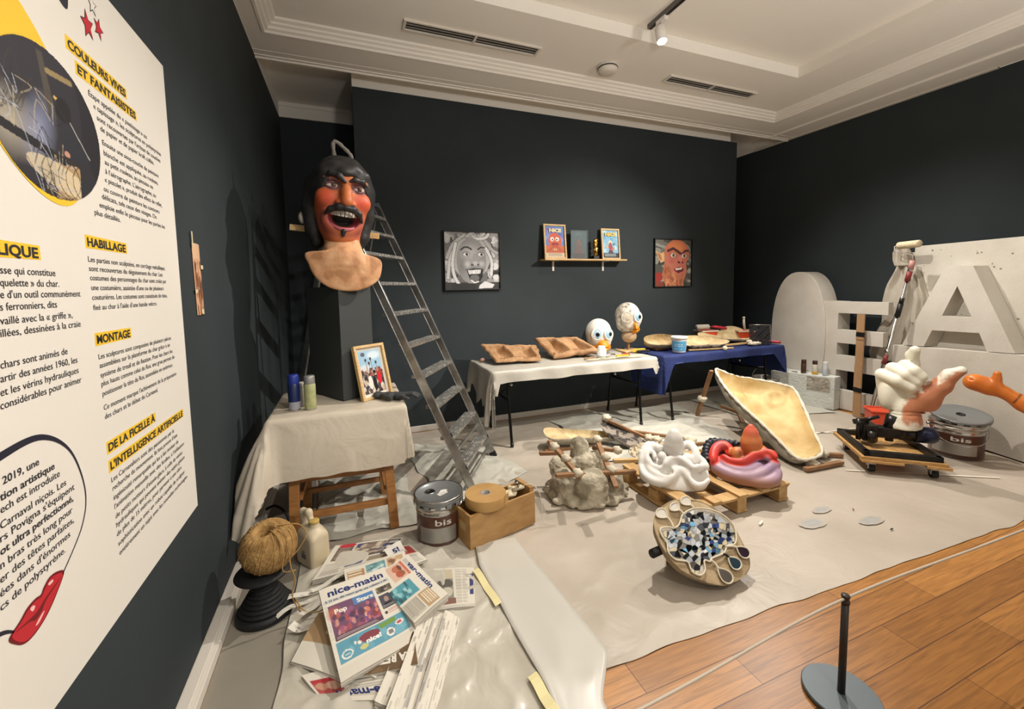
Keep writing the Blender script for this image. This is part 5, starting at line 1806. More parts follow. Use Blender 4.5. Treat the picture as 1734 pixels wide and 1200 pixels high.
# the shelf
sx0, sx1, sz = 2.07, 3.17, 1.805
t = thing('wall_shelf', 'narrow pale wooden shelf on two white brackets on the dark partition', 'shelf', ((sx0 + sx1) / 2, YP - .07, sz - .12))
obj('board', MB().box((sx0, YP - .15, sz), (sx1, YP - .001, sz + .018)), PINE, t, bevel=.001)
for x in (sx0 + .17, sx1 - .25):
    obj('bracket', MB().box((x - .012, YP - .008, sz - .115), (x + .012, YP - .001, sz)).box((x - .012, YP - .12, sz - .006), (x + .012, YP - .001, sz)), M('bracket white', 'd5d2cb', rough=.4), t, bevel=.001)
zt_ = sz + .0195
P = Paint(70, 110, '5f7fb5')
P.rect(0, .62, 1, 1, 'b9653f').blobs(30, (0, .05, 1, .55), ['4a64a8', '7f9ac9', '8a5fa0', '5a79b8'], .12, .6, 2).ell(.5, .48, .34, .26, 'c2573a').ell(.36, .42, .1, .07, 'e2d9cc').ell(.62, .42, .1, .07, 'e2d9cc').ell(.38, .43, .035, .03, '2a1a18').ell(.6, .43, .035, .03, '2a1a18').ell(.5, .58, .18, .05, '7d2b24').poly([(.3, .7), (.7, .7), (.6, .78), (.4, .78)], 'd9c48f')
for k in range(7):
    P.line([(.5, .6), (.08 + k * .14, .82)], .025, 'b04e35')
P.rect(0, .86, 1, 1, 'c9b9a0').lines(.1, .88, .9, .98, 3, '6b5345', .7)
t, X = photo_frame('poster_frame', 'pine-framed carnival poster in red and blue at the left end of the shelf', 'framed poster', (2.10, YP - .085, zt_), (1, 0, 0), 0, (0, -1, .10), .285, .40, .022, .020, PINE, P, group=None)
m = MB()
text(m, 'NICE', .07, .31, .055, .225, bold=.06, lift=-.003)
obj('poster_title', m, M('poster cream', 'dccf9f', rough=.6), t, xf=X)
P = Paint(70, 110, '7fb0cc')
P.blobs(30, (0, 0, 1, .8), ['5c98bf', '9fc6d8', 'b5d3dc', '6ba3c4'], .12, .7, 4).ell(.5, .45, .12, .09, 'd9c49a').ell(.5, .60, .12, .16, '9a4a52').ell(.3, .6, .07, .06, 'd8a54a').ell(.72, .5, .08, .05, '4a7f6a').ell(.68, .68, .06, .07, 'c9703f').rect(0, .82, 1, 1, '26323c').lines(.1, .85, .9, .96, 3, 'b9c4c4', .7).poly([(.4, .72), (.62, .72), (.68, .82), (.35, .82)], '5a3a3f')
t, X = photo_frame('poster_frame', 'pine-framed carnival poster in pale blue at the right end of the shelf', 'framed poster', (2.865, YP - .085, zt_), (1, 0, 0), 0, (0, -1, .10), .262, .375, .022, .020, PINE, P)
m = MB()
text(m, 'NICE', .055, .285, .055, .21, bold=.06, lift=-.003)
obj('poster_title', m, M('poster yellow', 'd9b54a', rough=.6), t, xf=X)
t = thing('glass_plaque', 'clear glass plaque with a reddish figure standing in the middle of the shelf', 'plaque', (2.545, YP - .08, zt_))
obj('glass', MB().box((2.43, YP - .095, zt_), (2.66, YP - .078, zt_ + .335)), M('plaque glass', '8fa2a6', rough=.08, alpha=.16, spec=.5), t, bevel=.003)
P = Paint(40, 50, '46545a')
P.ell(.5, .45, .16, .16, '7a4a3c').poly([(.3, .55), (.7, .55), (.92, 1), (.08, 1)], '6d4238').rect(.3, .08, .7, .14, '59666a').rect(.1, .82, .9, .98, '4e2f2a')
obj('engraving', P.mesh(lambda u, v: (2.44 + u * .21, YP - .0735, zt_ + .325 - v * .32)), PRINT, t)
t = thing('gold_trophy', 'small golden figurine on a black base standing on the shelf', 'figurine', (2.765, YP - .08, zt_))
obj('base', MB().box((2.728, YP - .11, zt_), (2.802, YP - .05, zt_ + .04)), BLACK, t, bevel=.003)
GOLD = M('gold', 'b98a3a', rough=.3, metal=.9)
def gf(X, Y, Z):
    x, y, z = X - 2.765, Y - YP + .08, Z - zt_
    d = chain(x, y, z, [(0, 0, .04), (.005, 0, .10), (-.005, 0, .17), (.0, 0, .22)], [.014, .02, .022, .024], .02)
    for k in range(14):
        a = k * 2.4
        d = smin(d, ellip(x, y, z, (.022 * math.cos(a), .02 * math.sin(a), .06 + .013 * k), (.014, .014, .011)), .006)
    return d
obj('figure', sdf(gf, (2.72, YP - .13, zt_ + .03), (2.81, YP - .03, zt_ + .27), .005), GOLD, t, True)

# ------------------------------------------------------------------ folding tables
TTOP = M('table plastic', 'b8b5ae', rough=.5)


def fold_table(label, x0, x1, y0, y1, z, lx):
    t = thing('folding_table', label, 'table', ((x0 + x1) / 2, (y0 + y1) / 2, .004), 0)
    obj('table_top', MB().box((x0, y0, z - .035), (x1, y1, z)), TTOP, t, bevel=.006)
    for s, x in ((1, lx[0]), (-1, lx[1])):
        for yy, e in ((y0 + .10, -.055), (y1 - .10, .055)):
            pts = smooth_path([(x, yy, z - .035), (x, yy, .50), (x + s * .004, yy + e * .12, .44), (x + s * .012, yy + e * 1.1, .012)], 16)
            lg = obj('leg', MB().tube(pts, .0135, 12), BLKMET, t, True)
            obj('foot_cap', MB().tube([pts[-1] + Vector((0, 0, .0)), pts[-1] + Vector((0, -e * .05, .04))], .0165, 12), BLACK, lg, True)
        obj('crossbar', MB().tube([(x, y0 + .09, .445), (x, y1 - .09, .445)], .012, 10), BLKMET, t, True)
        obj('crossbar', MB().tube([(x, y0 + .10, z - .05), (x, y1 - .10, z - .05)], .012, 10), BLKMET, t, True)
        ym = (y0 + y1) / 2
        obj('folding_brace', MB().beam((x, ym, .445), (x + s * .42, ym, z - .04), .018, .018), BLKMET, t, bevel=.002)
        obj('brace_joint', MB().tube([(x + s * .13, ym - .018, .53), (x + s * .13, ym + .018, .53)], .016, 12), STEEL, t, True)
    return t


fold_table('black-legged folding table under a white plastic cover, nearer the ladder', 1.18, 2.99, 3.54, 4.24, .745, (1.355, 2.86))
fold_table('black-legged folding table under a dark blue cloth at the right of the partition', 3.09, 4.90, 3.53, 4.24, .745, (3.25, 4.74))
WPL = M('white plastic cover', 'c9c4b8', rough=.4, bump=.3, bscale=10, spec=.6, coat=.2, trans=0, alpha=.78)


def L2(px, py):
    if px < 1.175:
        a = .22 + .16 * abs(math.sin(py * 7.3 + 1.2)) + .12 * (py < 3.75)
        return a
    if px > 2.995:
        return .13
    if py < 3.535:
        return .115 + .02 * noise.noise(Vector((px * 3, 0, 0))) + (.10 if px < 1.22 else 0) + (.07 if px > 2.95 else 0)
    return .05


m = drape(1.175, 2.995, 3.533, 4.245, .747, L2, flare=.10, fold=.018, nx=120, ny=70, ext=.5, seed=4, freq=18, lift=.012)
tag(obj('plastic_table_cover', m, WPL, smooth=True), 'white plastic sheet covering the folding table that holds the foot moulds', 'table cover')
BLUEC = M('blue table cloth', '1c2c63', rough=.75, bump=.15, bscale=70, var='172553', vscale=5)


def L3(px, py):
    if px > 4.905:
        return .34
    if px < 3.085:
        return .42 if py < 4.0 else .2
    if py < 3.525:
        return .10 + .30 * max(0, 1 - (px - 3.085) / .12) + .22 * max(0, (px - 4.72) / .2)
    return .08


m = drape(3.085, 4.905, 3.523, 4.245, .747, L3, flare=.05, fold=.012, nx=110, ny=60, ext=.5, seed=9, freq=13, lift=.006)
tag(obj('blue_table_cloth', m, BLUEC, smooth=True), 'dark blue cloth covering the right-hand folding table', 'table cover')

# ------------------------------------------------------------------ on the white table
CLAYP = M('papier mache brown', 'b08a63', rough=.8, bump=.35, bscale=24, var='8f6b48', vscale=8)


def foot(u, v, cx, s=1., flip=1):
    """depth 0..1 of a foot-shaped hollow at slab coordinates (v: 0 toes, 1 heel)"""
    x = (u - cx) * flip
    w = .155 - .06 * sstep(.2, .75, v) + .02 * sstep(.75, .95, v)
    c = .02 * math.sin(v * 3)
    e = abs(x - c) / w
    d = max(0, 1 - e ** 2.2) if .16 < v < .93 else 0
    d *= sstep(.14, .24, v) * sstep(.95, .84, v)
    for k in range(5):
        tx = -.115 + k * .058
        tv = .135 + .018 * abs(k - 1)
        q = ((x - tx) / .024) ** 2 + ((v - tv) / .055) ** 2
        d = max(d, .75 * max(0, 1 - q))
    return d * (.55 + .6 * v)


def foot_mould(label, corners, th, depth, seed):
    """corners: front-left, front-right, back-right, back-left of the upper face"""
    A, B, C_, E_ = [Vector(p) for p in corners]
    n = (B - A).cross(E_ - A).normalized()
    nu, nv = 80, 60
    m = MB()

    def P0(u, v):
        return A.lerp(B, u).lerp(E_.lerp(C_, u), v)
    for side in (1, 0):
        for j in range(nv + 1):
            for i in range(nu + 1):
                u, v = i / nu, j / nv
                e = min(u, 1 - u, v, 1 - v)
                wob = .03 * noise.noise(Vector((u * 5, v * 5, seed))) * (e < .05)
                sc = -.045 * math.exp(-((u - .5) / .09) ** 2) * (v < .15 or v > .85) * (1 if v > .5 else -1)
                p = P0(min(max(u, -.05), 1.05) + wob, v + wob + sc)
                hgt = max(foot(u, v, .26), foot(u, v, .75))
                bul = .02 * math.sin(PI * u) * math.sin(PI * v)
                z = bul - depth * hgt + .004 * noise.noise(p * 30) - .018 * max(0, 1 - e / .03)
                if side == 0:
                    z = -th + min(0, -depth * hgt * .9 + .01) * sstep(0, .1, e) + th * .35 * max(0, 1 - e / .05)
                m.v.append(p + n * z)
    w = nu + 1
    K = w * (nv + 1)
    for j in range(nv):
        for i in range(nu):
            f = (j * w + i, j * w + i + 1, (j + 1) * w + i + 1, (j + 1) * w + i)
            m.f.append(f)
            m.f.append(tuple(K + q for q in f[::-1]))
    bd = [i for i in range(w)] + [j * w + nu for j in range(1, nv + 1)] + [nv * w + i for i in range(nu - 1, -1, -1)] + [j * w for j in range(nv - 1, 0, -1)]
    for a, b in zip(bd, bd[1:] + bd[:1]):
        m.f.append((b, a, K + a, K + b))
    m.mi = [0] * len(m.f)
    return tag(obj('foot_mould', m, CLAYP, smooth=True), label, 'mould')


foot_mould('shallow brown papier mache mould of two feet, nearest the ladder on the white table', [(1.30, 3.80, .80), (1.76, 3.74, .79), (1.90, 4.14, .875), (1.26, 4.18, .93)], .03, .085, 1)
foot_mould('deep brown papier mache mould of two feet beside the bird heads on the white table', [(1.93, 3.80, .80), (2.48, 3.80, .83), (2.42, 4.16, .935), (1.88, 4.16, .96)], .055, .12, 3)
tag(obj('clay_crumb', MB().ball((1.24, 4.05, .775), (.028, .022, .02), 14, 10, fn=lambda d: 1 + .3 * noise.noise(d * 2)), M('pink crumb', 'b58d7c', rough=.8), smooth=True), 'small pinkish crumb at the left back of the white table', 'crumb')

# bird heads
BIRDW = M('bird paint', 'ffffff', rough=.45, attr=True, bump=.06, bscale=30)
BEAK = M('beak orange', 'd98a16', rough=.45, var='c57a12', vscale=9)
EYEB = M('eye pale blue', '8fb4c6', rough=.3)
PUP = M('pupil black', '101114', rough=.15)
EYER = M('eye ring white', 'd9d6cf', rough=.4)


def bird(label, c, s, yaw, half=False):
    """c = underside of the head; s = scale"""
    X = Matrix.Translation(c) @ Matrix.Rotation(yaw, 4, 'Z') @ Matrix.Scale(s, 4)
    t = thing('bird_head', label, 'bird head', tuple(c), 0, None)

    def hf(x, y, z):
        d = ellip(x, y, z, (0, .02, .235), (.155, .15, .165))
        d = smin(d, ellip(x, y, z, (0, .0, .11), (.14, .13, .09)), .06)
        for q in (-1, 1):
            d = smin(d, ellip(x, y, z, (q * .072, -.095, .20), (.062, .045, .095)), .02)
        d = smax(d, -z, .01)
        return d
    m = sdf(hf, (-.18, -.17, -.01), (.18, .2, .42), .0085)
    cc = np.tile(np.array(H('d3d0c8')), (len(m.V), 1))
    if half:
        n1 = vnoise(m.V, 26)
        side = sstep(.012, -.006, m.V[:, 0] + .012 * np.sin(m.V[:, 2] * 40))
        cc = mixc(cc, 'b9b0a0', side * .85)
        cc = mixc(cc, '83796b', side * sstep(.15, .5, n1))
        cc = mixc(cc, 'd8d2c6', side * sstep(.15, .5, -n1))
    m.c = cc
    obj('head', m, BIRDW, t, True, xf=X)
    for q in (-1, 1):
        raw = half and q < 0
        ro = Matrix.Translation((q * .074, -.124, .222)) @ Matrix.Rotation(q * .32, 4, 'Z') @ Matrix.Rotation(-.10, 4, 'X')
        ring = MB().tube([(.056 * math.cos(a), 0, .062 * math.sin(a)) for a in np.linspace(0, 2 * PI, 32, False)], .010, 8, closed=True)
        obj('eye_ring', ring, M('raw ring', 'c4bcad', rough=.8, bump=.4, bscale=40) if raw else EYER, t, True, xf=X @ ro)
        e = obj('eye', MB().ball((0, .004, 0), (.054, .024, .060), 24, 14), M('raw eye', 'b9ae9c', rough=.85, bump=.5, bscale=40) if raw else EYEB, t, True, xf=X @ ro)
        if not raw:
            obj('pupil', MB().ball((.010, -.013, .0), (.026, .012, .027), 20, 12), PUP, e, True, xf=X @ ro)

    def bf(x, y, z):
        d = chain(x, y, z, [(0, -.07, .10), (0, -.15, .085), (0, -.215, .05)], [.085, .058, .022], .03)
        d = smin(d, ellip(x, y, z, (0, -.06, .065), (.125, .075, .055)), .04)
        d = smax(d, -(np.maximum(np.abs(z - .062 + .12 * (y + .1)) - .004, y + .10)), .008)
        d = smax(d, -(z - .004), .01)
        if half:
            d = smax(d, -(x - .01), .005)
        return d
    obj('beak', sdf(bf, (-.16, -.26, -.01), (.16, .04, .21), .007), BEAK, t, True, xf=X)
    return t, X


bird('white bird head with pale blue eyes and orange beak resting on the white table', (2.62, 4.04, .762), .94, -.22)
t, X = bird('half-finished bird head, one side bare plaster, mounted on a wooden stand', (2.985, 4.0, .945), .92, -.22, True)
obj('throat', MB().ball((2.985, 3.98, .925), (.085, .085, .075), 24, 14), M('throat tan', 'b59a7a', rough=.7), t, True)
obj('stand_post', MB().box((2.972, 3.982, .765), (2.998, 4.008, .88)), OLDW, t, bevel=.002)
obj('stand_base', MB().prism([(-.15, -.10), (.15, -.12), (.17, .08), (-.10, .12)], .012, TR(2.98, 3.97, .757, .15)), PINE, t, bevel=.002)
t = thing('paper_cup', 'white wrapped plaster cup in front of the white bird head', 'cup', (2.43, 3.70, .762))
obj('cup_body', MB().lathe([(0, 0), (.05, 0), (.052, .03), (.049, .032), (.051, .062), (.047, .064), (.048, .092), (.042, .096), (.036, .118), (.028, .122), (0, .12)], (2.43, 3.70, .762), 24), M('plaster white', 'c9c9c6', rough=.8, bump=.3, bscale=30), t, True)
obj('paint_lump', MB().ball((2.475, 3.665, .776), (.03, .022, .014), 16, 10), M('lump grey', '9c978c', rough=.7), t, True)
YS = M('yellow tool', 'c9a52e', rough=.5)
for (x, y, rz, c, lab) in ((2.66, 3.66, .05, 'a', 'yellow and red scraper lying before the half-finished bird head'), (3.0, 3.80, -.1, 'b', 'yellow and black scraper at the right end of the white table')):
    X = TR(x, y, .766, rz)
    t = thing('scraper', lab, 'scraper', (x, y, .766), 0)
    if c == 'a':
        obj('blade', MB().prism([(-.10, -.035), (.06, -.035), (.06, -.01), (-.09, -.005)], .018, X), YS, t, bevel=.002)
        obj('handle', MB().prism([(-.02, -.01), (.07, -.035), (.10, .005), (.09, .03), (.02, .035)], .024, X), M('scraper red', '8f3528', rough=.5), t, bevel=.006)
    else:
        obj('blade', MB().prism([(-.10, -.01), (.07, .0), (.05, .035), (-.07, .03)], .034, X), YS, t, bevel=.004)
        obj('handle', MB().prism([(-.07, -.035), (.10, -.035), (.10, -.004), (-.04, -.006)], .022, X), BLACK, t, bevel=.005)
for k, (pts, lab) in enumerate([([(2.50, 3.72, .772), (2.56, 3.74, .78), (2.62, 3.73, .774)], 'small grey clamp between the plaster cup and the yellow-and-red scraper'), ([(2.20, 3.66, .768), (2.28, 3.68, .773), (2.34, 3.70, .768)], 'small brown stick left of the plaster cup')]):
    tag(obj('small_tool', MB().tube(pts, .008, 8), [STEEL, OLDW][k], smooth=True), lab, 'tool')
t = strip((2.20, 3.60), (2.86, 3.575), .035, 'cream masking tape along the front edge of the white table', z=.7735, mat=YTAPE, name='masking_tape')

# ------------------------------------------------------------------ on the blue table
t = thing('plastic_bucket', 'white plastic bucket with a light blue label on the blue-covered table', 'bucket', (3.40, 3.64, .757))
bc = (3.40, 3.64, .757)
obj('bucket_body', MB().lathe([(0, 0), (.068, 0), (.07, .003), (.083, .155), (.083, .158), (0, .158)], bc, 40), M('bucket white', 'cfd0cd', rough=.4), t, True)
obj('lid', MB().lathe([(.083, .15), (.089, .15), (.09, .17), (.084, .176), (.078, .176), (.076, .170), (0, .170)], bc, 40), M('lid white', 'd6d6d2', rough=.4), t, True)
lb = MB()
ca = math.atan2(-bc[1], -bc[0])
for i in range(21):
    a = ca - 1.15 + 2.3 * i / 20
    for zz in (.02, .128):
        r_ = .0703 + (.083 - .07) * zz / .155 + .0008
        lb.v.append((bc[0] + r_ * math.cos(a), bc[1] + r_ * math.sin(a), bc[2] + zz))
lb.f = [(2 * i, 2 * i + 2, 2 * i + 3, 2 * i + 1) for i in range(20)]
lb.mi = [0] * 20
obj('label', lb, M('label sky blue', '4f93b8', rough=.45), t, True)
m = MB()
for s, w, z0, sz in (('ENDUIT PLATRE', .085, .088, .012), ('INTERIEUR', .07, .066, .011)):
    text(m, s, -w / 2, z0, sz, w / 2, bold=.02, fn=lambda u, q: (bc[0] + (.0735 + q * .084) * math.cos(ca - .2 + u / .08), bc[1] + (.0735 + q * .084) * math.sin(ca - .2 + u / .08), bc[2] + q)) if False else None
for q_ in range(2):
    for i in range(14):
        if (i * 7 + q_ * 3) % 5 == 0:
            continue
        a0 = ca - .75 + i * .09
        z0 = .088 - q_ * .018
        pts = []
        for a, zz in ((a0, z0), (a0 + .07, z0), (a0 + .07, z0 + .008), (a0, z0 + .008)):
            r_ = .0703 + (.083 - .07) * zz / .155 + .0016
            pts.append((bc[0] + r_ * math.cos(a), bc[1] + r_ * math.sin(a), bc[2] + zz))
        m.add(pts, [(0, 1, 2, 3)])
for i in range(4):
    a0 = ca - .7 + i * .14 + (.55 if i == 3 else 0)
    pts = []
    for a, zz in ((a0, .034), (a0 + .09, .034), (a0 + .09, .047), (a0, .047)):
        r_ = .0703 + (.083 - .07) * zz / .155 + .0016
        pts.append((bc[0] + r_ * math.cos(a), bc[1] + r_ * math.sin(a), bc[2] + zz))
    m.add(pts, [(0, 1, 2, 3)])
o = obj('label_print', m, M('label pale', 'b9d3de', rough=.5), t)
CREAM = M('cream plaster cast', 'cdb98f', rough=.85, bump=.5, bscale=26, var='a48e66', vscale=8)
GREYPL = M('grey plaster back', 'a59d8d', rough=.9, bump=.6, bscale=18, var='7f786a', vscale=7)
DPL = M('dark stained plaster', '8a8074', rough=.9, bump=.6, bscale=24, var='3d3935', vscale=14, vsharp=1)


def cast(name, label, rim, depth, n=48, th=.02, rings=9, flat=.5, rough=.008, seed=0, mo=None, mi=None, inner=None):
    t = thing(name, label, 'mould', tuple(np.array([tuple(p) for p in rim]).mean(0)))
    A, B = bowl(smooth_loop(rim, n), depth, th, rings, flat, seed, rough, inner)
    obj('outer_shell', A, mo or GREYPL, t, True)
    obj('hollow', B, mi or CREAM, t, True)
    return t


t = cast('plaster_mould', 'oval cream plaster mould left behind the white bucket on the blue cloth', [(3.16, 3.86, .845), (3.20, 3.98, .90), (3.42, 4.02, .92), (3.60, 3.92, .90), (3.58, 3.80, .86), (3.36, 3.74, .83)], (.03, .12, -.12), seed=2, mo=CREAM, rough=.012)
obj('support_block', MB().box((3.26, 3.84, .757), (3.40, 3.95, .79)), OLDW, t, bevel=.003)
t = cast('plaster_mould', 'long dark-stained plaster mould right beside the white bucket on the blue cloth', [(3.50, 3.66, .83), (3.56, 3.84, .90), (3.85, 3.82, .895), (4.02, 3.74, .87), (4.10, 3.60, .845), (4.0, 3.56, .82), (3.72, 3.58, .825)], (.0, .03, -.075), seed=5, mo=DPL, mi=CREAM, rough=.012)
obj('support_stick', MB().beam((3.55, 3.66, .765), (4.12, 3.56, .765), .028, .014), PINE, t, bevel=.002)
obj('support_stick', MB().ball((3.96, 3.53, .775), (.03, .025, .024), 12, 8, fn=lambda d: 1 + .3 * noise.noise(d * 3)), PLAST, t, True)
t = cast('plaster_mould', 'long cream plaster mould with a raised end, farthest right on the blue cloth', [(3.95, 3.88, .87), (4.1, 4.05, .90), (4.42, 4.06, .89), (4.58, 4.05, .96), (4.68, 3.93, .93), (4.70, 3.74, .82), (4.4, 3.74, .83), (4.1, 3.78, .85)], (.0, .03, -.07), seed=8, mo=GREYPL, mi=CREAM, rough=.012)
obj('support_stick', MB().beam((4.02, 3.72, .77), (4.58, 3.72, .775), .03, .02), PINE, t, bevel=.002)
obj('rag_tie', MB().ball((4.55, 3.70, .79), (.04, .03, .028), 14, 10, fn=lambda d: 1 + .3 * noise.noise(d * 3)), PLAST, t, True)
ORNG = M('tray orange red', 'cf4a2c', rough=.4)


def paint_tray(label, X, s=1.):
    """small paint kettle: tapered box with a rim"""
    t = thing('paint_kettle', label, 'paint tray', tuple(X @ Vector((0, 0, 0))))
    w0, d0, w1, d1, h = .085 * s, .065 * s, .115 * s, .085 * s, .15 * s
    m = MB()
    m.hexa([(-w0, -d0, 0), (w0, -d0, 0), (w0, d0, 0), (-w0, d0, 0)], [(-w1, -d1, h), (w1, -d1, h), (w1, d1, h), (-w1, d1, h)])
    obj('kettle_body', m, ORNG, t, xf=X, bevel=.006)
    r = MB()
    for a, b in (((-w1 - .008, -d1 - .008), (w1 + .008, -d1 + .004)), ((-w1 - .008, d1 - .004), (w1 + .008, d1 + .008)), ((-w1 - .008, -d1), (-w1 + .004, d1)), ((w1 - .004, -d1), (w1 + .008, d1))):
        r.box((a[0], a[1], h - .012), (b[0], b[1], h + .006))
    obj('rim', r, M('tray rim', 'c9bfae', rough=.5) if s < 1.05 else ORNG, t, xf=X, bevel=.003)
    return t


X = TR(4.30, 4.13, .757, -.15)
paint_tray('orange red paint kettle with a roller lying across it, near the partition', X, 1.0)
t = thing('paint_roller', 'white fluffy paint roller with a red handle lying across the orange paint kettle', 'paint roller', (4.30, 4.13, .915))
obj('roller_sleeve', MB().tube([X @ Vector((-.15, .0, .195)), X @ Vector((-.14, 0, .195)), X @ Vector((.03, .0, .195)), X @ Vector((.04, 0, .195))], [.02, .034, .034, .02], 16), M('fleece', 'b5aea0', rough=.95, bump=.6, bscale=90), t, True)
obj('wire', MB().tube([X @ Vector((.04, 0, .195)), X @ Vector((.06, 0, .20)), X @ Vector((.07, -.03, .19))], .004, 8), STEEL, t, True)
obj('handle', MB().tube([X @ Vector((.06, -.035, .20)), X @ Vector((.12, -.04, .195)), X @ Vector((.22, -.05, .178)), X @ Vector((.26, -.055, .172))], [.012, .018, .017, .014], 12), M('roller red', 'b5283a', rough=.4), t, True)
X = TR(4.70, 3.87, .757, -.5)
paint_tray('orange red paint kettle behind the black grid at the right end of the blue table', X, 1.0)
t = thing('roller_grid', 'black plastic paint grid leaning on the orange kettle at the end of the table', 'paint grid', (4.66, 3.70, .757))
gx = frame((4.55, 3.69, .765), (.86, -.50, 0), (.10, .12, .99))
m = MB()
gw, gh = .235, .235
for i in range(11):
    m.box((i * gw / 10 - .0035, 0, -.004), (i * gw / 10 + .0035, gh, .004)).box((0, i * gh / 10 - .0035, -.004), (gw, i * gh / 10 + .0035, .004))
o = obj('grid_mesh', m, M('grid black', '1b1c1e', rough=.5), t, xf=gx)
m = MB()
for i in range(10):
    for j in range(10):
        if (i * 3 + j * 5) % 4:
            m.box((i * gw / 10 + .004, j * gh / 10 + .004, -.002), ((i + 1) * gw / 10 - .004, (j + 1) * gh / 10 - .004, .002))
o = obj('clogged_cells', m, M('clog dark', '222326', rough=.8), t, xf=gx)
o['kind'] = 'stuff'
obj('edge_wire', MB().tube([gx @ Vector((0, gh, 0)), gx @ Vector((gw, gh, 0)), gx @ Vector((gw, 0, 0))], .006, 8), STEEL, t, True)
t = thing('paint_roller', 'paint roller with a red handle lying at the far right edge of the blue table', 'paint roller', (4.86, 3.66, .757))
obj('handle', MB().tube([(4.80, 3.74, .79), (4.83, 3.70, .785), (4.90, 3.585, .777), (4.905, 3.56, .775)], [.012, .017, .017, .013], 12), M('roller red', 'b5283a', rough=.4), t, True)
obj('wire', MB().tube([(4.80, 3.74, .79), (4.77, 3.79, .80), (4.78, 3.84, .80)], .004, 8), STEEL, t, True)
t = thing('paint_brush', 'paint brush with a pale handle standing in the right-hand orange kettle', 'paint brush', (4.69, 3.90, .87))
obj('handle', MB().tube([(4.69, 3.88, .90), (4.69, 3.90, 1.0), (4.695, 3.905, 1.06)], [.012, .015, .012], 12), M('brush handle pale', 'b8b3a6', rough=.5), t, True)
obj('handle_end', MB().ball((4.695, 3.906, 1.068), (.018, .018, .016), 12, 8), M('brush handle pale', 'b8b3a6'), t, True)
t = thing('wet_rag', 'wet whitish rag lying in front of the paint grid', 'rag', (4.60, 3.62, .76))
o = obj('rag_cloth', MB().ball((4.56, 3.64, .775), (.10, .04, .022), 24, 14, fn=lambda d: 1 + .45 * noise.noise(d * 3.3)), PLAST, t, True)
# ------------------------------------------------------------------ the pallet and its two sculptures
PALW = M('pallet wood', 'c3a06c', rough=.65, var='ab8552', vscale=4, stretch=(6, 1.2, 6), bump=.15, bscale=20)
px0, px1, py0, py1 = 1.90, 2.765, 1.915, 2.60
t = thing('pallet', 'small wooden pallet under the white and the painted sculptures', 'pallet', ((px0 + px1) / 2, (py0 + py1) / 2, .012))
for x in (px0 + .03, 2.335, px1 - .045):
    obj('runner', MB().box((x - .045, py0 + .0, .012), (x + .045, py1, .028)), PALW, t, bevel=.002)
    for y in (py0 + .0, (py0 + py1) / 2 - .045, py1 - .09):
        obj('block', MB().box((x - .04, y + .004, .028), (x + .04, y + .086, .102)), PALW, t, bevel=.003)
for y in (py0 + .0, (py0 + py1) / 2 - .045, py1 - .09):
    obj('cross_board', MB().box((px0, y, .102), (px1, y + .09, .118)), PALW, t, bevel=.002)
for x, w in ((px0 + .05, .1), (2.11, .07), (2.335, .08), (2.54, .07), (px1 - .05, .095)):
    obj('top_board', MB().box((x - w / 2, py0 - .01, .118), (x + w / 2, py1 + .01, .134)), PALW, t, bevel=.002)


def axes(o, u, t, n):
    return Matrix(((u[0], t[0], n[0], o[0]), (u[1], t[1], n[1], o[1]), (u[2], t[2], n[2], o[2]), (0, 0, 0, 1)))


def up(pts, s):
    """raise points of the mask's face off its mean plane"""
    return [(a + .07 * s, b - .62 * s, .8 * s) for a, b in pts]


def tap(n, r, e=.55):
    return [r * (e + (1 - e) * math.sin(PI * i / (n - 1)) ** .6) for i in range(n)]


def smc(pts, n=4):
    P_ = smooth_path([(a, b, 0) for a, b in pts], n * (len(pts) - 1))
    return [(p.x, p.y) for p in P_]


WX = axes((1.978, 2.073, .135), (.7235, -.6903, 0), (.5904, .6187, .5183), (-.3578, -.375, .8552))
WR = {'R1': [(-.277, .177), (-.253, .117), (-.216, .083), (-.174, .065), (-.12, .067), (-.081, .102), (-.049, .148), (-.021, .179), (.016, .165), (.048, .12), (.079, .082), (.118, .094), (.154, .135)],
      'R2': [(-.247, .215), (-.222, .165), (-.186, .129), (-.139, .112), (-.106, .113), (-.074, .149), (-.046, .175)],
      'R3': [(-.227, .24), (-.207, .2), (-.172, .179), (-.133, .175), (-.101, .207), (-.068, .234), (-.035, .256), (-.002, .251), (.032, .219), (.064, .189), (.092, .199), (.12, .23), (.145, .239)],
      'R4': [(-.118, .22), (-.102, .245), (-.078, .271), (-.036, .283), (-.002, .267), (.036, .241), (.064, .22), (.097, .241)],
      'curl': [(-.187, .253), (-.195, .29), (-.221, .303), (-.236, .267), (-.228, .218)],
      'cheek': [(-.274, .21), (-.265, .273), (-.238, .329), (-.19, .348), (-.149, .326)],
      'arc': [(-.003, .389), (.031, .406), (.061, .377), (.079, .33), (.073, .301)],
      'curlr': [(.072, .258), (.105, .29), (.129, .268), (.144, .229)],
      'ruff': [(-.284, .282), (-.273, .318), (-.258, .35), (-.236, .371), (-.205, .375), (-.177, .362), (-.15, .349), (-.128, .341)]}


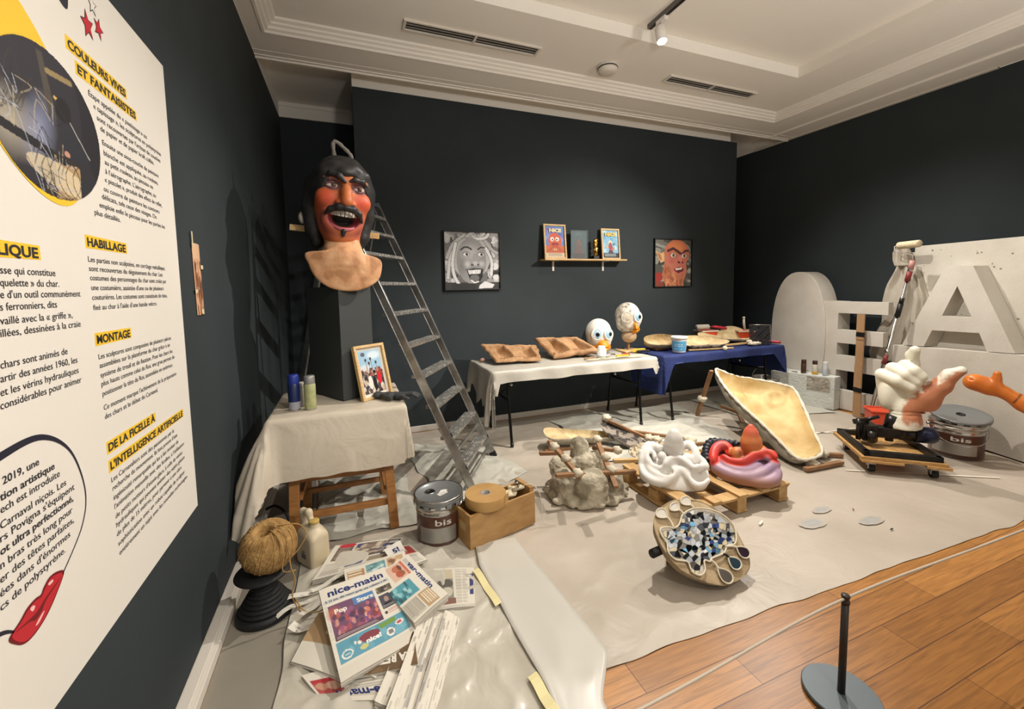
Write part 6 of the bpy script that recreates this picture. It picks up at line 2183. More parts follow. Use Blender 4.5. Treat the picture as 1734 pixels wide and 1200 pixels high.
def wmask(x, y, z):
    d = ellip(x, y, z, (-.06, .19, -.05), (.232, .183, .086))
    d = smin(d, ellip(x, y, z, (-.06, .22, -.13), (.20, .17, .10)), .03)
    for k, r, sv in (('R1', .024, .035), ('R2', .019, .045), ('R3', .019, .055), ('R4', .017, .085), ('curl', .016, .07), ('cheek', .028, .045), ('curlr', .020, .06)):
        p = smc(WR[k])
        d = smin(d, chain(x, y, z, up(p, sv), tap(len(p), r * 1.12), .006), .024)
    p = smc(WR['arc'])
    d = smin(d, chain(x, y, z, up(p, .07), tap(len(p), .03), .006), .024)
    for u, t_, r in ((-.099, .155, .030), (.095, .155, .034), (-.222, .262, .016), (.04, .34, .022)):
        q = up([(u, t_)], .055)[0]
        d = smax(d, -ellip(x, y, z, q, (r * 1.25, r, r * .9)), .018)
    d = smin(d, ellip(x, y, z, up([(-.138, .272)], .08)[0], (.030, .038, .035)), .012)
    d = smin(d, ellip(x, y, z, up([(.027, .283)], .07)[0], (.036, .04, .035)), .012)
    for a, b in WR['ruff']:
        d = smin(d, ellip(x, y, z, up([(a, b)], .05)[0], (.018, .017, .026)), .010)
    d = smin(d, chain(x, y, z, [(-.060, .285, .03), (-.058, .315, .085), (-.056, .345, .135), (-.056, .362, .165)], [.058, .066, .052, .03], .02), .012)
    return np.maximum(d, -(z + .606 * y))


m = sdf(wmask, (-.34, -.06, -.30), (.22, .44, .24), .0072)
o = obj('white_mask_sculpture', m, M('white gesso', 'dedbd4', rough=.6, bump=.12, bscale=18), smooth=True, xf=WX)
tag(o, 'white papier mache sculpture with an egg-shaped nose and rolling folds on the pallet', 'sculpture')

PXF = axes((2.503, 1.935, .135), (.6116, -.7912, 0), (.6766, .5231, .5183), (-.4101, -.317, .8552))
PRR = {'P0': [(-.272, .09), (-.209, .05), (-.134, .035), (-.053, .038), (.033, .05), (.087, .093), (.105, .16)],
       'P1': [(-.284, .134), (-.246, .096), (-.188, .071), (-.125, .06), (-.054, .075), (.015, .122), (.067, .185), (.098, .222)],
       'P2': [(-.248, .169), (-.211, .136), (-.161, .118), (-.11, .116), (-.053, .135), (-.004, .187)],
       'P3': [(-.235, .199), (-.198, .171), (-.149, .162), (-.098, .174), (-.055, .216), (-.02, .25), (.016, .264), (.059, .254)],
       'loop': [(-.29, .159), (-.292, .223), (-.273, .283), (-.235, .306), (-.203, .288), (-.192, .247)],
       'band': [(-.228, .211), (-.18, .185), (-.121, .189), (-.078, .226), (-.042, .266), (-.006, .285), (.023, .308), (.059, .306), (.088, .276)],
       'hair': [(-.332, .143), (-.344, .222), (-.334, .286), (-.309, .321), (-.265, .327), (-.217, .332), (-.144, .346)]}


def curve_d(V, pts):
    return chain(V[:, 0], V[:, 1], V[:, 2], pts, [0.] * len(pts))


def pmask(x, y, z):
    d = ellip(x, y, z, (-.10, .17, -.055), (.225, .165, .075))
    d = smin(d, ellip(x, y, z, (-.09, .20, -.13), (.20, .16, .10)), .03)
    d = smin(d, ellip(x, y, z, (.02, .13, -.05), (.105, .105, .08)), .04)
    for k, r, sv in (('P0', .040, .01), ('P1', .036, .035), ('P2', .026, .05), ('P3', .026, .06), ('band', .022, .085), ('loop', .034, .07)):
        p = smc(PRR[k])
        d = smin(d, chain(x, y, z, up(p, sv), tap(len(p), r, .7), .006), .012)
    p = smc(PRR['hair'])
    d = smin(d, chain(x, y, z, up(p, .02), tap(len(p), .032, .6), .006) + .004 * np.sin(np.arctan2(y - .22, x + .22) * 26), .006)
    d = smin(d, ellip(x, y, z, (-.365, .165, -.03), (.04, .05, .05)), .02)
    for u, t_ in ((.012, .315), (.066, .292)):
        d = smin(d, ellip(x, y, z, up([(u, t_)], .06)[0], (.036, .034, .036)), .012)
    d = smin(d, ellip(x, y, z, up([(-.147, .257)], .10)[0], (.040, .046, .042)), .010)
    d = smax(d, -ellip(x, y, z, up([(-.108, .262)], .15)[0], (.022, .03, .03)), .010)
    d = smax(d, -ellip(x, y, z, up([(-.222, .272)], .10)[0], (.018, .022, .022)), .012)
    d = smin(d, chain(x, y, z, [(-.058, .285, .04), (-.055, .310, .085), (-.058, .345, .14), (-.060, .368, .18)], [.062, .066, .046, .02], .02), .012)
    return np.maximum(d, -(z + .606 * y))


m = sdf(pmask, (-.42, -.06, -.30), (.19, .44, .24), .0072)
V = m.V
x, y, z = V[:, 0], V[:, 1], V[:, 2]
c = np.tile(np.array(H('a98d9d')), (len(V), 1))
hz_ = .5183 * y + .8552 * z                      # height above the pallet
c = mixc(c, 'a2735a', sstep(.085, .03, hz_))
c = mixc(c, '8c7398', .7 * sstep(.1, .6, vnoise(V, 8)) * sstep(.06, .1, hz_))
c = mixc(c, '6f6474', .7 * np.exp(-(((x - .03) / .07) ** 2 + ((y - .23) / .03) ** 2)))
rd = np.minimum(curve_d(V, up(smc(PRR['band']), .085)), curve_d(V, up(smc(PRR['loop']), .07)))
c = mixc(c, 'cc3c30', sstep(.05, .030, rd))
c = mixc(c, 'cc4a38', sstep(.07, .05, np.hypot(x - .04, y - .285)) * (z > .0))
tail_ = sstep(-.318, -.335, x) * sstep(.24, .2, y)
c = mixc(c, 'c4683f', tail_)
orange = np.minimum(np.hypot(np.hypot(x + .137, y - .20), z - .08) - .05, caps(x, y, z, (-.057, .29, .04), (-.06, .37, .18), .085, .075))
c = mixc(c, 'cf7d48', sstep(.012, .0, orange))
c = mixc(c, 'd4644a', sstep(.06, .0, caps(x, y, z, (-.06, .355, .16), (-.06, .37, .19), .03)))
c = mixc(c, '5a2030', np.exp(-(np.hypot(np.hypot(x + .098, y - .17), z - .115) / .03) ** 2))
c = mixc(c, 'b8502f', .8 * np.exp(-(np.hypot(x + .222, y - .26) / .02) ** 2))
hd_ = curve_d(V, up(smc(PRR['hair']), .02))
c = mixc(c, '20242d', sstep(.042, .036, hd_) * sstep(.036, .042, rd))
m.c = c
o = obj('painted_mask_sculpture', m, M('painted mask', 'ffffff', rough=.45, attr=True, bump=.06, bscale=22), smooth=True, xf=PXF)
tag(o, 'painted sculpture in orange, red and mauve with a pointed nose on the pallet', 'sculpture')

# ------------------------------------------------------------------ the lumpy plaster mould with sticks
t = thing('plaster_piece_mould', 'lumpy grey plaster mould braced with tied wooden sticks on the drop sheet', 'mould', (1.56, 2.55, .012))
mc = Vector((1.555, 2.57, .012))


def stone(X, Y, Z):
    x, y, z = X - mc.x, Y - mc.y, Z - mc.z
    d = ellip(x, y, z, (0, .0, .02), (.285, .25, .065))
    d = smin(d, ellip(x, y, z, (-.05, -.15, .115), (.13, .105, .115)), .016)
    d = smin(d, ellip(x, y, z, (-.19, -.02, .10), (.085, .12, .10)), .02)
    d = smin(d, ellip(x, y, z, (.14, -.09, .08), (.10, .11, .09)), .016)
    d = smin(d, ellip(x, y, z, (.0, .05, .17), (.13, .10, .10)), .02)
    d = smin(d, ellip(x, y, z, (.0, .09, .28), (.072, .066, .10)), .03)
    d = smin(d, ellip(x, y, z, (-.15, .13, .15), (.08, .07, .09)), .03)
    d = smin(d, ellip(x, y, z, (.15, .10, .15), (.085, .08, .085)), .03)
    for k in range(18):
        a = k * 2 * PI / 18
        d = smin(d, ellip(x, y, z, (.27 * math.cos(a), .235 * math.sin(a), .02), (.045 + .015 * math.sin(k * 2.7), .04, .028)), .02)
    d = d + .004 * np.sin(x * 37 + y * 23) * np.sin(y * 41 - z * 30) * np.sin(z * 50 + x * 20)
    return smax(d, -z, .008)


obj('plaster_body', roughen(sdf(stone, (1.19, 2.25, 0), (1.92, 2.9, .45), .0105), .012, 14), M('grey lumpy plaster', 'c2b9a4', rough=.9, bump=1., bscale=26, var='948b77', vscale=9, vsharp=.8), t, True)
for a, b, w in (((1.245, 2.45, .235), (1.835, 2.37, .19), .035), ((1.33, 2.72, .37), (1.415, 2.40, .205), .034), ((1.735, 2.72, .335), (1.625, 2.30, .145), .036), ((1.28, 2.78, .26), (1.46, 2.74, .25), .032), ((1.70, 2.72, .26), (1.90, 2.62, .235), .03)):
    obj('brace_stick', MB().beam(a, b, w, .026), OLDW, t, bevel=.003)
for p in ((1.405, 2.43, .232), (1.345, 2.66, .345), (1.38, 2.55, .29), (1.665, 2.41, .215), (1.69, 2.52, .26), (1.73, 2.69, .33), (1.87, 2.63, .245)):
    obj('plaster_tie', MB().ball(p, (.036, .034, .03), 14, 10, fn=lambda d: 1 + .35 * noise.noise(d * 2.6)), PLAST, t, True)
# pieces of broken moulds behind
t = cast('broken_mould', 'long ribbed cream mould piece lying behind the lumpy plaster mould', [(1.60, 3.35, .16), (1.68, 3.50, .18), (1.95, 3.42, .15), (2.30, 3.26, .12), (2.28, 3.16, .11), (1.95, 3.26, .12), (1.70, 3.30, .13)], (0, .02, -.085), n=48, rings=7, seed=11, mo=GREYPL, mi=CREAM, rough=.012, inner=lambda e, t_: .012 * math.sin(e.x * 80) * t_)
obj('foot', MB().tube([(1.64, 3.34, .013), (1.65, 3.36, .11)], .014, 8), OLDW, t, True)
obj('foot', MB().beam((1.60, 3.36, .022), (2.2, 3.24, .022), .03, .02), OLDW, t, bevel=.002)
t = cast('broken_mould', 'rough leaf-shaped mould piece with dark specks beside the ribbed mould piece', [(2.14, 3.24, .18), (2.22, 3.36, .22), (2.40, 3.18, .15), (2.50, 3.0, .05), (2.42, 2.93, .03), (2.26, 3.06, .09)], (-.02, .01, -.05), n=40, rings=6, seed=13, mo=DPL, mi=DPL, rough=.016)
for a, b in (((2.22, 3.36, .24), (2.56, 3.02, .07)), ((2.46, 3.05, .03), (2.42, 2.92, .10))):
    obj('stick', MB().beam(a, b, .034, .026), OLDW, t, bevel=.003)
for p in ((2.25, 3.34, .245), (2.58, 3.02, .09), (2.52, 3.06, .10)):
    obj('plaster_tie', MB().ball(p, (.045, .04, .034), 14, 10, fn=lambda d: 1 + .35 * noise.noise(d * 2.4)), PLAST, t, True)
t = thing('stick_frame', 'frame of brown sticks with plaster lumps lying behind the white sculpture', 'stick frame', (2.75, 2.95, .012))
for a, b in (((2.50, 3.38, .07), (2.92, 2.98, .055)), ((2.52, 3.00, .05), (3.18, 2.80, .04))):
    obj('stick', MB().beam(a, b, .034, .026), OLDW, t, bevel=.003)
for p, r in (((2.90, 2.95, .06), .06), ((3.12, 2.83, .055), .04), ((2.86, 2.9, .05), .045)):
    obj('plaster_tie', MB().ball(p, (r, r * .9, r * .7), 16, 12, fn=lambda d: 1 + .4 * noise.noise(d * 2.6)), PLAST, t, True)
t = cast('broken_mould', 'crusty speckled mould piece lying against the back of the pallet', [(2.10, 2.80, .12), (2.30, 2.92, .14), (2.60, 2.88, .11), (2.70, 2.74, .09), (2.50, 2.66, .07), (2.22, 2.68, .07)], (0, .0, -.055), n=40, rings=6, seed=17, mo=DPL, mi=M('crusty plaster', 'b9ab8e', rough=.9, bump=.8, bscale=40, var='6d6252', vscale=40, vsharp=1), rough=.018)
obj('stick', MB().beam((1.92, 2.76, .10), (2.12, 2.70, .095), .035, .03), PINE, t, bevel=.003)
obj('plaster_tie', MB().ball((2.03, 2.68, .04), (.03, .03, .035), 14, 10, fn=lambda d: 1 + .35 * noise.noise(d * 2.4)), PLAST, t, True)

# ------------------------------------------------------------------ the big hollow mould
rim = [(3.58, 3.299, .568), (3.653, 3.185, .526), (3.72, 3.12, .50), (3.751, 3.085, .500), (3.933, 2.976, .467), (4.034, 2.886, .44), (4.076, 2.8, .407), (3.913, 2.588, .294), (3.709, 2.364, .172), (3.558, 2.197, .081), (3.388, 2.179, .053), (3.294, 2.229, .064), (3.325, 2.404, .144), (3.359, 2.597, .233), (3.377, 2.794, .322), (3.414, 2.972, .404), (3.481, 3.147, .489)]
rim = [(a, b, c + .035) for a, b, c in rim]
ear = Vector((3.93, 2.86, .40))


def relief(e, t_):
    d = (e - ear).length
    r = .03 * math.exp(-((d - .085) / .022) ** 2)
    r += .018 * math.sin((e.x * 9 + e.y * 16) * 2.2) * math.exp(-((e.y - 3.05) / .14) ** 2)
    r += .02 * noise.noise(e * 9)
    return -r


t = thing('hollow_mould', 'large hollow plaster mould with a cream inside propped up on sticks', 'mould', (3.55, 2.7, .012))
A, B = bowl(smooth_loop(rim, 110), (-.01, .075, -.17), .03, 22, .42, 21, .009, relief)
obj('outer_shell', A, M('rough grey shell', 'a0988a', rough=.9, bump=.5, bscale=14, var='857d70', vscale=5), t, True)
obj('hollow', B, M('cream shell inside', 'd0b885', rough=.7, bump=.25, bscale=14, var='b89a62', vscale=6), t, True)
obj('rim_edge', MB().tube([Vector(p) + Vector((0, 0, .004)) for p in smooth_loop(rim, 110)], [.012 + .004 * math.sin(i * 1.9) for i in range(110)], 8, closed=True), M('broken plaster edge', 'd9d0bb', rough=.85, bump=.5, bscale=40), t, True)
for a, b in (((3.585, 3.36, .58), (3.66, 3.62, .012)), ((4.30, 3.78, .20), (3.70, 3.02, .03)), ((3.66, 3.30, .20), (4.05, 2.55, .012)), ((3.75, 3.10, .05), (3.42, 2.26, .03)), ((3.58, 2.40, .03), (3.86, 2.22, .03)), ((3.70, 2.13, .03), (3.30, 2.16, .03))):
    obj('prop_stick', MB().beam(a, b, .04, .03), OLDW, t, bevel=.003)
for p in ((3.63, 3.52, .23), (3.68, 3.02, .06), (3.50, 2.66, .09), (3.62, 2.42, .05), (3.70, 2.28, .05), (3.44, 2.19, .04)):
    obj('plaster_tie', MB().ball(p, (.05, .045, .036), 14, 10, fn=lambda d: 1 + .4 * noise.noise(d * 2.6)), PLAST, t, True)

# ------------------------------------------------------------------ the mirror mosaic
rim = [(1.688, 1.746, .315), (1.773, 1.725, .297), (1.839, 1.684, .263), (1.884, 1.625, .216), (1.879, 1.557, .161), (1.858, 1.481, .101), (1.808, 1.439, .069), (1.714, 1.42, .055), (1.615, 1.418, .055), (1.533, 1.447, .079), (1.461, 1.486, .112), (1.407, 1.545, .161), (1.398, 1.619, .22), (1.432, 1.696, .28), (1.506, 1.734, .309), (1.603, 1.753, .323)]
MC = sum((Vector(p) for p in rim), Vector()) / len(rim)
mn = Vector((.014, -.623, .782)).normalized()
# picture axes in the plane of the mosaic: from zoomed pixels (crop 1080,820..1300,1020 at x6)
mu = Vector((1, .0, 0))
mu = (mu - mn * mu.dot(mn)).normalized()
mvv = mn.cross(mu).normalized()
_px = [(1160, 845), (1185, 848), (1210, 860), (1235, 880), (1252, 908), (1268, 942), (1268, 965), (1250, 982), (1225, 992), (1195, 985), (1165, 972), (1135, 948), (1115, 915), (1107, 880)]
_o = [(1.688, 1.746, .315), (1.773, 1.725, .297), (1.839, 1.684, .263), (1.884, 1.625, .216), (1.879, 1.557, .161), (1.858, 1.481, .101), (1.808, 1.439, .069), (1.714, 1.42, .055), (1.615, 1.418, .055), (1.533, 1.447, .079), (1.461, 1.486, .112), (1.407, 1.545, .161), (1.398, 1.619, .22), (1.432, 1.696, .28)]
_q = [((a - 1080) * 6, (b - 820) * 6) for a, b in _px]
_A = np.array([[a, b, 1] for a, b in _q])
_T = np.linalg.lstsq(_A, np.array(_o), rcond=None)[0]


def MZ(a, b, lift=0.):
    p = np.array([a, b, 1]) @ _T
    return Vector(p) + mn * lift


t = thing('mirror_mosaic_dish', 'oval plaster dish inlaid with mirror shards on the drop sheet', 'mosaic', (1.64, 1.58, .012))
A, B = bowl(smooth_loop(rim, 72), mn * -.13, .02, 10, .45, 31, .01)
obj('dish_shell', A, M('dish plaster', 'ab9a7c', rough=.9, bump=.6, bscale=22, var='8c7c60', vscale=7), t, True)
TOPM = M('dish top', 'bda886', rough=.85, bump=.3, bscale=26, var='a08a68', vscale=9)
B2 = MB()
SL = smooth_loop(rim, 72)
rings = 12
for j in range(rings + 1):
    for p in SL:
        e = p.lerp(MC, j / rings)
        dip = -.006 * sstep(.1, .5, j / rings)
        B2.v.append(e + mn * (dip + .002 * noise.noise(e * 25)))
B2.f = [(j * 72 + i, j * 72 + (i + 1) % 72, (j + 1) * 72 + (i + 1) % 72, (j + 1) * 72 + i) for j in range(rings) for i in range(72)]
B2.mi = [0] * len(B2.f)
obj('dish_face', B2, TOPM, t, True)
OUT = [(545, 255), (700, 255), (830, 300), (930, 380), (990, 480), (985, 620), (900, 650), (860, 720), (740, 770), (720, 800), (665, 790), (670, 880), (625, 925), (545, 890), (500, 800), (390, 780), (310, 710), (290, 620), (230, 540), (215, 475), (300, 460), (350, 470), (400, 430), (435, 320)]


def dipat(a, b):
    r = math.hypot((a - 650) / 480, (b - 560) / 440)
    return -.003 * sstep(.1, .6, 1 - min(1, r)) + .010


rs = random.Random(12)
seeds = [(rs.uniform(200, 1000), rs.uniform(250, 930)) for _ in range(380)]


def clip_half(poly, m_, n_):
    out = []
    for i in range(len(poly)):
        p, q = poly[i], poly[(i + 1) % len(poly)]
        dp = (p[0] - m_[0]) * n_[0] + (p[1] - m_[1]) * n_[1]
        dq = (q[0] - m_[0]) * n_[0] + (q[1] - m_[1]) * n_[1]
        if dp <= 0:
            out.append(p)
        if (dp < 0) != (dq < 0) and dp != dq:
            k = dp / (dp - dq)
            out.append((p[0] + (q[0] - p[0]) * k, p[1] + (q[1] - p[1]) * k))
    return out


MIRM = [M('mirror shard', 'cfd3d6', rough=.06, metal=1), M('mirror shard blue', '6fa3c9', rough=.08, metal=1), M('mirror shard smoke', '4a4f57', rough=.06, metal=1), M('mirror shard dark', '22252c', rough=.1, metal=.9), M('mirror shard gold', 'd2a93a', rough=.12, metal=.9), M('mirror shard cream', 'cbbf9f', rough=.4), M('mirror shard cobalt', '3a4f8f', rough=.2, metal=.7), M('mirror shard frosted', 'b9c0c6', rough=.35, metal=.5)]
mb = MB()
for i, s in enumerate(seeds):
    if not inside(s, OUT):
        continue
    poly = [(s[0] - 90, s[1] - 90), (s[0] + 90, s[1] - 90), (s[0] + 90, s[1] + 90), (s[0] - 90, s[1] + 90)]
    for k, q in enumerate(seeds):
        if k != i and abs(q[0] - s[0]) < 190 and abs(q[1] - s[1]) < 190:
            poly = clip_half(poly, ((s[0] + q[0]) / 2, (s[1] + q[1]) / 2), (q[0] - s[0], q[1] - s[1]))
            if len(poly) < 3:
                break
    if len(poly) < 3:
        continue
    cx, cy = sum(p[0] for p in poly) / len(poly), sum(p[1] for p in poly) / len(poly)
    poly = [(cx + (p[0] - cx) * .93, cy + (p[1] - cy) * .93) for p in poly]
    if not all(inside((cx + (p[0] - cx) * .6, cy + (p[1] - cy) * .6), OUT) for p in poly):
        continue
    tx, ty = rs.uniform(-.10, .10), rs.uniform(-.10, .10)
    b_ = dipat(cx, cy)
    pts = [MZ(p[0], p[1], b_ + ((p[0] - cx) * tx + (p[1] - cy) * ty) * .0006) for p in poly]
    k = len(mb.v)
    mt = rs.choice([0, 7, 0, 7, 5, 2, 2, 3, 2, 1, 7, 6, 2, 0, 5, 0, 7, 4 if cx > 850 and cy < 560 else 1])
    n = len(pts)
    mb.v += [tuple(p) for p in pts] + [tuple(p - mn * .006) for p in pts]
    mb.f.append(tuple(k + q for q in range(n))[::-1])
    mb.f += [(k + q, k + (q + 1) % n, k + n + (q + 1) % n, k + n + q) for q in range(n)]
    mb.mi += [mt] * (n + 1)
o = obj('mirror_shards', mb, MIRM, t)
o['kind'] = 'stuff'
# grey bed that the shards are set in, and the raised white outline
n = len(OUT)
bed = MB()
cc = (620, 560)
RN = 8
for j in range(RN + 1):
    for a, b in OUT:
        x_, y_ = a + (cc[0] - a) * j / RN, b + (cc[1] - b) * j / RN
        bed.v.append(tuple(MZ(x_, y_, dipat(x_, y_) - .005)))
bed.f = [(j * n + i, j * n + (i + 1) % n, (j + 1) * n + (i + 1) % n, (j + 1) * n + i) for j in range(RN) for i in range(n)]
bed.mi = [0] * len(bed.f)
obj('mortar_bed', bed, M('grout', 'c3bdae', rough=.8, bump=.3, bscale=60), t, True)
OL = M('cream outline', 'd8cfb8', rough=.7)
pts = smooth_loop([(a, b, 0) for a, b in OUT], 110)
obj('outline', MB().tube([MZ(p.x, p.y, dipat(p.x, p.y) + .004) for p in pts], .0042, 8, closed=True), OL, t, True)
SPOONS = [((345, 465), (268, 350), (215, 315)), ((385, 430) if False else (435, 320), (385, 270), (345, 240)), ((545, 255), (500, 210), (460, 170)), ((880, 655), (1000, 665), (1060, 710)), ((850, 730), (910, 765), (965, 815)), ((730, 790), (800, 870), (865, 930))]
for k, (a, b, c_) in enumerate(SPOONS):
    dx, dy = c_[0] - b[0], c_[1] - b[1]
    L_ = math.hypot(dx, dy)
    ux, uy = dx / L_, dy / L_
    sd = MB()
    lp = [(b[0] + ux * L_ * q * 1.9 + (-uy) * w, b[1] + uy * L_ * q * 1.9 + ux * w) for q, w in ((0, 8), (.3, 38), (.65, 52), (.95, 34), (1.05, 0), (.95, -34), (.65, -52), (.3, -38), (0, -8))]
    lq = smooth_loop([(p[0], p[1], 0) for p in lp], 36)
    sd.add([MZ(p.x, p.y, .012) for p in lq], [tuple(range(36))[::-1]])
    obj('spoon_inlay', sd, [M('white inlay', 'cfcac0', rough=.3), MIRM[0], MIRM[0], M('plum inlay', '3f3140', rough=.15, metal=.5), MIRM[1], MIRM[0]][k if k < 3 else k] if k > 2 else M('white inlay', 'cfcac0', rough=.3), t)
    obj('outline', MB().tube([MZ(p.x, p.y, .013) for p in lq], .0036, 6, closed=True), OL, t, True)
    st = smooth_path([(a[0], a[1], 0), ((a[0] + b[0]) / 2 + 6, (a[1] + b[1]) / 2 - 6, 0), (b[0], b[1], 0)], 10)
    obj('outline', MB().tube([MZ(p.x, p.y, .013) for p in st], .006, 8), OL if k != 4 else BLACK, t, True)
obj('prop_stick', MB().tube([(1.36, 1.62, .16), (1.50, 1.66, .14), (1.80, 1.72, .10)], .022, 12), BLACK, t, True)
obj('prop_foot', MB().beam((1.55, 1.70, .012), (1.60, 1.66, .20), .05, .05), OLDW, t)
# ------------------------------------------------------------------ the foam letters and block along the right wall
FOAML = M('foam lettering', 'c9c4ba', rough=.85, bump=.12, bscale=70, var='bdb7ab', vscale=3)
SPECK = M('speckled foam', 'cbc6bb', rough=.85, bump=.12, bscale=60, var='b9b3a6', vscale=2.5)
t = MB()
n = 64
oy, oz, ry, rz_ = 3.66, .822, .345, .815
prof = []
for k in range(n):
    a = 2 * PI * k / n
    ca_, sa_ = math.cos(a), math.sin(a)
    prof.append((oy + ry * math.copysign(abs(ca_) ** .86, ca_), oz + rz_ * math.copysign(abs(sa_) ** .86, sa_)))
XO = frame((5.33, 0, 0), (0, 1, 0), (0, 0, 1))
o = obj('foam_letter', MB().prism(prof, .27, XO), FOAML, bevel=.006)
tag(o, 'tall solid oval foam letter O standing behind the foam block', 'foam letter')
e = MB()
EY = [(3.36, 2.70)]
ee = [((3.36, .012), (3.19, 1.275)), ((3.19, 1.14), (2.70, 1.275)), ((3.19, .79), (2.735, .945)), ((3.19, .47), (2.745, .645)), ((3.19, .012), (2.73, .235))]
XE = 5.35
for k, (a, b) in enumerate(ee):
    e.box((XE, min(a[0], b[0]), a[1]), (XE + (.22 if k == 0 else .085), max(a[0], b[0]), b[1]))
o = obj('foam_letter', e, FOAML)
tag(o, 'white foam letter E with dark gaps standing between the solid O and the coverall', 'foam letter')

pt = [(5.17, 3.56), (5.325, 3.14), (5.63, 3.16), (5.66, 3.56)]
pt = [(5.02, 3.62), (5.20, 3.10), (5.60, 3.13), (5.31, 3.62)]
pt = [(5.04, 3.70), (5.21, 3.11), (5.325, 3.13), (5.325, 3.70)]
b = MB().hexa([(5.02, 3.76, .012), (5.205, 3.11, .012), (5.335, 3.125, .012), (5.322, 3.76, .012)], [(5.02, 3.76, .385), (5.205, 3.11, .40), (5.335, 3.125, .40), (5.322, 3.76, .385)])
t = obj('foam_block', b, M('rough foam block', 'cdd0ca', rough=.9, bump=.5, bscale=40, var='bfc1ba', vscale=7), bevel=.006)
tag(t, 'low white polystyrene block with a dirty patch in front of the foam letters', 'foam block')
dn = (Vector((5.205, 3.11, 0)) - Vector((5.02, 3.76, 0))).normalized()
sm_ = MB()
P = Paint(40, 30, 'a19b8d')
P.blobs(80, (0, 0, 1, 1), ['8c8577', '6f695d', 'b3ad9f', 'c2bdb1', '7d766a'], .1, .6, 3)
fx = frame((5.02 - .0022, 3.76, .0), dn, (0, 0, 1))
pm = P.mesh(lambda u, v: fx @ Vector((.40 + u * .235, .375 - v * .165, .001)))
obj('dirty_patch', pm, NEWS, t)
can(5.16, 3.44, .398, .028, .165, M('spray brown', '4a2f26', rough=.4), M('cap brown', '3a241e', rough=.4), 'brown spray can on the foam block, leftmost of the three there', 'spray cans on the foam block', cap_h=.25)
tc_ = can(5.195, 3.33, .398, .028, .165, M('spray cream', 'c9c4b4', rough=.4), M('cap brown', '3a241e', rough=.4), 'white spray can with a brown cap and yellow foot on the foam block', 'spray cans on the foam block', cap_h=.22)
obj('yellow_band', MB().lathe([(.0284, .399), (.0288, .402), (.0288, .43), (.0284, .432)], (5.195, 3.33, 0), 28), M('band yellow', 'c99a2a', rough=.4), tc_, True)
can(5.225, 3.23, .398, .028, .165, M('spray pale blue', 'a9b4bb', rough=.4, var='c4c9cb', vscale=20), M('cap white', 'c9cac6', rough=.4), 'pale blue spray can on the foam block, rightmost of the three there', 'spray cans on the foam block', cap_h=.2)
tag(obj('glue_nozzle', MB().tube([(5.12, 3.56, .40), (5.13, 3.50, .403)], [.004, .009], 8), M('nozzle grey', '8a867d', rough=.5), smooth=True), 'thin grey nozzle lying on the foam block left of the brown spray can', 'nozzle')

# leaning cardboard strip
A0, B0 = Vector((5.18, 2.855, .014)), Vector((5.325, 2.93, 1.14))
CARD = M('cardboard strip', 'a5815c', rough=.7, var='957250', vscale=5)
cy_ = Vector((0, -1, 0))
t = thing('cardboard_strip', 'long brown cardboard strip with black tape leaning on the foam letter E', 'cardboard', (5.2, 2.87, .012))
m = MB()
wv = Vector((-.30, -.95, 0)).normalized() * .046
for k in range(4):
    a = A0.lerp(B0, k / 4 + .001)
    b = A0.lerp(B0, (k + 1) / 4 - .001)
    off = Vector((-.006 * (k % 2), 0, 0))
    nn_ = Vector((-.012, .004, 0))
    m.hexa([a - wv + off, a + wv + off, a + wv + nn_ + off, a - wv + nn_ + off], [b - wv + off, b + wv + off, b + wv + nn_ + off, b - wv + nn_ + off])
obj('strip', m, CARD, t)
for q, hgt in ((.26, .05), (.80, .05)):
    p = A0.lerp(B0, q) + Vector((-.015, 0, 0))
    X = frame(p, (.30, .95, 0), (B0 - A0))
    obj('black_tape', MB().box((-.047, -hgt / 2, -.006), (.047, hgt / 2, .007)), BLACK, t, xf=X)

# extension pole with roller
A0, B0 = Vector((5.27, 2.735, .25)), Vector((5.30, 2.50, 1.66))
A0 = Vector((5.245, 2.775, .014))
dr = (B0 - A0).normalized()
t = thing('roller_pole', 'long extension pole with a big fluffy paint roller on top, leaning before the coverall', 'roller pole', tuple(A0))
obj('pole', MB().tube([A0, A0.lerp(B0, .57), A0.lerp(B0, .571), B0], [.017, .017, .0135, .0135], 14), STEEL, t, True)
for q, l, mt, r in ((.40, .05, M('grip red', '7d2f2c', rough=.5), .02), (.45, .03, STEEL, .021), (.72, .07, BLACK, .023), (.78, .03, BLACK, .02), (.93, .05, M('grip red', '7d2f2c'), .023), (.965, .04, STEEL, .02), (1.0, .045, M('grip pale red', 'b0827a', rough=.5), .024)):
    p = A0.lerp(B0, q)
    obj('grip', MB().tube([p - dr * l, p + dr * l], r, 14), mt, t, True)
top_ = A0.lerp(B0, 1.03)
rl0, rl1 = Vector((5.30, 2.62, 1.862)), Vector((5.22, 2.405, 1.862))
obj('wire_arm', MB().tube([top_, top_ + Vector((.0, .01, .05)), rl0 + Vector((0, .03, -.045)), rl0 + Vector((0, .03, -.005)), rl0], .006, 8), M('wire white', 'b5b1a8', rough=.4), t, True)
obj('roller_sleeve', MB().tube([rl0, rl0.lerp(rl1, .05), rl0.lerp(rl1, .95), rl1], [.026, .036, .036, .026], 18), M('roller fleece', 'c4b698', rough=.95, bump=.5, bscale=90), t, True)

# the white coverall hanging by the wall
COV = M('coverall white', 'b9b2a4', rough=.75, bump=.35, bscale=9, var='aaa294', vscale=4)
t = thing('coverall', 'limp off-white coverall hanging on the dark wall beside the big foam slab', 'coverall', (5.45, 2.70, .72))


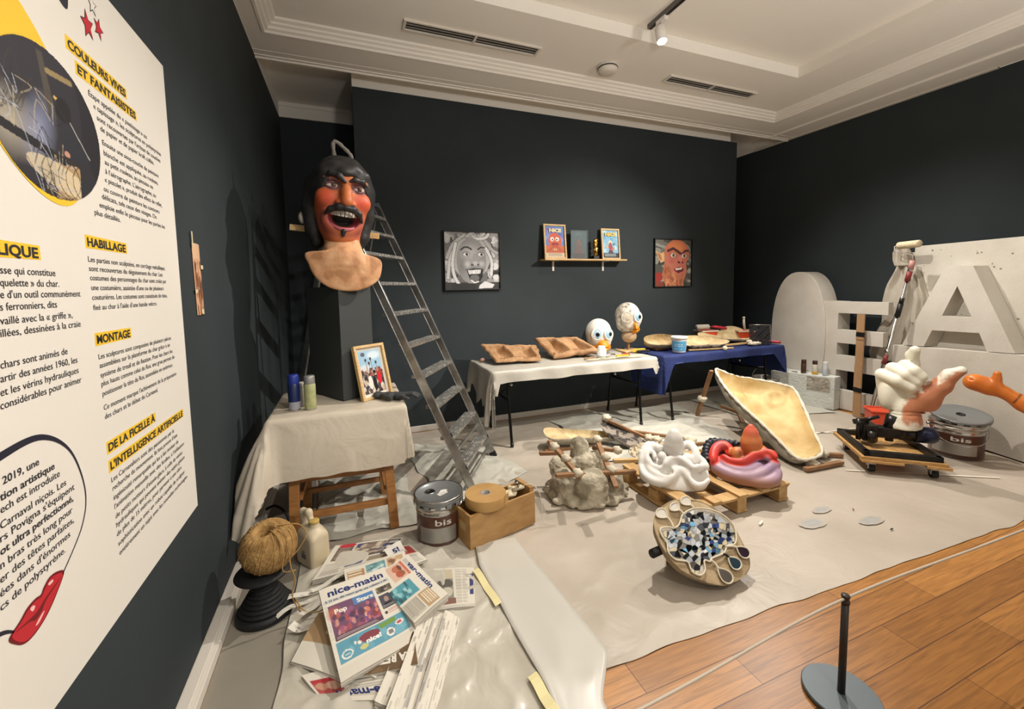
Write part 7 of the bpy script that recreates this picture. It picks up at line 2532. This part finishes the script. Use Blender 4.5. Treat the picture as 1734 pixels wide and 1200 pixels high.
def cloth(name, outl, x, bulge, seed):
    """hanging garment piece: rows of (z, y_left, y_right); closed tube of cloth, creased"""
    m = MB()
    rows = len(outl)
    ns = 40
    R = 26
    for j in range(R + 1):
        q = j / R * (rows - 1)
        i0 = min(int(q), rows - 2)
        f = q - i0
        z, yl, yr = [outl[i0][k] * (1 - f) + outl[i0 + 1][k] * f for k in range(3)]
        for k in range(ns):
            a = 2 * PI * k / ns
            u = math.cos(a)
            yy = (yl + yr) / 2 + (yl - yr) / 2 * u
            d = bulge * math.sin(a) * (1 + .5 * math.sin(u * 7 + z * 3 + seed)) + .012 * math.sin(u * 11 + z * 9 + seed)
            d *= min(1, .12 + j / 4)
            m.v.append((x - d - .02, yy, z + .01 * noise.noise(Vector((u * 3, z * 6, seed)))))
    m.f = [(j * ns + k, j * ns + (k + 1) % ns, (j + 1) * ns + (k + 1) % ns, (j + 1) * ns + k) for j in range(R) for k in range(ns)]
    m.f += [tuple(range(ns))[::-1], tuple(R * ns + k for k in range(ns))]
    m.mi = [0] * len(m.f)
    obj(name, m, COV, t, True)


XC = 5.535
cloth('hood', [(1.87, 2.70, 2.67), (1.855, 2.735, 2.635), (1.80, 2.765, 2.61), (1.72, 2.76, 2.60), (1.66, 2.74, 2.59)], XC, .045, 1)
cloth('body', [(1.80, 2.72, 2.60), (1.62, 2.76, 2.52), (1.45, 2.83, 2.49), (1.25, 2.86, 2.49), (1.05, 2.86, 2.52), (.88, 2.93, 2.55), (.70, 2.965, 2.62), (.62, 2.94, 2.64)], XC + .04, .055, 4)
cloth('sleeve', [(1.68, 2.60, 2.55), (1.50, 2.58, 2.48), (1.30, 2.56, 2.42), (1.12, 2.57, 2.40), (1.06, 2.56, 2.41)], XC - .04, .04, 8)
cloth('leg', [(1.05, 2.62, 2.50), (.85, 2.62, 2.51), (.66, 2.63, 2.52), (.58, 2.62, 2.53)], XC + .03, .04, 12)
obj('hook', MB().tube([(XR - .001, 2.68, 1.80), (XC, 2.68, 1.80), (XC - .01, 2.68, 1.83)], .006, 8), STEEL, t, True)

# the big slab with the letter A on its ledge
p0 = Vector((5.421, 2.681, 0))
dv = Vector((-.3214, -.9469, 0))
nvv = Vector((.9469, -.3214, 0))
SX = frame(p0, dv, (0, 0, 1))            # x along the slab, y up, z towards the viewer
LEN = 3.0
led = MB().hexa([SX @ Vector(q) for q in ((0, .014, 0), (LEN, .014, 0), (LEN, .014, -.30), (0, .014, -.16))], [SX @ Vector(q) for q in ((0, .818, 0), (LEN, 1.0, 0), (LEN, 1.0, -.30), (0, .83, -.16))])
t = tag(obj('foam_ledge', led, SPECK, bevel=.004), 'low speckled foam slab on the floor that carries the letter A', 'foam slab')
sl = MB().hexa([SX @ Vector(q) for q in ((.03, .80, -.155), (LEN, .985, -.155), (LEN, .985, -.30), (.03, .80, -.22))], [SX @ Vector(q) for q in ((.045, 1.857, -.155), (LEN, 1.80, -.155), (LEN, 1.80, -.30), (.045, 1.857, -.22))])
sl = MB().hexa([SX @ Vector(q) for q in ((.045, .824, -.14), (LEN, 1.005, -.14), (LEN, 1.005, -.26), (.045, .824, -.2))], [SX @ Vector(q) for q in ((.045, 1.857, -.14), (LEN, 1.84, -.14), (LEN, 1.84, -.26), (.045, 1.857, -.2))])
t = tag(obj('foam_slab', sl, SPECK, bevel=.004), 'upright speckled foam slab standing behind the letter A', 'foam slab')
rs = random.Random(4)
sp = MB()
for k in range(60):
    u, v = rs.uniform(.1, 1.9), rs.uniform(1.1, 1.82)
    r = rs.uniform(.003, .0075)
    sp.add([SX @ Vector((u + r * math.cos(a) * rs.uniform(1, 1.8), v + r * math.sin(a), -.1385)) for a in np.linspace(0, 2 * PI, 7, False)], [tuple(range(7))])
o = obj('pits', sp, M('foam pit', '77726a', rough=.9), t)
o['kind'] = 'stuff'
lt = Vector
outer = [(.099, .832), (.322, .846), (.392, 1.015), (.79, 1.03), (.858, .876), (1.056, .888), (.709, 1.623), (.479, 1.629)]
hole = [(.591, 1.445), (.728, 1.16), (.475, 1.163)]
# A = outline with a bridged triangular hole
poly = [outer[0], outer[1], outer[2], outer[3], outer[4], outer[5], outer[6], outer[7]]
am = MB()
h_ = .135
V2 = outer + hole
fr = [SX @ Vector((a, b, .0)) for a, b in V2]
bk = [SX @ Vector((a, b, -h_)) for a, b in V2]
am.v = [tuple(p) for p in fr + bk]
N8 = 11
tri = [(0, 1, 2, 10), (0, 10, 8, 7), (7, 8, 6), (8, 9, 6), (6, 9, 5), (5, 9, 3, 4), (2, 3, 9, 10)]
am.f = [tuple(f) for f in tri] + [tuple(N8 + q for q in f[::-1]) for f in tri]
for i in range(8):
    j = (i + 1) % 8
    am.f.append((j, i, N8 + i, N8 + j))
for i, j in ((8, 9), (9, 10), (10, 8)):
    am.f.append((i, j, N8 + j, N8 + i))
am.mi = [0] * len(am.f)
o = obj('foam_letter', am, FOAML)
tag(o, 'large foam letter A standing on the ledge of the speckled slab', 'foam letter')
# next letter, cut by the edge of the photo
nl = MB().prism([(1.135, .91), (1.42, .93), (1.42, 1.62), (1.16, 1.62)], .13, frame(SX @ Vector((0, 0, -.138)), dv, (0, 0, 1)))
o = obj('foam_letter', nl, FOAML, bevel=.004)
tag(o, 'foam letter at the very right edge, just right of the letter A', 'foam letter')

# ------------------------------------------------------------------ castor dolly with its machine, hand, tray
DF = frame((3.675, 1.976, 0), (.755, -.656, 0), n=(0, 0, 1))    # x along the front edge, y away
dw, dl = .525, .59
t = thing('castor_dolly', 'small plywood dolly on castors carrying a black steel frame and machine', 'dolly', tuple(DF @ Vector((dw / 2, dl / 2, .0))))
PB = M('plywood edge', 'c29a63', rough=.6, var='a67c45', vscale=8, stretch=(3, 3, 20))
obj('board', MB().box((0, 0, .118), (dw, dl, .142)), PB, t, xf=DF, bevel=.002)
obj('batten', MB().box((.0, -.015, .100), (.26, .05, .118)), PB, t, xf=DF, bevel=.002)
obj('batten', MB().box((.40, -.012, .098), (dw + .02, .05, .118)), PB, t, xf=DF, bevel=.002)
BM = M('worn black steel', '1d1d1d', rough=.4, metal=.5, var='2e2c2a', vscale=14)
for a, b in (((.02, .02), (dw - .02, .06)), ((.02, dl - .06), (dw - .02, dl - .02)), ((.02, .02), (.06, dl - .02)), ((dw - .06, .02), (dw - .02, dl - .02))):
    obj('steel_frame', MB().box((a[0], a[1], .142), (b[0], b[1], .184)), BM, t, xf=DF, bevel=.003)
for (x, y) in ((.08, .06), (dw - .06, .06), (.08, dl - .07), (dw - .06, dl - .07)):
    c_ = obj('castor', MB().hexa([(x - .02, y - .02, .05), (x + .02, y - .02, .05), (x + .02, y + .03, .05), (x - .02, y + .03, .05)], [(x - .03, y - .03, .116), (x + .03, y - .03, .116), (x + .03, y + .03, .116), (x - .03, y + .03, .116)]), M('castor grey', 'a5a39c', rough=.4, metal=.5), t, xf=DF, bevel=.003)
    w = MB().tube([(x - .018, y - .004, .046), (x + .018, y - .004, .046)], .034, 20)
    obj('wheel', w, BLACK, c_, True, xf=DF)
    obj('hub', MB().tube([(x - .021, y - .004, .046), (x + .021, y - .004, .046)], .014, 14), STEEL, c_, True, xf=DF)
MCH = M('oily machine steel', '201f1e', rough=.3, metal=.6, var='3a3733', vscale=20)
m = MB()
m.box((.10, .26, .184), (.20, .40, .32)).box((.16, .28, .22), (.42, .38, .30))
obj('gearbox', m, MCH, t, xf=DF, bevel=.006)
obj('motor', MB().tube([(.14, .33, .255), (.36, .33, .255), (.361, .33, .255), (.50, .33, .255)], [.048, .048, .055, .055], 24), MCH, t, True, xf=DF)
obj('motor_cap', MB().tube([(.46, .33, .255), (.575, .33, .255), (.60, .33, .255)], [.064, .066, .05], 24), M('motor navy', '1b2138', rough=.35, metal=.3), t, True, xf=DF)
for a, b, r in (((.08, .30, .184), (.08, .30, .36), .018), ((.08, .30, .34), (.20, .26, .40), .014), ((.06, .34, .32), (.16, .36, .335), .022), ((.15, .24, .19), (.15, .24, .28), .03), ((.30, .33, .184), (.30, .33, .24), .028), ((.30, .33, .29), (.32, .33, .40), .045)):
    obj('linkage', MB().tube([a, b], r, 14), MCH, t, True, xf=DF)
obj('linkage', MB().beam((.06, .27, .33), (.17, .32, .36), .03, .014), MCH, t, xf=DF, bevel=.003)

# giant hand
hc = Vector((4.2, 2.0, 0))
hn = hc.normalized()
hu = Vector((hn.y, -hn.x, 0))
HXF = Matrix(((hu.x, 0, -hn.x, hc.x), (hu.y, 0, -hn.y, hc.y), (0, 1, 0, 0), (0, 0, 0, 1)))     # local x right, y up, z towards the camera


def hand(x, y, z):
    d = caps(x, y, z, (.025, .33, 0), (.03, .46, 0), .108, .092)                        # wrist
    d = smin(d, ellip(x, y, z, (.0, .60, -.01), (.135, .15, .075)), .05)               # palm
    d = smin(d, ellip(x, y, z, (.13, .565, .02), (.105, .12, .075)), .05)              # ball of the thumb
    d = smin(d, ellip(x, y, z, (-.085, .56, .015), (.06, .13, .07)), .04)              # heel
    d = smin(d, chain(x, y, z, [(.15, .60, .02), (.225, .68, .025), (.265, .765, .025), (.325, .812, .02)], [.085, .062, .05, .034], .02), .03)
    # index raised, a little bent at the tip
    d = smin(d, chain(x, y, z, [(.05, .70, -.05), (.055, .82, -.065), (.05, .895, -.045), (.065, .94, -.02)], [.052, .047, .043, .036], .01), .02)
    # curled middle, ring and little finger: knuckle up, then folded down over the palm
    for (kx, ky, tx, ty, r) in ((.012, .815, .105, .745, .045), (-.062, .785, .085, .705, .045), (-.125, .725, .055, .655, .046)):
        d = smin(d, chain(x, y, z, [(kx + .01, ky - .11, -.03), (kx, ky, .015), (kx * .45 + tx * .55, ky * .45 + ty * .55 + .012, .092), (tx, ty, .085), (tx - .01, ty - .035, .05)], [r, r * 1.02, r, r * .92, r * .75], .008), .006)
    # creases
    d = smax(d, -chain(x, y, z, [(-.13, .62, .085), (-.03, .60, .10), (.06, .62, .10)], [.007] * 3), .012)
    d = smax(d, -chain(x, y, z, [(.06, .47, .10), (.085, .56, .115), (.16, .665, .10)], [.007] * 3), .012)
    for yy in (.415, .44):
        d = smax(d, -np.maximum(np.abs(y - yy - .12 * x) - .005, -(np.hypot(x - .028, z) - .088)), .01)
    d = smin(d, caps(x, y, z, (.02, .315, 0), (.03, .345, 0), .118, .105), .02)
    return np.maximum(d, .30 + .06 * (x - .02) - y)


m = sdf(hand, (-.19, .27, -.15), (.38, 1.0, .2), .0088)
V = m.V
x, y, z = V[:, 0], V[:, 1], V[:, 2]
c = np.tile(np.array(H('d8d4c2')), (len(V), 1))
nz = vnoise(V, 26) * .035 + vnoise(V, 70) * .015
line = (x - .02) * .75 + (.66 - y) * .55 + nz          # painted lower right part of the palm
pk = sstep(.03, .055, line - .03) * sstep(.33, .38, y + nz) * (z > -.04) * sstep(.815, .80, y) * sstep(-.0, .02, x - .0)
th = sstep(.03, .0, (y - .74) - (x - .25) * 1.2 + nz)
c = mixc(c, 'b97a58', pk * np.where(x > .2, th, 1))
c = mixc(c, 'a5654a', .5 * pk * sstep(0, .5, vnoise(V, 14)))
m.c = c
o = obj('giant_hand', m, M('hand paint', 'ffffff', rough=.6, attr=True, bump=.08, bscale=20), smooth=True, xf=HXF)
tag(o, 'giant white sculpted hand with pinkish palm, thumb out and index raised, on the dolly', 'sculpture')
X = TR(4.56, 2.28, .014, -.55)
X = TR(4.80, 2.42, .014, -.72) @ Matrix.Diagonal((.62, .8, .78, 1))
t = thing('paint_tray', 'orange red paint tray on the floor behind the machine of the dolly', 'paint tray', tuple(X @ Vector((0, 0, 0))))
m = MB().hexa([(-.17, -.10, 0), (.17, -.10, 0), (.17, .10, 0), (-.17, .10, 0)], [(-.20, -.12, .30), (.20, -.12, .30), (.20, .12, .30), (-.20, .12, .30)])
obj('tray_body', m, ORNG, t, xf=X, bevel=.012)
m = MB()
for a, b in (((-.215, -.135), (.215, -.11)), ((-.215, .11), (.215, .135)), ((-.215, -.11), (-.19, .11)), ((.19, -.11), (.215, .11))):
    m.box((a[0], a[1], .30), (b[0], b[1], .318))
obj('rim', m, ORNG, t, xf=X, bevel=.004)

# open pail with its lid lying askew
pc = (4.82, 1.90, .012)
t = pail('metal_pail', 'open silver and brown metal pail with a loose lid tilted on top, beside the dolly', pc, .178, .285, handle_ang=-.9, brand=[('bis', .13, .52, .05)])
lx = Matrix.Translation((pc[0] + .0, pc[1] - .02, pc[2] + .345)) @ Matrix.Rotation(.20, 4, (.55, -.83, 0))
obj('loose_lid', MB().lathe([(.028, 0), (.15, 0), (.178, .008), (.186, .004), (.186, -.012), (.18, -.012), (.172, -.004), (.15, -.006), (.028, -.006), (.028, 0)], (0, 0, 0), 56), LID, t, True, xf=lx)
m = MB()
for k in range(16):
    a = k * 2 * PI / 16
    m2 = MB().beam((.184 * math.cos(a) - .018 * math.sin(a), .184 * math.sin(a) + .018 * math.cos(a), -.014), (.184 * math.cos(a) + .018 * math.sin(a), .184 * math.sin(a) - .018 * math.cos(a), -.014), .004, .02)
    obj('lid_tab', m2, LID, t, xf=lx)
obj('lid_hole', MB().lathe([(0, -.003), (.028, -.003), (.03, .003), (.028, .005), (.026, -.001)], (0, 0, 0), 24), BLACK, t, True, xf=lx)
# pail behind the hollow mould
pail('metal_pail', 'brown metal pail with its wire handle up, behind the large hollow mould', (4.98, 3.80, .012), .158, .285, handle_ang=-.62, drop=False, brand=[('bis', .16, .53, .05)])

# orange mitten hand on its arm, coming in from the right
mc_ = Vector((4.6, 1.55, 0))
mnn = mc_.normalized()
muu = Vector((mnn.y, -mnn.x, 0))
MXF = Matrix(((muu.x, 0, -mnn.x, mc_.x), (muu.y, 0, -mnn.y, mc_.y), (0, 1, 0, 0), (0, 0, 0, 1)))


def mitt(x, y, z):
    d = ellip(x, y, z, (-.150, .695, 0), (.078, .062, .05))
    d = smin(d, chain(x, y, z, [(-.165, .70, 0), (-.09, .672, 0), (-.02, .648, 0)], [.06, .056, .046], .03), .02)
    d = smin(d, chain(x, y, z, [(-.055, .69, .01), (-.052, .745, .012), (-.052, .782, .012)], [.034, .026, .023], .01), .03)
    d = smin(d, chain(x, y, z, [(-.02, .648, 0), (.085, .578, 0), (.20, .50, 0), (.30, .40, -.02), (.33, .2, -.03), (.33, .02, -.03)], [.042, .054, .062, .07, .075, .11], .03), .02)
    d = smax(d, -caps(x, y, z, (-.19, .725, .045), (-.175, .722, .05), .006), .006)
    return np.maximum(d, .013 - y)


m = sdf(mitt, (-.26, .0, -.16), (.46, .84, .12), .0085)
V = m.V
c = np.tile(np.array(H('d2762a')), (len(V), 1))
c = mixc(c, 'a9571c', .6 * sstep(-.1, .5, vnoise(V, 9)))
c = mixc(c, '3a2418', np.exp(-((V[:, 0] - .055 - .5 * (V[:, 1] - .62)) / .006) ** 2) * (V[:, 1] > .58))
m.c = c
o = obj('orange_mitten_arm', m, M('orange paint', 'ffffff', rough=.35, attr=True), smooth=True, xf=MXF)
tag(o, 'orange painted mitten hand on an arm reaching in from the right edge', 'sculpture')

# ------------------------------------------------------------------ rope barrier
BGREY = M('stanchion grey', '5b6468', rough=.45, metal=.3)
BPOST = M('stanchion post', '3b3632', rough=.45, metal=.4)


def stanchion(x, y, label):
    t = thing('rope_stanchion', label, 'stanchion', (x, y, .001), 0, None)
    obj('base', MB().lathe([(0, .001), (.118, .001), (.12, .004), (.12, .016), (.117, .019), (0, .019)], (x, y, 0), 56), BGREY, t, True).modifiers.new('e', 'EDGE_SPLIT').split_angle = .7
    obj('post', MB().lathe([(0, .019), (.012, .019), (.0115, .36), (0, .36)], (x, y, 0), 24), BPOST, t, True)
    obj('cap', MB().lathe([(.0, .392), (.011, .392), (.0135, .389), (.0135, .384), (.0115, .382), (.0115, .372), (.0135, .37), (.0135, .36), (0, .36)], (x, y, 0), 24), BPOST, t, True)
    return t


stanchion(1.60, .89, 'low grey stanchion with a round base holding the white rope')
pts = smooth_path([(-.9, .80, .378), (.65, .845, .374), (1.588, .89, .378), (2.66, .86, .372), (4.6, .80, .378)], 60)
tag(obj('barrier_rope', MB().tube(pts, .0042, 8), M('rope white', 'b9ad9c', rough=.8), smooth=True), 'thin white barrier rope stretched across the wooden floor', 'rope')
for x, y, lab in ((-.9 + .37, .79, 'low grey stanchion at the far left end of the white rope'), (4.6, .80, 'low grey stanchion at the far right end of the white rope')):
    stanchion(x, y, lab)
# small debris on the sheet
for k, (x, y, l, rz, lab) in enumerate([(2.33, 1.78, .07, .4, 'white paper crumb on the drop sheet in front of the pallet'), (2.98, 1.43, .03, 0, 'dark speck on the drop sheet right of the mosaic dish'), (3.02, 1.66, .025, .8, 'dark crumb near the blue paint smudges'), (2.69, 2.0, .05, .1, 'thin black sliver beside the right corner of the pallet')]):
    m = MB().prism([(-l / 2, -l * .08), (l * .2, -l * .12), (l / 2, .02 * l), (l * .1, l * .1), (-l * .4, l * .06)], .006, TR(x, y, .0125, rz))
    tag(obj('debris', m, [M('crumb white', 'd8d2c4'), BLACK, OLDW, BLACK][k]), lab, 'debris')

# clear tape stuck on the sheet around the lumpy mould
CTAPE = M('clear tape', '8f877a', rough=.25, alpha=.35)
for x, y, l, rz in ((1.16, 2.52, .20, 1.4), (1.22, 2.32, .16, 1.2), (1.38, 2.22, .22, .1), (1.58, 2.18, .24, .05), (1.30, 2.14, .14, 1.3), (1.74, 2.26, .12, .6)):
    X = TR(x, y, .0128, rz)
    m = MB().add([X @ Vector(q) for q in ((-l / 2, -.024, 0), (l / 2, -.024, 0), (l / 2, .024, 0), (-l / 2, .024, 0))], [(0, 1, 2, 3)])
    tag(obj('clear_tape', m, CTAPE), 'short strip of clear tape stuck on the drop sheet around the lumpy plaster mould', 'tape', 'clear tape strips on the drop sheet')
